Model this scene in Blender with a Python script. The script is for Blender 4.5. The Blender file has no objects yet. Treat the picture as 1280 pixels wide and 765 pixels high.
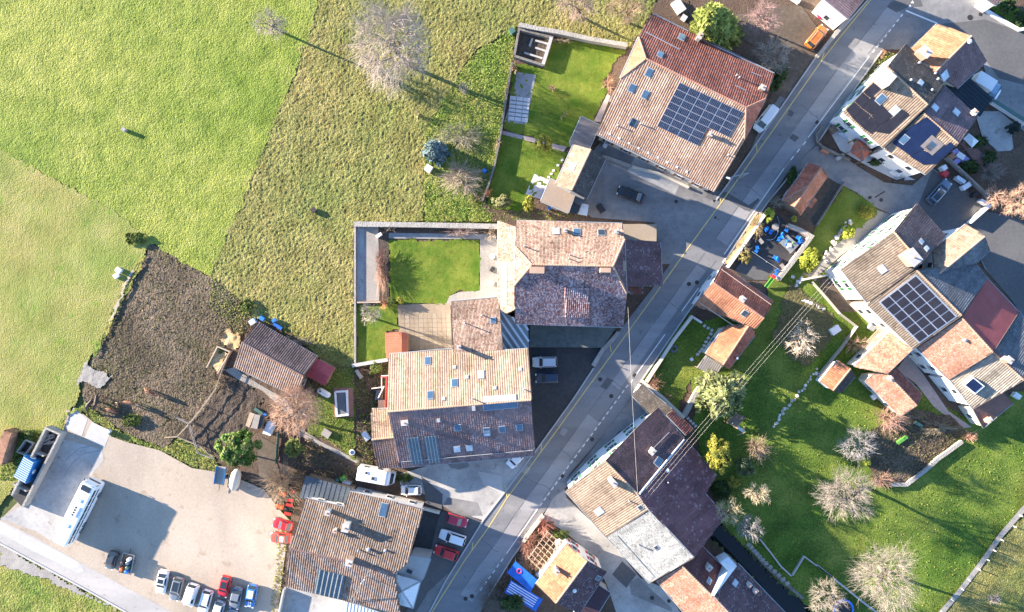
import bpy, bmesh, math, random
import numpy as np
from mathutils import Vector, Matrix
R = math.radians
random.seed(7)
rng = np.random.default_rng(11)
scene = bpy.context.scene
COL = scene.collection

# ------------------------------------------------------------------ camera, sky, sun, exposure
S = 7.4            # photo pixels per metre on the ground
H = 115.0          # height of the drone over the ground
PCX, PCY = 640.0, 382.5
cam_d = bpy.data.cameras.new('camera'); cam = bpy.data.objects.new('camera', cam_d); COL.objects.link(cam)
cam.location = (0, 0, H); cam.rotation_euler = (0, 0, 0)
cam_d.sensor_width = 36.0; cam_d.lens = 36.0 * H / (1280.0 / S)
cam_d.clip_start = 1.0; cam_d.clip_end = 2500.0
scene.camera = cam

SUN_ELEV, SUN_DROP = 14.0, 21.0        # low winter sun from the upper left of the view
sv = Vector((-math.cos(R(SUN_DROP)) * math.cos(R(SUN_ELEV)), math.sin(R(SUN_DROP)) * math.cos(R(SUN_ELEV)), math.sin(R(SUN_ELEV))))
world = bpy.data.worlds.new('World'); scene.world = world; world.use_nodes = True
wn = world.node_tree; wn.nodes.clear()
w_out = wn.nodes.new('ShaderNodeOutputWorld'); w_bg = wn.nodes.new('ShaderNodeBackground'); w_sky = wn.nodes.new('ShaderNodeTexSky')
w_sky.sky_type = 'NISHITA'; w_sky.sun_disc = False
w_sky.sun_elevation = R(SUN_ELEV); w_sky.sun_rotation = math.atan2(sv.x, sv.y)
w_sky.air_density = 0.7; w_sky.dust_density = 0.0; w_sky.ozone_density = 2.4
w_bg.inputs['Strength'].default_value = 0.115
wn.links.new(w_sky.outputs[0], w_bg.inputs[0]); wn.links.new(w_bg.outputs[0], w_out.inputs[0])
sun_d = bpy.data.lights.new('sun', 'SUN'); sun = bpy.data.objects.new('sun', sun_d); COL.objects.link(sun)
sun_d.energy = 5.0; sun_d.angle = R(0.55); sun_d.color = (1.0, 0.85, 0.68)
sun.rotation_euler = sv.to_track_quat('Z', 'Y').to_euler(); sun.location = (-60, 25, 60)
scene.view_settings.view_transform = 'Standard'; scene.view_settings.look = 'None'
scene.view_settings.exposure = 2.34; scene.view_settings.gamma = 1.0; scene.view_settings.use_curve_mapping = False
scene.render.engine = 'CYCLES'
scene.cycles.use_denoising = True
scene.cycles.max_bounces = 6; scene.cycles.diffuse_bounces = 3; scene.cycles.glossy_bounces = 2
scene.cycles.transparent_max_bounces = 8; scene.cycles.sample_clamp_indirect = 6.0

# ------------------------------------------------------------------ pixels of the photograph to metres in the place
def W(px, py, h=0.0):
    k = (H - h) / H / S
    return Vector(((px - PCX) * k, (PCY - py) * k, h))
def K(x0, y0, s=4.7808):
    return lambda X, Y: (x0 + X / s, y0 + Y / s)
Ka, Kb, Kc, Kd, Ke, Kf, Kg, Kh = K(600,0), K(600,140), K(420,250), K(600,270), K(430,400), K(240,390), K(240,520), K(430,540)
Ki, Kj, Kk, Kl, Km, Kn, Ko, Kp = K(340,605), K(580,605), K(680,480), K(780,380), K(860,230), K(1000,0,4.446), K(1020,150), K(1020,240)
Kq, Kr, Ks, Kt, Ku, Kv, Kw, Kx = K(1020,380), K(1020,520), K(1020,605), K(800,605), K(840,0), K(0,500), K(0,605), K(160,605)
Ky, Kz, Kaa = K(500,100), K(840,480), K(560,560)
F1, F2, F3, F4, F5 = K(0,0,4), K(300,0,4), K(0,180,4), K(300,170,4), K(0,340,4)
Q1, Q2, Q3, Q4, Q5 = K(780,80,6.22), K(640,400,7.806), K(860,160,6.22), K(1160,140,10.34), K(1180,240,12.34)
Q6, Q7, Q8, Q9, Q10 = K(0,520,10.34), K(1120,0,7.806), K(840,320,8.893), K(1080,380,6.22), K(1020,40,6.22)
Q11, Q12, Q13, Q14, Q15, Q16 = K(340,590,8.893), K(180,690,8.0), K(900,270,9.562), K(780,470,10.34), K(600,640,6.119), K(250,500,12.34)

def pts(k, s):
    """'x y, x y' in one enlarged view -> list of photo pixels"""
    out = []
    for p in s.split(','):
        a, b = p.split(); out.append(k(float(a), float(b)))
    return out

# ------------------------------------------------------------------ numpy noise
def _hash(ix, iy, seed):
    n = (ix.astype(np.int64) * 374761393 + iy.astype(np.int64) * 668265263 + seed * 974634777) & 0xFFFFFFFF
    n = ((n ^ (n >> 13)) * 1274126177) & 0xFFFFFFFF
    n = n ^ (n >> 16)
    return (n & 0xFFFFFF) / float(0xFFFFFF)
def vnoise(x, y, seed=0):
    x = np.asarray(x, float); y = np.asarray(y, float)
    ix = np.floor(x); iy = np.floor(y); fx = x - ix; fy = y - iy
    ux = fx * fx * (3 - 2 * fx); uy = fy * fy * (3 - 2 * fy)
    a = _hash(ix, iy, seed); b = _hash(ix + 1, iy, seed); c = _hash(ix, iy + 1, seed); d = _hash(ix + 1, iy + 1, seed)
    return (a * (1 - ux) + b * ux) * (1 - uy) + (c * (1 - ux) + d * ux) * uy
def inpoly(x, y, poly):
    x = np.asarray(x, float); y = np.asarray(y, float)
    r = np.zeros(x.shape, bool); n = len(poly)
    for i in range(n):
        x0, y0 = poly[i][0], poly[i][1]; x1, y1 = poly[(i + 1) % n][0], poly[(i + 1) % n][1]
        c = ((y0 > y) != (y1 > y))
        with np.errstate(divide='ignore', invalid='ignore'):
            xi = (x1 - x0) * (y - y0) / (y1 - y0 if y1 != y0 else 1e-9) + x0
        r ^= c & (x < xi)
    return r

# ------------------------------------------------------------------ materials
MATS = {}
def _new(name):
    m = bpy.data.materials.new(name); m.use_nodes = True
    nt = m.node_tree; b = nt.nodes['Principled BSDF']
    return m, nt, b
def mnoise(name, cols, s1=0.3, s2=4.0, mixf=0.5, rough=0.9, bump=0.0, bscale=20.0, bdist=0.05, spec=0.2, detail=5.0, stops=None, macro=None, macro2=None):
    """colours mixed by a broad and a fine noise; a fine bump"""
    m, nt, b = _new(name); N = nt.nodes; L = nt.links
    tc = N.new('ShaderNodeTexCoord')
    n1 = N.new('ShaderNodeTexNoise'); n1.inputs['Scale'].default_value = s1; n1.inputs['Detail'].default_value = 3
    n2 = N.new('ShaderNodeTexNoise'); n2.inputs['Scale'].default_value = s2; n2.inputs['Detail'].default_value = detail; n2.inputs['Roughness'].default_value = 0.65
    for n in (n1, n2): L.new(tc.outputs['Object'], n.inputs['Vector'])
    mx = N.new('ShaderNodeMix'); mx.data_type = 'FLOAT'; mx.inputs[0].default_value = mixf
    L.new(n1.outputs['Fac'], mx.inputs[2]); L.new(n2.outputs['Fac'], mx.inputs[3])
    rp = N.new('ShaderNodeValToRGB'); e = rp.color_ramp.elements
    st = stops or [0.30 + 0.40 * i / max(1, len(cols) - 1) for i in range(len(cols))]
    e[0].position = st[0]; e[0].color = (*cols[0], 1); e[1].position = st[-1]; e[1].color = (*cols[-1], 1)
    for i in range(1, len(cols) - 1):
        q = e.new(st[i]); q.color = (*cols[i], 1)
    L.new(mx.outputs[0], rp.inputs[0]); col = rp.outputs[0]
    for k, mc in enumerate((macro, macro2)):
        if not mc: continue          # broad tints: (scale, low tint, high tint, low stop, high stop, stretch)
        mp = N.new('ShaderNodeMapping'); L.new(tc.outputs['Object'], mp.inputs[0]); mp.inputs['Location'].default_value = (13.7 * (k + 1), 5.1, 0)
        if len(mc) > 5: mp.inputs['Rotation'].default_value = (0, 0, mc[5][0]); mp.inputs['Scale'].default_value = (mc[5][1], mc[5][2], 1)
        n4 = N.new('ShaderNodeTexNoise'); n4.inputs['Scale'].default_value = mc[0]; n4.inputs['Detail'].default_value = 5; n4.inputs['Roughness'].default_value = 0.6; L.new(mp.outputs[0], n4.inputs['Vector'])
        r4 = N.new('ShaderNodeValToRGB'); e4 = r4.color_ramp.elements; e4[0].position = mc[3]; e4[0].color = (*mc[1], 1); e4[1].position = mc[4]; e4[1].color = (*mc[2], 1)
        L.new(n4.outputs['Fac'], r4.inputs[0]); mm = N.new('ShaderNodeVectorMath'); mm.operation = 'MULTIPLY'; L.new(col, mm.inputs[0]); L.new(r4.outputs[0], mm.inputs[1]); col = mm.outputs[0]
    L.new(col, b.inputs['Base Color'])
    b.inputs['Roughness'].default_value = rough; b.inputs['Specular IOR Level'].default_value = spec
    if bump:
        n3 = N.new('ShaderNodeTexNoise'); n3.inputs['Scale'].default_value = bscale; n3.inputs['Detail'].default_value = 4
        L.new(tc.outputs['Object'], n3.inputs['Vector'])
        bp = N.new('ShaderNodeBump'); bp.inputs['Strength'].default_value = bump; bp.inputs['Distance'].default_value = bdist
        L.new(n3.outputs['Fac'], bp.inputs['Height']); L.new(bp.outputs[0], b.inputs['Normal'])
    MATS[name] = m
    return m
def mplain(name, c, rough=0.6, metal=0.0, spec=0.5, var=0.12, scale=6.0, coat=0.0, emit=None):
    m, nt, b = _new(name); N = nt.nodes; L = nt.links
    tc = N.new('ShaderNodeTexCoord'); n = N.new('ShaderNodeTexNoise'); n.inputs['Scale'].default_value = scale; n.inputs['Detail'].default_value = 4
    L.new(tc.outputs['Object'], n.inputs['Vector'])
    rp = N.new('ShaderNodeValToRGB'); e = rp.color_ramp.elements
    e[0].position = 0.3; e[0].color = (*[x * (1 - var) for x in c], 1); e[1].position = 0.7; e[1].color = (*[min(1, x * (1 + var)) for x in c], 1)
    L.new(n.outputs['Fac'], rp.inputs[0]); L.new(rp.outputs[0], b.inputs['Base Color'])
    b.inputs['Roughness'].default_value = rough; b.inputs['Metallic'].default_value = metal; b.inputs['Specular IOR Level'].default_value = spec
    if coat: b.inputs['Coat Weight'].default_value = coat; b.inputs['Coat Roughness'].default_value = 0.08
    MATS[name] = m
    return m
def mattr(name, rough=0.85, spec=0.15, var=0.25, scale=9.0, trans=0.0):
    """colour from each piece's own 'col' attribute times a fine noise"""
    m, nt, b = _new(name); N = nt.nodes; L = nt.links
    at = N.new('ShaderNodeAttribute'); at.attribute_name = 'col'
    tc = N.new('ShaderNodeTexCoord'); n = N.new('ShaderNodeTexNoise'); n.inputs['Scale'].default_value = scale; n.inputs['Detail'].default_value = 3
    L.new(tc.outputs['Object'], n.inputs['Vector'])
    mr = N.new('ShaderNodeMapRange'); mr.inputs[1].default_value = 0.3; mr.inputs[2].default_value = 0.7
    mr.inputs[3].default_value = 1 - var; mr.inputs[4].default_value = 1 + var
    L.new(n.outputs['Fac'], mr.inputs[0])
    vm = N.new('ShaderNodeVectorMath'); vm.operation = 'SCALE'
    L.new(at.outputs['Color'], vm.inputs[0]); L.new(mr.outputs[0], vm.inputs['Scale'])
    L.new(vm.outputs[0], b.inputs['Base Color'])
    b.inputs['Roughness'].default_value = rough; b.inputs['Specular IOR Level'].default_value = spec
    if trans:
        tr = N.new('ShaderNodeBsdfTranslucent'); L.new(vm.outputs[0], tr.inputs['Color'])
        ms = N.new('ShaderNodeMixShader'); ms.inputs[0].default_value = trans
        out = N['Material Output']
        L.new(b.outputs[0], ms.inputs[1]); L.new(tr.outputs[0], ms.inputs[2]); L.new(ms.outputs[0], out.inputs['Surface'])
    MATS[name] = m
    return m
# ------------------------------------------------------------------ mesh building
class MB:
    def __init__(s): s.v = []; s.f = []; s.c = []
    def add(s, vs, fs, col=None):
        o = len(s.v); s.v.extend([tuple(p) for p in vs]); s.f.extend([tuple(i + o for i in f) for f in fs])
        if col is not None: s.c.extend([col] * len(vs))
        return s
    def frame_box(s, c, ax, ay, az, sx, sy, sz, col=None, taper=1.0):
        c = Vector(c); vs = []
        for k in (-1, 1):
            t = taper if k > 0 else 1.0
            for i, j in ((-1, -1), (1, -1), (1, 1), (-1, 1)):
                vs.append(c + ax * (i * sx * t / 2) + ay * (j * sy * t / 2) + az * (k * sz / 2))
        return s.add(vs, [(3, 2, 1, 0), (4, 5, 6, 7), (0, 1, 5, 4), (1, 2, 6, 5), (2, 3, 7, 6), (3, 0, 4, 7)], col)
    def box(s, c, size, rz=0.0, col=None, taper=1.0):
        ax = Vector((math.cos(rz), math.sin(rz), 0)); ay = Vector((-math.sin(rz), math.cos(rz), 0))
        return s.frame_box(c, ax, ay, Vector((0, 0, 1)), *size, col=col, taper=taper)
    def prism(s, poly, z0, z1, col=None):
        """vertical prism over a plan polygon; z1 may be one height or a height for each corner"""
        n = len(poly); tz = z1 if hasattr(z1, '__len__') else [z1] * n
        vs = [(p[0], p[1], z0) for p in poly] + [(p[0], p[1], t) for p, t in zip(poly, tz)]
        return s.add(vs, [tuple(reversed(range(n))), tuple(range(n, 2 * n))] + [(i, (i + 1) % n, n + (i + 1) % n, n + i) for i in range(n)], col)
    def slab(s, poly, nrm, t, col=None):
        n = len(poly); vs = [Vector(p) - nrm * t for p in poly] + [Vector(p) for p in poly]
        return s.add(vs, [tuple(reversed(range(n))), tuple(range(n, 2 * n))] + [(i, (i + 1) % n, n + (i + 1) % n, n + i) for i in range(n)], col)
    def tube(s, p0, p1, r0, r1=None, n=8, caps=True, col=None):
        p0 = Vector(p0); p1 = Vector(p1); r1 = r0 if r1 is None else r1
        d = (p1 - p0).normalized(); a = d.orthogonal().normalized(); b = d.cross(a); vs = []
        for p, r in ((p0, r0), (p1, r1)):
            for i in range(n):
                t = 2 * math.pi * i / n; vs.append(p + a * (math.cos(t) * r) + b * (math.sin(t) * r))
        fs = [(i, (i + 1) % n, n + (i + 1) % n, n + i) for i in range(n)]
        if caps: fs += [tuple(reversed(range(n))), tuple(range(n, 2 * n))]
        return s.add(vs, fs, col)
    def path(s, ps, r, n=6, col=None):
        """one continuous tube along points; r one radius or one for each point"""
        ps = [Vector(p) for p in ps]; rr = r if hasattr(r, '__len__') else [r] * len(ps); vs = []; fs = []
        for i, p in enumerate(ps):
            d = (ps[min(i + 1, len(ps) - 1)] - ps[max(i - 1, 0)]).normalized()
            up = Vector((0, 0, 1)) if abs(d.z) < 0.95 else Vector((1, 0, 0))
            a = d.cross(up).normalized(); b = a.cross(d)
            for k in range(n):
                t = 2 * math.pi * k / n; vs.append(p + a * (math.cos(t) * rr[i]) + b * (math.sin(t) * rr[i]))
        for i in range(len(ps) - 1):
            for k in range(n): fs.append((i * n + k, i * n + (k + 1) % n, (i + 1) * n + (k + 1) % n, (i + 1) * n + k))
        fs += [tuple(reversed(range(n))), tuple(range((len(ps) - 1) * n, len(ps) * n))]
        return s.add(vs, fs, col)
    def disc(s, c, r, h, n=16, col=None): return s.tube(Vector(c), Vector(c) + Vector((0, 0, h)), r, r, n, True, col)
    def wallstrip(s, line, w, z0, z1, col=None):
        """one wall of width w along a plan polyline, mitred"""
        P = [Vector((p[0], p[1], 0)) for p in line]; L = []; Rr = []
        for i in range(len(P)):
            d0 = (P[i] - P[max(i - 1, 0)]); d1 = (P[min(i + 1, len(P) - 1)] - P[i])
            d0 = d0.normalized() if d0.length > 1e-6 else d1.normalized(); d1 = d1.normalized() if d1.length > 1e-6 else d0
            d = (d0 + d1).normalized(); nn = Vector((-d.y, d.x, 0)); k = 1 / max(0.5, d.dot(d0))
            L.append(P[i] + nn * (w / 2 * k)); Rr.append(P[i] - nn * (w / 2 * k))
        poly = Rr + L[::-1]; n = len(P)
        vs = []
        for zz in (z0, z1):
            vs += [(p.x, p.y, zz) for p in Rr] + [(p.x, p.y, zz) for p in L]
        fs = []
        for i in range(n - 1):
            a, b, c, d = i, i + 1, n + i + 1, n + i
            fs += [(d, c, b, a), (2 * n + a, 2 * n + b, 2 * n + c, 2 * n + d), (a, b, 2 * n + b, 2 * n + a), (c, d, 2 * n + d, 2 * n + c)]
        fs += [(n, 0, 2 * n, 3 * n), (n - 1, 2 * n - 1, 4 * n - 1, 3 * n - 1)]
        return s.add(vs, fs, col)
    def build(s, name, mat, parent=None, smooth=False, kind=None, label=None):
        me = bpy.data.meshes.new(name)
        off = root_of(parent).location if parent is not None else Vector((0, 0, 0))
        va = np.array([tuple(p) for p in s.v], dtype=np.float64).reshape(-1, 3)
        if parent is not None: va = va - np.array(off)
        me.from_pydata(va.tolist(), [], s.f)
        if s.c:
            at = me.attributes.new('col', 'FLOAT_COLOR', 'POINT')
            ca = np.ones((len(s.c), 4), np.float32); ca[:, :3] = np.array(s.c, np.float32); at.data.foreach_set('color', ca.ravel())
        if smooth: me.polygons.foreach_set('use_smooth', [True] * len(me.polygons))
        me.materials.append(MATS[mat] if isinstance(mat, str) else mat)
        o = bpy.data.objects.new(name, me); COL.objects.link(o)
        if parent is not None: o.parent = parent
        if kind: o['kind'] = kind
        if label: o['label'] = label
        return o
def root_of(o):
    while o.parent is not None: o = o.parent
    return o
def raw_mesh(name, v, f4, mat, parent=None, col=None, smooth=False, kind=None):
    """fast build from arrays of vertices and quads"""
    me = bpy.data.meshes.new(name); v = np.asarray(v, np.float64)
    if parent is not None: v = v - np.array(root_of(parent).location)
    f4 = np.asarray(f4, np.int32); k = f4.shape[1]
    me.vertices.add(len(v)); me.vertices.foreach_set('co', v.astype(np.float32).ravel())
    me.loops.add(f4.size); me.loops.foreach_set('vertex_index', f4.ravel())
    me.polygons.add(len(f4)); me.polygons.foreach_set('loop_start', np.arange(0, f4.size, k, dtype=np.int32))
    me.update(calc_edges=True)
    me.polygons.foreach_set('use_smooth', np.full(len(f4), bool(smooth)))
    if col is not None:
        at = me.attributes.new('col', 'FLOAT_COLOR', 'POINT')
        ca = np.ones((len(v), 4), np.float32); ca[:, :3] = col; at.data.foreach_set('color', ca.ravel())
    me.materials.append(MATS[mat])
    o = bpy.data.objects.new(name, me); COL.objects.link(o)
    if parent is not None: o.parent = parent
    if kind: o['kind'] = kind
    return o
def tag(o, label, cat, group=None):
    o['label'] = label; o['category'] = cat
    if group: o['group'] = group
    return o
def thing(name, label, cat, loc=(0, 0, 0), group=None):
    o = bpy.data.objects.new(name, None); COL.objects.link(o); o.location = loc; o.empty_display_size = 0.3
    return tag(o, label, cat, group)
def copy_tree(o, parent=None, label=None):
    c = o.copy(); COL.objects.link(c); c.parent = parent
    if label: c['label'] = label
    for ch in list(o.children): copy_tree(ch, c)
    return c

# ------------------------------------------------------------------ ground sheets
def wpoly(p): return [W(x, y) for x, y in p]
def patch(name, poly, mat, z=0.0, rings=None, res=0.3, amp=0.1, sc=0.6, holes=(), seed=1, sc2=None, kind='structure', drop=None, smooth=True):
    """a piece of uneven ground: a height grid cut to the polygon, its top at z"""
    P = wpoly(poly); xs = [p.x for p in P]; ys = [p.y for p in P]
    x0, x1, y0, y1 = min(xs), max(xs), min(ys), max(ys)
    nx = int((x1 - x0) / res) + 2; ny = int((y1 - y0) / res) + 2
    gx = x0 + np.arange(nx + 1) * res; gy = y0 + np.arange(ny + 1) * res
    cx, cy = np.meshgrid(gx[:-1] + res / 2, gy[:-1] + res / 2)
    wob = 0.35 * (vnoise(cx * 1.1, cy * 1.1, seed + 50) - 0.5) * 2
    m = inpoly(cx + wob, cy + wob[::-1, ::-1], P)
    for hl in holes: m &= ~inpoly(cx, cy, wpoly(hl))
    X, Y = np.meshgrid(gx, gy)
    n = vnoise(X / sc, Y / sc, seed) * 0.6 + vnoise(X / (sc * 0.45), Y / (sc * 0.45), seed + 9) * 0.4
    if sc2: n = 0.6 * n + 0.4 * vnoise(X / sc2, Y / sc2, seed + 17)
    if rings:
        cxr, cyr = W(*rings)[:2]; rr = np.hypot(X - cxr, (Y - cyr) * 1.15) + 1.2 * vnoise(X / 3, Y / 3, 8)
        n = 0.8 * n + 0.2 * (0.5 + 0.5 * np.sin(rr * 3.3 + 4 * vnoise(X / 1.7, Y / 1.7, 31))) * np.exp(-((rr - 8.5) / 4.5) ** 2)
    Z = z - amp * (1 - n)
    jx = (vnoise(X * 7.3, Y * 7.3, seed + 3) - 0.5) * res * 0.7; jy = (vnoise(X * 6.1, Y * 6.1, seed + 4) - 0.5) * res * 0.7
    idx = np.arange((nx + 1) * (ny + 1)).reshape(ny + 1, nx + 1)
    q = np.stack([idx[:-1, :-1][m], idx[:-1, 1:][m], idx[1:, 1:][m], idx[1:, :-1][m]], 1)
    V = np.stack([(X + jx).ravel(), (Y + jy).ravel(), Z.ravel()], 1)
    u, inv = np.unique(q.ravel(), return_inverse=True)
    o = raw_mesh(name, V[u], inv.reshape(-1, 4), mat, smooth=smooth)
    o['kind'] = kind
    return o
def sheet(name, poly, mat, z, kind='structure', parent=None):
    mb = MB(); P = wpoly(poly)
    a = sum(P[i].x * P[(i + 1) % len(P)].y - P[(i + 1) % len(P)].x * P[i].y for i in range(len(P)))
    if a < 0: P = P[::-1]
    mb.add([(p.x, p.y, z) for p in P], [tuple(range(len(P)))])
    return mb.build(name, mat, parent=parent, kind=None if parent else kind)
def strip_poly(line, w_px):
    """polygon of width w_px round a pixel polyline"""
    L = []; Rr = []
    for i in range(len(line)):
        a = line[max(i - 1, 0)]; b = line[min(i + 1, len(line) - 1)]
        dx, dy = b[0] - a[0], b[1] - a[1]; l = math.hypot(dx, dy) or 1
        nx, ny = -dy / l * w_px / 2, dx / l * w_px / 2
        L.append((line[i][0] + nx, line[i][1] + ny)); Rr.append((line[i][0] - nx, line[i][1] - ny))
    return L + Rr[::-1]

# ------------------------------------------------------------------ roofs
PAL = {
 # name: list of (weight, colour), plus how patchy; paired tones paint sun and shade of slopes
 'sand': ([(5, (.33,.24,.175)), (3, (.29,.205,.145)), (2, (.375,.285,.215)), (1, (.24,.16,.112))], 0.0),
 'sand_shade': ([(4, (.235,.158,.152)), (3, (.195,.128,.124)), (2, (.285,.20,.19)), (1, (.15,.10,.10))], 0.1),  # same tiles as sand, shade of the lower slope put into the colour
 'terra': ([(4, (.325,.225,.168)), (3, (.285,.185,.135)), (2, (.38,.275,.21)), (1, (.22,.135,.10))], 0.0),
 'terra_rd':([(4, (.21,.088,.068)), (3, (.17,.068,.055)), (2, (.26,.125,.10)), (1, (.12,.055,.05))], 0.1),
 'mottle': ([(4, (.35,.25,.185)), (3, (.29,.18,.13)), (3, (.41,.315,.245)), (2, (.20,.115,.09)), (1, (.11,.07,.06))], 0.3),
 'mottle_shade': ([(4, (0.297,0.215,0.218)), (3, (0.209,0.105,0.101)), (3, (0.363,0.297,0.302)), (2, (0.132,0.077,0.084)), (1, (0.088,0.061,0.067))], 0.4),  # mottle with the south slope's bluish shade put into the colour
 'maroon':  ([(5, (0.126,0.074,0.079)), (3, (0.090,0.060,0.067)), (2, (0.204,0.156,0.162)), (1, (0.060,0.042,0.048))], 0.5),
 'plum':    ([(5, (0.180,0.086,0.090)), (4, (0.138,0.066,0.071)), (1, (0.312,0.218,0.218)), (1, (0.096,0.052,0.057))], 0.2),
 'tan': ([(5, (.27,.205,.15)), (3, (.23,.17,.125)), (2, (.32,.25,.19)), (1, (.16,.115,.085))], 0.0),
 'brown':   ([(5, (.25,.185,.15)), (3, (.20,.145,.12)), (2, (.31,.235,.195)), (1, (.15,.10,.09))], 0.0),
 'brown_shade': ([(5, (.14,.105,.10)), (3, (.11,.083,.082)), (2, (.19,.14,.13))], 0.0),  # brown with shade painted in, for slopes turned from the sun
 'orange': ([(5, (.375,.17,.095)), (3, (.335,.14,.078)), (2, (.42,.215,.13)), (1, (.285,.11,.062))], 0.1),
 'orange_l': ([(5, (.36,.165,.105)), (3, (.39,.225,.16)), (2, (.42,.30,.235)), (2, (.29,.115,.075))], 0.3),
 'redtile': ([(5, (.37,.125,.08)), (3, (.33,.10,.065)), (2, (.42,.17,.11))], 0.0),
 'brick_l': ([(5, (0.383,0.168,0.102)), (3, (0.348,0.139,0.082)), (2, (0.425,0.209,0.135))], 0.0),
 'grey':    ([(4, (0.238,0.242,0.238)), (3, (0.317,0.321,0.308)), (2, (0.176,0.176,0.176)), (1, (0.387,0.387,0.361))], 0.5),
 'slate':   ([(4, (.13,.14,.155)), (3, (.10,.11,.125)), (2, (.17,.18,.19))], 0.1),
 'slate_l': ([(4, (.29,.25,.20)), (3, (.24,.21,.175)), (2, (.35,.31,.25))], 0.2),
 'dark_slope':    ([(5, (0.094,0.082,0.074)), (3, (0.072,0.065,0.058)), (2, (0.132,0.113,0.095)), (1, (0.187,0.162,0.137))], 0.4),  # far slopes' shade put into the colour, plus one shed's dark tile
 'plum_shade':  ([(5, (0.115,0.078,0.081)), (3, (0.088,0.062,0.065)), (2, (0.162,0.098,0.098))], 0.5),  # shade painted in for the unlit slope of the street house
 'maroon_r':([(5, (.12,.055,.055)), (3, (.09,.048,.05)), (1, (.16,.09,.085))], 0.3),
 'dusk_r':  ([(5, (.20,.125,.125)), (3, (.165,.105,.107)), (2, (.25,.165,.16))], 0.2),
 'tan_d':   ([(5, (.20,.16,.12)), (3, (.165,.13,.10)), (2, (.25,.205,.16)), (1, (.12,.09,.07))], 0.0),
 'tan2': ([(5, (.215,.165,.13)), (3, (.175,.13,.105)), (2, (.26,.205,.165)), (1, (.13,.09,.075))], 0.0),
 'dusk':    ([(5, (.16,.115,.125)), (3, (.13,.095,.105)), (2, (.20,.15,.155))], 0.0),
}
def newell(P):
    n = Vector((0, 0, 0))
    for i in range(len(P)):
        a, b = P[i], P[(i + 1) % len(P)]
        n += Vector(((a.y - b.y) * (a.z + b.z), (a.z - b.z) * (a.x + b.x), (a.x - b.x) * (a.y + b.y)))
    n.normalize()
    return n if n.z > 0 else -n
class Plane:
    def __init__(s, P):
        s.P = P; s.n = newell(P); s.o = sum(P, Vector((0, 0, 0))) / len(P)
        h = Vector((s.n.x, s.n.y, 0))
        s.flat = h.length < 0.03
        if s.flat:
            e = max(((P[(i + 1) % len(P)] - P[i]) for i in range(len(P))), key=lambda v: v.length); s.u = (e - s.n * e.dot(s.n)).normalized()
            s.d = s.u.cross(s.n) * -1
        else:
            h.normalize(); s.d = (h - s.n * h.dot(s.n)).normalized(); s.u = s.d.cross(s.n) * -1
        s.u.normalize()
    def z(s, x, y): return s.o.z - (s.n.x * (x - s.o.x) + s.n.y * (y - s.o.y)) / s.n.z
    def hit(s, px, py):
        c = Vector((0, 0, H)); d = W(px, py) - c
        t = (s.o - c).dot(s.n) / d.dot(s.n)
        return c + d * t
    def two(s, p): q = p - s.o; return (q.dot(s.u), q.dot(s.d))
def tiles(plane, pal, parent, w=0.32, l=0.34, wave=0.085, name='roof_tiles', seed=None):
    seed = rng.integers(1 << 30) if seed is None else seed; g = np.random.default_rng(seed)
    p2 = [plane.two(p) for p in plane.P]; us = [p[0] for p in p2]; ds = [p[1] for p in p2]
    nu = int((max(us) - min(us)) / w) + 1; nd = int((max(ds) - min(ds)) / l) + 1
    U = min(us) + (np.arange(nu) + 0.5) * w; D = min(ds) + (np.arange(nd) + 0.5) * l
    UU, DD = np.meshgrid(U, D); UU = UU.ravel(); DD = DD.ravel()
    k = inpoly(UU, DD, p2); UU, DD = UU[k], DD[k]; n = len(UU)
    if n == 0: return None
    pl, patchy = PAL[pal]; wt = np.array([a for a, _ in pl], float); cs = np.array([c for _, c in pl])
    wt /= wt.sum(); cum = np.cumsum(wt)
    t = g.random(n)
    if patchy: t = np.clip((1 - patchy) * t + patchy * (vnoise(UU / 0.55, DD / 0.55, int(seed) % 9999) * 1.5 - 0.25), 0, 0.999)
    ci = cs[np.searchsorted(cum, t)]
    ci = cs.T @ wt * 0.45 + ci * 0.55 if patchy < 0.25 else cs.T @ wt * 0.25 + ci * 0.75
    ci = ci * (0.91 + 0.18 * g.random((n, 1))) * (0.88 + 0.24 * vnoise(UU / 2.6, DD / 2.6, int(seed) % 999 + 5)[:, None])
    ci = ci * (0.80 + 0.40 * vnoise(UU / 0.7, DD / 5.0, int(seed) % 777 + 3)[:, None]) * np.where(vnoise(UU / 1.9, DD / 1.9, int(seed) % 555)[:, None] > .74, .82, 1.0)   # rain streaks and darker grown patches
    off = np.array([(-.5, -.52, 0.0, 0), (0, -.52, wave, 0), (.5, -.52, 0.0, 0), (-.5, .52, 0.03, 0), (0, .52, wave + 0.03, 0), (.5, .52, 0.03, 0)])
    u = UU[:, None] + off[None, :, 0] * w; d = DD[:, None] + off[None, :, 1] * l
    hgt = 0.012 + off[None, :, 2] + (g.random(n)[:, None] - 0.5) * 0.02
    o = np.array(plane.o); uu = np.array(plane.u); dd = np.array(plane.d); nn = np.array(plane.n)
    V = o + u[..., None] * uu + d[..., None] * dd + hgt[..., None] * nn
    base = (np.arange(n) * 6)[:, None]
    q = np.concatenate([base + np.array([[0, 3, 4, 1]]), base + np.array([[1, 4, 5, 2]])], 0)
    if (plane.u.cross(plane.d)).dot(plane.n) > 0: q = q[:, ::-1]
    return raw_mesh(name, V.reshape(-1, 3), q, 'tile', parent=parent, col=np.repeat(ci, 6, 0), kind='stuff')
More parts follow.
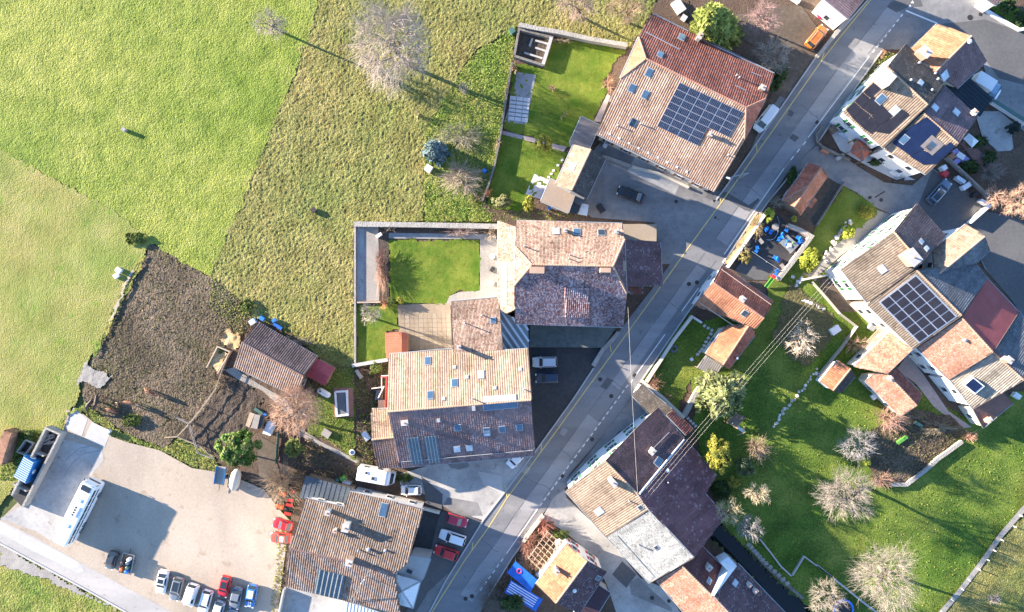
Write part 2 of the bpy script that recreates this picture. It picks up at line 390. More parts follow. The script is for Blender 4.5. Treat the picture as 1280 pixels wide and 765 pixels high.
def offset_loop(loop, d):
    """move a plan polygon inwards by d"""
    n = len(loop); a = sum(loop[i][0] * loop[(i + 1) % n][1] - loop[(i + 1) % n][0] * loop[i][1] for i in range(n))
    sg = 1 if a > 0 else -1; out = []
    for i in range(n):
        p0, p1, p2 = Vector(loop[i - 1][:2]), Vector(loop[i][:2]), Vector(loop[(i + 1) % n][:2])
        e0 = (p1 - p0).normalized(); e1 = (p2 - p1).normalized()
        n0 = Vector((-e0.y, e0.x)) * sg; n1 = Vector((-e1.y, e1.x)) * sg
        b = n0 + n1
        if b.length < 1e-3: out.append(p1 + n0 * d); continue
        b = b.normalized(); out.append(p1 + b * (d / max(0.35, b.dot(n0))))
    return out
class Building:
    """roof planes traced in the photograph at their own heights, walls carried down to the ground under them"""
    def __init__(s, name, label, P, planes, wall='plaster', overhang=0.5, cat='house', group=None, shutter=None, windows=True, z0=-0.5, ridge='ridge', gutter=True, thick=0.16, tile=(0.36, 0.36), wz=None, parent=None):
        s.P = {}
        for k, p in P.items():
            if len(p) == 2: p = (*p[0], p[1])
            if isinstance(p[2], str):
                a, b, c = (s.P[x] for x in p[2]); pl = Plane([a, b, c]); s.P[k] = pl.hit(p[0], p[1])
            else: s.P[k] = W(*p)
        # settle the heights so that every traced roof face is flat, keeping each corner where the photograph shows it
        eye = Vector((0, 0, H)); faces = [spec[0].split() for spec in planes]
        h0 = {k: p.z for k, p in s.P.items()}
        for it in range(160):
            acc = {}
            for ks in faces:
                if len(ks) < 4: continue
                M = np.array([s.P[k][:] for k in ks]); c0 = M.mean(0); A_ = M - c0
                sol, *_r = np.linalg.lstsq(A_[:, :2], A_[:, 2], rcond=None)
                nn = Vector((-sol[0], -sol[1], 1)); cc = Vector(c0)
                for k in ks:
                    d = s.P[k] - eye; t = (cc - eye).dot(nn) / d.dot(nn); acc.setdefault(k, []).append(eye + d * t)
            for k, l in acc.items(): s.P[k] = sum(l, Vector((0, 0, 0))) / len(l)
        s.planes = {}
        allp = list(s.P.values()); c = sum(allp, Vector((0, 0, 0))) / len(allp)
        s.root = parent or thing(name, label, cat, (c.x, c.y, 0), group)
        edges = {}; s.roofs = {}
        for pid, spec in enumerate(planes):
            keys, pal = spec[0].split(), spec[1]
            poly = [s.P[k] for k in keys]; pl = Plane(poly); s.planes[pid] = pl
            n2 = newell(poly); a = sum(poly[i].x * poly[(i + 1) % len(poly)].y - poly[(i + 1) % len(poly)].x * poly[i].y for i in range(len(poly)))
            if a < 0: poly = poly[::-1]; keys = keys[::-1]
            pl.P = poly
            roof_mat = 'underlay' if pal in PAL else pal
            ro = MB().slab(poly, Vector((0, 0, 1)), thick).build('roof', roof_mat, s.root)
            s.roofs[pid] = ro
            if pal in PAL: tiles(pl, pal, ro, w=tile[0] * (.6 if PAL[pal][1] >= .3 else 1), l=tile[1] * (.62 if PAL[pal][1] >= .3 else 1), wave=.035 if PAL[pal][1] >= .3 else .05)
            elif pal in RIBBED: s.ribs(pl, ro, pal)
            for i in range(len(keys)): edges.setdefault(frozenset((keys[i], keys[(i + 1) % len(keys)])), []).append((keys[i], keys[(i + 1) % len(keys)]))
        for e, l in edges.items():
            if len(l) == 2 and ridge:
                a, b = s.P[l[0][0]], s.P[l[0][1]]; n = max(1, int((b - a).length / 0.38)); ps = []; rr = []
                for i in range(n):
                    for t, r in ((0.04, 0.13), (0.94, 0.165)):
                        ps.append(a.lerp(b, (i + t) / n) + Vector((0, 0, 0.03))); rr.append(r)
                MB().path(ps, rr, 6).build('ridge_cap', ridge, s.root)
        bnd = {l[0][0]: l[0][1] for e, l in edges.items() if len(l) == 1}
        st = next(iter(bnd)); loop = [st]
        while bnd.get(loop[-1]) not in (None, st) and len(loop) < 60: loop.append(bnd[loop[-1]])
        s.loop = loop
        if gutter:
            for i in range(len(loop)):
                a, b = s.P[loop[i]], s.P[loop[(i + 1) % len(loop)]]
                if (b - a).length < 0.6: continue
                if abs(a.z - b.z) < 0.12 * (b - a).length:
                    d = (b - a).normalized(); o = Vector((d.y, -d.x, 0)).normalized() * 0.07
                    MB().path([a + o + Vector((0, 0, -0.06)), b + o + Vector((0, 0, -0.06))], 0.075, 6).build('gutter', 'zinc', s.root)
                else:
                    d = (b - a).normalized(); o = Vector((d.y, -d.x, 0)).normalized() * 0.03
                    m = (a + b) / 2 + o + Vector((0, 0, -0.05)); az = Vector((0, 0, 1)); ay = az.cross(d).normalized(); az = d.cross(ay)
                    MB().frame_box(m, d, ay, az, (b - a).length, 0.05, 0.22).build('verge_board', 'board', s.root)
        # walls
        if wall:
            pl2 = [Vector((s.P[k].x, s.P[k].y)) for k in loop]; ins = offset_loop(pl2, overhang); s.wall = []
            mb = MB(); ring = []
            for i in range(len(ins)):
                a, b = ins[i], ins[(i + 1) % len(ins)]; n = max(1, int((b - a).length / 0.7))
                for j in range(n): ring.append(a.lerp(b, j / n))
            top = [s.height(p.x, p.y) - thick - 0.02 for p in ring]; n = len(ring)
            vs = [(p.x, p.y, z0) for p in ring] + [(p.x, p.y, t) for p, t in zip(ring, top)]
            mb.add(vs, [(i, (i + 1) % n, n + (i + 1) % n, n + i) for i in range(n)])
            s.wallobj = mb.build('wall', wall, s.root)
            if windows: s.windows(ins, shutter, wz)
    def ribs(s, pl, ro, pal):
        w, h, mat = RIBBED[pal]; p2 = [pl.two(p) for p in pl.P]
        us = [p[0] for p in p2]; u = min(us) + w / 2; mb = MB()
        while u < max(us):
            ds = []
            for i in range(len(p2)):
                (u0, d0), (u1, d1) = p2[i], p2[(i + 1) % len(p2)]
                if (u0 > u) != (u1 > u): ds.append(d0 + (d1 - d0) * (u - u0) / (u1 - u0))
            ds.sort()
            for k in range(0, len(ds) - 1, 2):
                if ds[k + 1] - ds[k] > 0.2:
                    m = (ds[k] + ds[k + 1]) / 2; c = pl.o + pl.u * u + pl.d * m + pl.n * (h / 2 - 0.003)
                    mb.frame_box(c, pl.u, pl.d, pl.n, w * 0.38, ds[k + 1] - ds[k] - 0.04, h, taper=1.0)
            u += w
        if mb.v: mb.build('roof_rib', mat, ro, kind='stuff')
    def height(s, x, y):
        best = None
        for pl in s.planes.values():
            if inpoly(np.array([x]), np.array([y]), pl.P)[0]: z = pl.z(x, y); best = z if best is None else max(best, z)
        if best is not None: return best
        q = Vector((x, y)); bd = 1e9
        for pl in s.planes.values():
            for i in range(len(pl.P)):
                a = Vector(pl.P[i][:2]); b = Vector(pl.P[(i + 1) % len(pl.P)][:2]); e = b - a
                t = max(0, min(1, (q - a).dot(e) / max(1e-9, e.dot(e)))); d = (q - (a + e * t)).length
                if d < bd: bd = d; best = pl.z(x, y)
        return best
    def windows(s, ins, shutter, wz):
        n = len(ins); ar = sum(ins[i].x * ins[(i + 1) % n].y - ins[(i + 1) % n].x * ins[i].y for i in range(n)); sg = 1 if ar > 0 else -1
        for i in range(n):
            a, b = ins[i], ins[(i + 1) % n]; L = (b - a).length
            if L < 3.0: continue
            d = (b - a) / L; o = Vector((d.y, -d.x)) * sg; mid = (a + b) / 2
            if o.dot(-mid.normalized()) < 0.12: continue
            k = max(1, int(L / 3.0))
            for j in range(k):
                p = a.lerp(b, (j + 0.5) / k); top = s.height(p.x, p.y) - 0.45
                for z in (wz or (1.5, 4.1, 6.6)):
                    if z + 0.75 > top: continue
                    s.window(Vector((p.x, p.y, z)), Vector((d.x, d.y, 0)), Vector((o.x, o.y, 0)), shutter)
    def window(s, c, d, o, shutter, w=1.0, h=1.25):
        up = Vector((0, 0, 1))
        f = MB()
        f.frame_box(c + o * 0.02, d, o, up, w, 0.06, h); fr = f.build('window', 'frame_white', s.root)
        MB().frame_box(c + o * 0.055, d, o, up, w - 0.16, 0.02, h - 0.16).build('pane', 'glass', fr)
        MB().frame_box(c + o * 0.10 - up * (h / 2 + 0.05), d, o, up, w + 0.2, 0.22, 0.07).build('sill', 'concrete', fr)
        if shutter:
            for k in (-1, 1): MB().frame_box(c + o * 0.04 + d * (k * (w / 2 + 0.26)), d, o, up, 0.48, 0.05, h).build('shutter', shutter, s.root)
    def skylight(s, pid, px, py, w=0.8, l=1.15, glass='skyglass'):
        pl = s.planes[pid]; c = pl.hit(px, py); f = MB()
        a = 0.1
        f.frame_box(c + pl.n * 0.07, pl.u, pl.d, pl.n, w + 2 * a, l + 2 * a, 0.16)
        fr = f.build('skylight', 'zinc', s.root)
        MB().frame_box(c + pl.n * 0.16, pl.u, pl.d, pl.n, w, l, 0.03).build('pane', glass, fr)
    def panel(s, pid, px, py, w, l, mat, name='roof_panel', lift=0.12, t=0.05):
        pl = s.planes[pid]; c = pl.hit(px, py)
        return MB().frame_box(c + pl.n * lift, pl.u, pl.d, pl.n, w, l, t).build(name, mat, s.root)
    def chimney(s, pid, px, py, w=0.7, d=0.7, h=1.3, mat='chimney', cap=True, rz=None):
        pl = s.planes[pid]; c = pl.hit(px, py); z = c.z
        rz = math.atan2(pl.u.y, pl.u.x) if rz is None else rz
        ch = MB().box((c.x, c.y, z + h / 2 - 0.35), (w, d, h + 0.7), rz).build('chimney', mat, s.root)
        if cap:
            MB().box((c.x, c.y, z + h + 0.06), (w + 0.2, d + 0.2, 0.12), rz).build('chimney_cap', 'concrete', ch)
            MB().tube((c.x, c.y, z + h + 0.12), (c.x, c.y, z + h + 0.45), 0.14, 0.12, 10).build('flue', 'terracotta', ch)
    def pipe(s, pid, px, py, r=0.09, h=0.7, mat='zinc'):
        pl = s.planes[pid]; c = pl.hit(px, py); m = MB()
        m.path([c - Vector((0, 0, 0.1)), c + Vector((0, 0, h)), c + Vector((0, 0, h + 0.02)), c + Vector((0, 0, h + 0.14))], [r, r, r * 1.7, r * 0.6], 8)
        m.build('vent_pipe', mat, s.root)
    def bar(s, pid, p0, p1, mat='zinc', r=0.05):
        pl = s.planes[pid]; a = pl.hit(*p0) + pl.n * 0.15; b = pl.hit(*p1) + pl.n * 0.15
        MB().path([a, b], r, 5).build('snow_guard', mat, s.root)
RIBBED = {'corr_red2': (0.4, 0.06, 'corr_red2'), 'plum_sheet': (0.8, .04, 'plum_sheet'), 'seam': (0.55, 0.06, 'seam'), 'corr_blue': (0.42, 0.07, 'corr_blue'), 'corr_dark': (0.8, 0.05, 'corr_dark'), 'corr_red': (0.4, 0.06, 'corr_red'),
          'corr_black': (0.6, 0.04, 'corr_black'), 'slat_grey': (0.95, 0.12, 'seam'), 'deck_wood': (0.35, 0.04, 'deck_wood')}  # slat_grey slats take a paler colour that paints in lit tops
# ------------------------------------------------------------------ the materials of the place
mnoise('ground_grass', [(.05,.075,.02), (.09,.11,.035), (.15,.15,.06)], 0.15, 3, 0.5, bump=0.6, bscale=6, bdist=0.2)
mnoise('meadow', [(.075,.118,.018), (.16,.212,.036), (.225,.268,.055), (.32,.33,.10)], 0.3, 4.2, 0.72, bump=1.0, bscale=4.5, bdist=0.22, stops=[.36,.46,.54,.66], macro=(.035,(.78,.88,.7),(1.25,1.12,1.25),.35,.65), macro2=(.25,(.88,.92,.8),(1.1,1.06,1.1),.35,.65))
mnoise('pasture', [(.065,.07,.022), (.15,.152,.046), (.215,.208,.068), (.31,.28,.115)], 0.3, 3.8, 0.72, bump=1.0, bscale=4.2, bdist=0.26, stops=[.36,.46,.54,.66], macro=(.06,(.8,.92,.75),(1.2,1.06,1.15),.35,.65), macro2=(.4,(.8,.72,.68),(1.05,1.05,1.05),.30,.45))
mnoise('dry_pasture', [(.115,.14,.03), (.185,.205,.05), (.24,.245,.072), (.30,.285,.11)], 0.2, 4.0, 0.6, bump=0.9, bscale=4.5, bdist=0.15, stops=[.34,.46,.55,.67], macro=(.05,(.85,1.0,.8),(1.2,1.05,1.2),.35,.62), macro2=(.5,(.62,.95,.5),(1.04,1.03,1.05),.28,.42))
mnoise('rank_grass', [(.06,.085,.016), (.13,.165,.032), (.20,.225,.052), (.29,.27,.10)], 0.3, 2.6, 0.65, bump=1.0, bscale=3.5, bdist=0.3, stops=[.34,.46,.55,.67], macro=(.14,(.8,1.0,.75),(1.25,1.02,1.2),.35,.62))
mnoise('lawn', [(.045,.08,.012), (.09,.14,.02), (.145,.195,.035)], 0.25, 3.4, 0.55, bump=0.7, bscale=7, bdist=0.10, macro=(.25,(.8,.85,.75),(1.3,1.08,1.4),.35,.65), macro2=(1.0,(.9,.75,.7),(1.04,1.04,1.04),.3,.44))
mnoise('lawn_mown', [(.06,.105,.010), (.105,.165,.016), (.155,.21,.026)], 0.3, 4.0, 0.6, bump=0.7, bscale=8, bdist=0.09, macro=(.3,(.66,.80,.7),(1.4,1.12,1.6),.36,.64), macro2=(1.1,(.85,.70,.62),(1.05,1.05,1.05),.3,.46))
mnoise('garden_grass', [(.036,.068,.012), (.072,.125,.018), (.118,.18,.026), (.185,.212,.05)], 0.25, 3.0, 0.6, bump=0.8, bscale=5.5, bdist=0.14, stops=[.34,.46,.55,.68], macro=(.07,(.72,.86,.7),(1.35,1.12,1.3),.36,.64), macro2=(.35,(.86,.78,.72),(1.06,1.05,1.04),.3,.46,(.6,1.0,.35)))
mnoise('mud', [(.04,.033,.024), (.085,.07,.05), (.14,.115,.085), (.21,.178,.135)], 0.12, 3.2, 0.66, bump=1.0, bscale=3.2, bdist=0.32, stops=[.35,.46,.55,.67], macro=(.1,(.64,.66,.56),(1.2,1.14,1.1),.36,.62), macro2=(.3,(.8,.92,.62),(1.03,1.0,1.0),.3,.46))
mnoise('mud_grass', [(.06,.06,.03), (.11,.10,.045), (.17,.15,.075)], 0.2, 2.4, 0.6, bump=1.0, bscale=2.6, bdist=0.35)
mnoise('soil', [(.045,.036,.028), (.08,.062,.048), (.13,.10,.078)], 0.3, 3.0, 0.6, bump=0.9, bscale=4, bdist=0.2)
mnoise('soil_red', [(.06,.04,.03), (.11,.075,.055), (.17,.125,.09)], 0.3, 3.0, 0.6, bump=0.8, bscale=5, bdist=0.15)
mnoise('gravel', [(.31,.258,.20), (.38,.322,.258), (.445,.388,.32)], 0.06, 2.4, 0.5, bump=0.5, bscale=5, bdist=0.06, macro=(.09,(.86,.86,.87),(1.08,1.06,1.04),.38,.58,(.5,1.0,.45)), macro2=(.5,(.80,.78,.74),(1.03,1.03,1.03),.30,.42))
mnoise('gravel_track', [(.33,.275,.215), (.39,.33,.262), (.45,.385,.31)], 0.3, 2.4, 0.5, bump=0.4, bscale=5, bdist=0.06)
mnoise('gravel_grey', [(.20,.185,.165), (.29,.27,.245), (.37,.345,.31)], 0.2, 3, 0.5, bump=0.6, bscale=8, bdist=0.08)
mnoise('concrete', [(.33,.325,.315), (.42,.41,.395), (.48,.47,.45)], 0.1, 1.5, 0.45, rough=0.85, bump=0.15, bscale=12, bdist=0.02)
mnoise('concrete_yard', [(.28,.275,.265), (.36,.353,.34), (.45,.44,.425)], 0.12, 1.6, 0.5, rough=0.85, bump=0.2, bscale=10, bdist=0.03, macro=(.16,(.78,.78,.79),(1.1,1.09,1.07),.38,.60), macro2=(.8,(.62,.6,.57),(1.02,1.02,1.02),.30,.40))
mnoise('asphalt', [(.17,.172,.178), (.20,.202,.207), (.235,.236,.24)], 0.08, 3.0, 0.4, rough=0.85, bump=0.2, bscale=18, bdist=0.02, macro=(.22,(.82,.82,.84),(1.1,1.09,1.08),.38,.62,(.62,.18,1.0)), macro2=(.9,(.72,.71,.70),(1.02,1.02,1.02),.29,.39))
mnoise('asphalt_pale', [(.25,.25,.253), (.285,.284,.286), (.32,.318,.318)], 0.08, 2.4, 0.4, rough=0.85, bump=0.2, bscale=18, bdist=0.02, macro=(.22,(.82,.82,.84),(1.1,1.09,1.08),.38,.62,(.62,.18,1.0)), macro2=(.9,(.72,.71,.70),(1.02,1.02,1.02),.29,.39))
mnoise('asphalt_dark', [(.085,.085,.088), (.11,.11,.112), (.14,.138,.137)], 0.15, 2.0, 0.5, rough=0.8, bump=0.2, bscale=14, bdist=0.02)
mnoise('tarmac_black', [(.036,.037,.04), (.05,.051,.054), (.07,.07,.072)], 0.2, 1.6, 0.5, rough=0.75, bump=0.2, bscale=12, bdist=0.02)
mnoise('asphalt_worn', [(.15,.15,.152), (.215,.213,.21), (.275,.272,.268)], 0.12, 0.9, 0.55, rough=0.85, bump=0.25, bscale=10, bdist=0.03, macro=(.22,(.82,.82,.84),(1.1,1.09,1.08),.38,.62,(.62,.18,1.0)), macro2=(.9,(.72,.71,.70),(1.02,1.02,1.02),.29,.39))
mnoise('pale_road', [(.33,.315,.295), (.39,.375,.35), (.44,.42,.395)], 0.05, 1.5, 0.4, rough=0.85, bump=0.2, bscale=12, bdist=0.02, macro=(.22,(.82,.82,.84),(1.1,1.09,1.08),.38,.62,(.62,.18,1.0)), macro2=(.9,(.72,.71,.70),(1.02,1.02,1.02),.29,.39))
mnoise('dirt_track', [(.07,.055,.042), (.115,.09,.068), (.17,.14,.11)], 0.2, 1.6, 0.5, bump=0.5, bscale=6, bdist=0.1)
mnoise('stone', [(.22,.205,.185), (.33,.31,.28), (.43,.41,.375)], 0.6, 3.5, 0.6, rough=0.9, bump=0.8, bscale=4, bdist=0.1)
mnoise('stone_dark', [(.10,.095,.085), (.17,.16,.145), (.25,.24,.22)], 0.6, 3.5, 0.6, rough=0.9, bump=0.8, bscale=4, bdist=0.1)
mnoise('plaster', [(.55,.53,.50), (.62,.60,.57), (.68,.66,.63)], 0.3, 3, 0.5, rough=0.9, bump=0.15, bscale=20, bdist=0.02)
mnoise('plaster_white', [(.70,.69,.67), (.76,.75,.73), (.80,.79,.78)], 0.3, 3, 0.5, rough=0.9, bump=0.1, bscale=20, bdist=0.02)
mnoise('plaster_cream', [(.52,.46,.37), (.60,.54,.44), (.66,.60,.50)], 0.3, 3, 0.5, rough=0.9, bump=0.15, bscale=20, bdist=0.02)
mnoise('plaster_grey', [(.30,.295,.285), (.38,.375,.36), (.45,.44,.43)], 0.3, 2.5, 0.5, rough=0.9, bump=0.2, bscale=15, bdist=0.03)
mnoise('timber', [(.12,.085,.06), (.19,.14,.10), (.26,.20,.15)], 0.5, 5, 0.5, rough=0.8, bump=0.3, bscale=12, bdist=0.03)
mnoise('timber_pale', [(.34,.26,.18), (.43,.34,.25), (.52,.43,.33)], 0.5, 5, 0.5, rough=0.8, bump=0.3, bscale=12, bdist=0.03)
mnoise('timber_grey', [(.22,.20,.18), (.30,.28,.255), (.38,.36,.33)], 0.5, 5, 0.5, rough=0.85, bump=0.3, bscale=12, bdist=0.03)
mnoise('board', [(.10,.085,.075), (.15,.125,.11)], 0.5, 5, 0.5, rough=0.8)
mnoise('underlay', [(.10,.07,.06), (.15,.11,.095)], 0.5, 5, 0.5, rough=0.9)
mnoise('ridge', [(.30,.19,.13), (.40,.27,.19), (.47,.34,.25)], 0.8, 5, 0.5, rough=0.9)
mnoise('ridge_dark', [(.13,.085,.08), (.18,.12,.11), (.23,.16,.15)], 0.8, 5, 0.5, rough=0.9)
mnoise('ridge_red', [(.30,.15,.10), (.40,.21,.15), (.48,.28,.20)], 0.8, 5, 0.5, rough=0.9)
mnoise('flat_grey', [(.115,.105,.11), (.15,.14,.145), (.19,.18,.18)], 0.2, 2, 0.5, rough=0.85, bump=0.2, bscale=12, bdist=0.02)
mnoise('flat_brown', [(.25,.195,.15), (.30,.235,.185), (.35,.28,.22)], 0.2, 3, 0.5, rough=0.9, bump=0.2, bscale=14, bdist=0.02)
mnoise('flat_tan', [(.27,.22,.165), (.31,.255,.195), (.36,.30,.235)], 0.2, 3, 0.5, rough=0.9, bump=0.2, bscale=14, bdist=0.02)
mnoise('dark_felt', [(.06,.072,.07), (.09,.105,.10), (.13,.145,.135)], 0.3, 1.3, 0.5, rough=0.85, bump=0.3, bscale=6, bdist=0.03)
mnoise('rust_roof', [(.13,.075,.06), (.19,.10,.08), (.25,.14,.11)], 0.3, 1.5, 0.5, rough=0.8, bump=0.1)
mnoise('red_felt', [(.17,.065,.058), (.27,.07,.072), (.33,.10,.10)], 0.12, 0.7, 0.5, rough=0.7)
mnoise('slate_sheet', [(.085,.10,.115), (.12,.135,.15), (.155,.17,.185)], 0.25, 3, 0.5, rough=0.7)
mnoise('seam', [(.48,.54,.60), (.58,.63,.68), (.66,.70,.73)], 0.5, 3, 0.5, rough=0.45, spec=0.5)
mnoise('zinc', [(.24,.27,.30), (.32,.35,.38)], 0.5, 4, 0.5, rough=0.5, spec=0.5)
mnoise('corr_blue', [(.045,.085,.115), (.075,.12,.155), (.11,.165,.20)], 0.4, 2, 0.5, rough=0.5, spec=0.5)
mnoise('corr_dark', [(.045,.058,.075), (.07,.088,.108), (.105,.125,.145)], 0.4, 2.5, 0.5, rough=0.5, spec=0.5)
mnoise('corr_red', [(.33,.065,.075), (.40,.085,.095), (.46,.12,.125)], 0.4, 2.5, 0.5, rough=0.6)
mnoise('corr_black', [(.012,.022,.03), (.018,.03,.042), (.028,.044,.056)], 0.4, 2.5, 0.5, rough=0.6)
mnoise('slat_grey', [(.15,.17,.18), (.21,.23,.235), (.30,.31,.30)], 0.4, 1.5, 0.5, rough=0.7)
mnoise('deck_wood', [(.20,.18,.165), (.27,.25,.23), (.34,.32,.295)], 0.4, 3, 0.5, rough=0.85)
mnoise('terracotta', [(.36,.17,.10), (.46,.24,.15)], 0.5, 3, 0.5, rough=0.85)
mnoise('chimney', [(.45,.42,.38), (.56,.52,.47)], 0.5, 3, 0.5, rough=0.9)
mnoise('chimney_red', [(.36,.24,.17), (.46,.32,.24)], 0.5, 3, 0.5, rough=0.9)
mnoise('paving_tan', [(.22,.175,.125), (.28,.225,.165), (.34,.28,.21)], 0.3, 1.5, 0.5, rough=0.9)
mnoise('paving_grey', [(.20,.20,.205), (.26,.26,.262), (.33,.325,.32)], 0.3, 1.2, 0.5, rough=0.85)
mnoise('paving_pale', [(.42,.42,.43), (.50,.50,.505), (.58,.57,.57)], 0.3, 1.2, 0.5, rough=0.85)
mnoise('paving_pink', [(.30,.245,.235), (.38,.31,.295), (.46,.385,.37)], 0.3, 2.0, 0.6, rough=0.85)
mnoise('paving_red', [(.19,.10,.088), (.25,.14,.12), (.31,.185,.16)], 0.3, 2.0, 0.6, rough=0.85)
mnoise('straw', [(.30,.21,.10), (.46,.33,.17), (.60,.46,.28)], 0.5, 4, 0.5, rough=0.9, bump=0.8, bscale=7, bdist=0.1)
mnoise('line_white', [(.62,.62,.62), (.74,.74,.74)], 1.5, 6, 0.5, rough=0.7)
mnoise('line_yellow', [(.56,.44,.14), (.66,.54,.22)], 1.5, 6, 0.5, rough=0.7)
mplain('iron', (.055,.05,.05), 0.6, 0.6); mplain('water', (.008,.012,.014), 0.08, 0, 0.5)
mplain('glass', (.03,.04,.05), 0.08, 0, 0.6, var=0.1); mplain('skyglass', (.05,.10,.17), 0.06, 0.0, 0.8, var=0.2, scale=1.0)
mplain('skyglass_pale', (.40,.47,.53), 0.2, 0, 0.6, var=0.2, scale=1.0)
mplain('solar', (.016,.024,.05), 0.12, 0.0, 0.6, var=0.25, scale=1.5); mplain('solar_black', (.020,.020,.028), 0.25, 0.0, 0.4, var=0.2, scale=1.0)
mplain('solar_navy', (.008,.016,.05), 0.3, 0.0, 0.4, var=0.2, scale=1.0)
mplain('frame_white', (.78,.78,.78), 0.5); mplain('alu', (.55,.57,.60), 0.35, 0.7)
mplain('shutter_green', (.03,.16,.05), 0.6); mplain('shutter_red', (.42,.045,.035), 0.6); mplain('shutter_brown', (.16,.08,.045), 0.6)
mplain('rubber', (.02,.02,.021), 0.8); mplain('rim', (.35,.36,.38), 0.35, 0.8); mplain('trim', (.03,.03,.033), 0.5)
mplain('lamp_glass', (.7,.7,.68), 0.15); mplain('tail_lamp', (.35,.015,.015), 0.2)
for nm, c in dict(white=(.80,.80,.81), silver=(.50,.53,.57), grey=(.17,.19,.22), black=(.012,.014,.018), navy=(.02,.035,.075), red=(.52,.018,.025),
                  crimson=(.42,.02,.055), scarlet=(.56,.06,.035), bluegrey=(.10,.15,.22), orange=(.55,.17,.03), blue=(.03,.17,.45), darkgrey=(.05,.06,.072), lightblue=(.20,.34,.48)).items():
    mplain('car_' + nm, c, 0.30, 0.0, 0.5, var=0.03, coat=0.6)
mplain('plastic_blue', (.015,.17,.62), 0.5, var=0.08); mplain('plastic_white', (.74,.74,.74), 0.5, var=0.06); mplain('plastic_green', (.11,.33,.05), 0.5)
mplain('plastic_red', (.60,.04,.05), 0.5); mplain('plastic_pink', (.62,.03,.10), 0.45); mplain('plastic_black', (.02,.02,.022), 0.6); mplain('plastic_teal', (.055,.13,.115), 0.5)
mplain('plastic_orange', (.62,.13,.03), 0.5); mplain('lilac', (.35,.28,.55), 0.6); mplain('tarp_blue', (.015,.12,.50), 0.45, var=0.2, scale=1.2); mplain('tarp_white', (.66,.67,.68), 0.6)
mplain('tractor_orange', (.58,.10,.025), 0.45); mplain('tractor_red', (.56,.03,.02), 0.45); mplain('container_blue', (.025,.17,.44), 0.5, var=0.2); mplain('rust', (.30,.15,.09), 0.85, var=0.4, scale=1.5)
mplain('container_rib', (.45,.55,.66), 0.5); mplain('hide_dark', (.05,.032,.026), 0.7); mplain('hide_bay', (.20,.085,.045), 0.7, var=0.25); mplain('hide_chestnut', (.26,.12,.06), 0.7, var=0.25); mplain('mane', (.02,.016,.015), 0.8)
mplain('cable', (.30,.28,.25), 0.6); mplain('rope_cream', (.55,.50,.42), 0.8); mplain('white_post', (.72,.71,.69), 0.7)
mnoise('plum_sheet', [(.06,.035,.045), (.09,.055,.065)], .4, 2, .5, rough=.7); mnoise('dusk_sheet', [(.13,.095,.105), (.17,.125,.135)], .4, 2, .5); mnoise('corr_red2', [(.36,.10,.06), (.44,.135,.08), (.50,.18,.11)], .4, 2.5, .5, rough=.6)
mattr('tile', 0.85, 0.12, 0.18, 12.0); mattr('leaf', 0.7, 0.2, 0.2, 5.0, trans=0.18); mattr('twig', 0.9, 0.1, 0.2, 6.0); mattr('rock', 0.9, 0.15, 0.25, 5.0)

# ------------------------------------------------------------------ ground, fields and gardens
STREAM = [(884,672), (892,650), (903,655), (915,668), (935,688), (968,722), (992,742), (1018,768), (1060,830), (1010,830), (975,768), (930,712), (905,690)]
patch('ground', [(-160,-140), (1440,-140), (1440,900), (-160,900)], 'ground_grass', z=-0.26, res=1.0, amp=0.04, sc=2.5, holes=[STREAM], seed=2)
mb = MB(); g0, g1 = 108.0, 900.0
mb.add([(-g1,-g1,-.28), (g1,-g1,-.28), (g1,g1,-.28), (-g1,g1,-.28), (-g0,-70,-.28), (g0,-70,-.28), (g0,70,-.28), (-g0,70,-.28)], [(0,1,5,4), (1,2,6,5), (2,3,7,6), (3,0,4,7)])
o = mb.build('terrain', 'ground_grass', kind='structure')
patch('meadow', [(-30,-30), (406,-30), (398,0), (380,60), (345,150), (310,235), (262,345), (225,325), (187,302), (150,275), (115,253), (60,225), (-30,176)], 'meadow', z=0.04, res=0.15, amp=0.17, sc=0.3, sc2=1.5, seed=5)
patch('pasture', [(397,-30), (830,-30), (815,17), (800,45), (783,60), (645,33), (632,42), (597,62), (575,90), (546,140), (531,165), (530,276), (443,280), (443,456), (425,462), (395,445), (375,425), (340,405), (318,398), (300,375), (258,343), (305,233), (340,148), (375,58)], 'pasture', z=0.02, res=0.15, amp=0.2, sc=0.32, seed=21)
patch('rough_garden', [(645,33), (632,42), (597,62), (575,90), (546,140), (531,165), (530,277), (604,277), (690,275), (740,270), (735,262), (690,262), (660,262), (628,264), (606,258), (612,230), (620,200), (628,160), (640,75)], 'rank_grass', z=0.025, res=0.2, amp=0.2, sc=0.6, seed=33)
patch('dry_pasture', [(-30,168), (62,221), (117,249), (152,271), (188,299), (168,345), (150,380), (118,440), (110,452), (100,470), (97,500), (84,516), (70,548), (66,566), (20,610), (-30,668)], 'dry_pasture', z=0.03, res=0.2, amp=0.1, sc=0.4, sc2=3.0, seed=41)
patch('paddock', [(187,302), (225,325), (262,345), (300,375), (318,398), (308,418), (290,425), (272,440), (268,470), (276,485), (258,508), (240,530), (222,545), (205,560), (150,540), (105,500), (100,466), (114,450), (150,380), (170,340)], 'mud', z=0.028, rings=(222,432), res=0.17, amp=0.22, sc=0.5, sc2=2.2, seed=52)
patch('vegetable_plot', [(276,485), (300,470), (330,497), (320,520), (307,540), (285,545), (268,568), (250,562), (222,545), (240,530), (258,508)], 'soil', z=0.034, res=0.22, amp=0.24, sc=0.7, seed=61)
patch('yard_verge', [(105,500), (150,540), (205,560), (225,547), (250,562), (268,570), (275,590), (240,583), (200,562), (160,552), (140,545), (112,522)], 'rank_grass', z=0.036, res=0.25, amp=0.2, sc=0.8, seed=66)
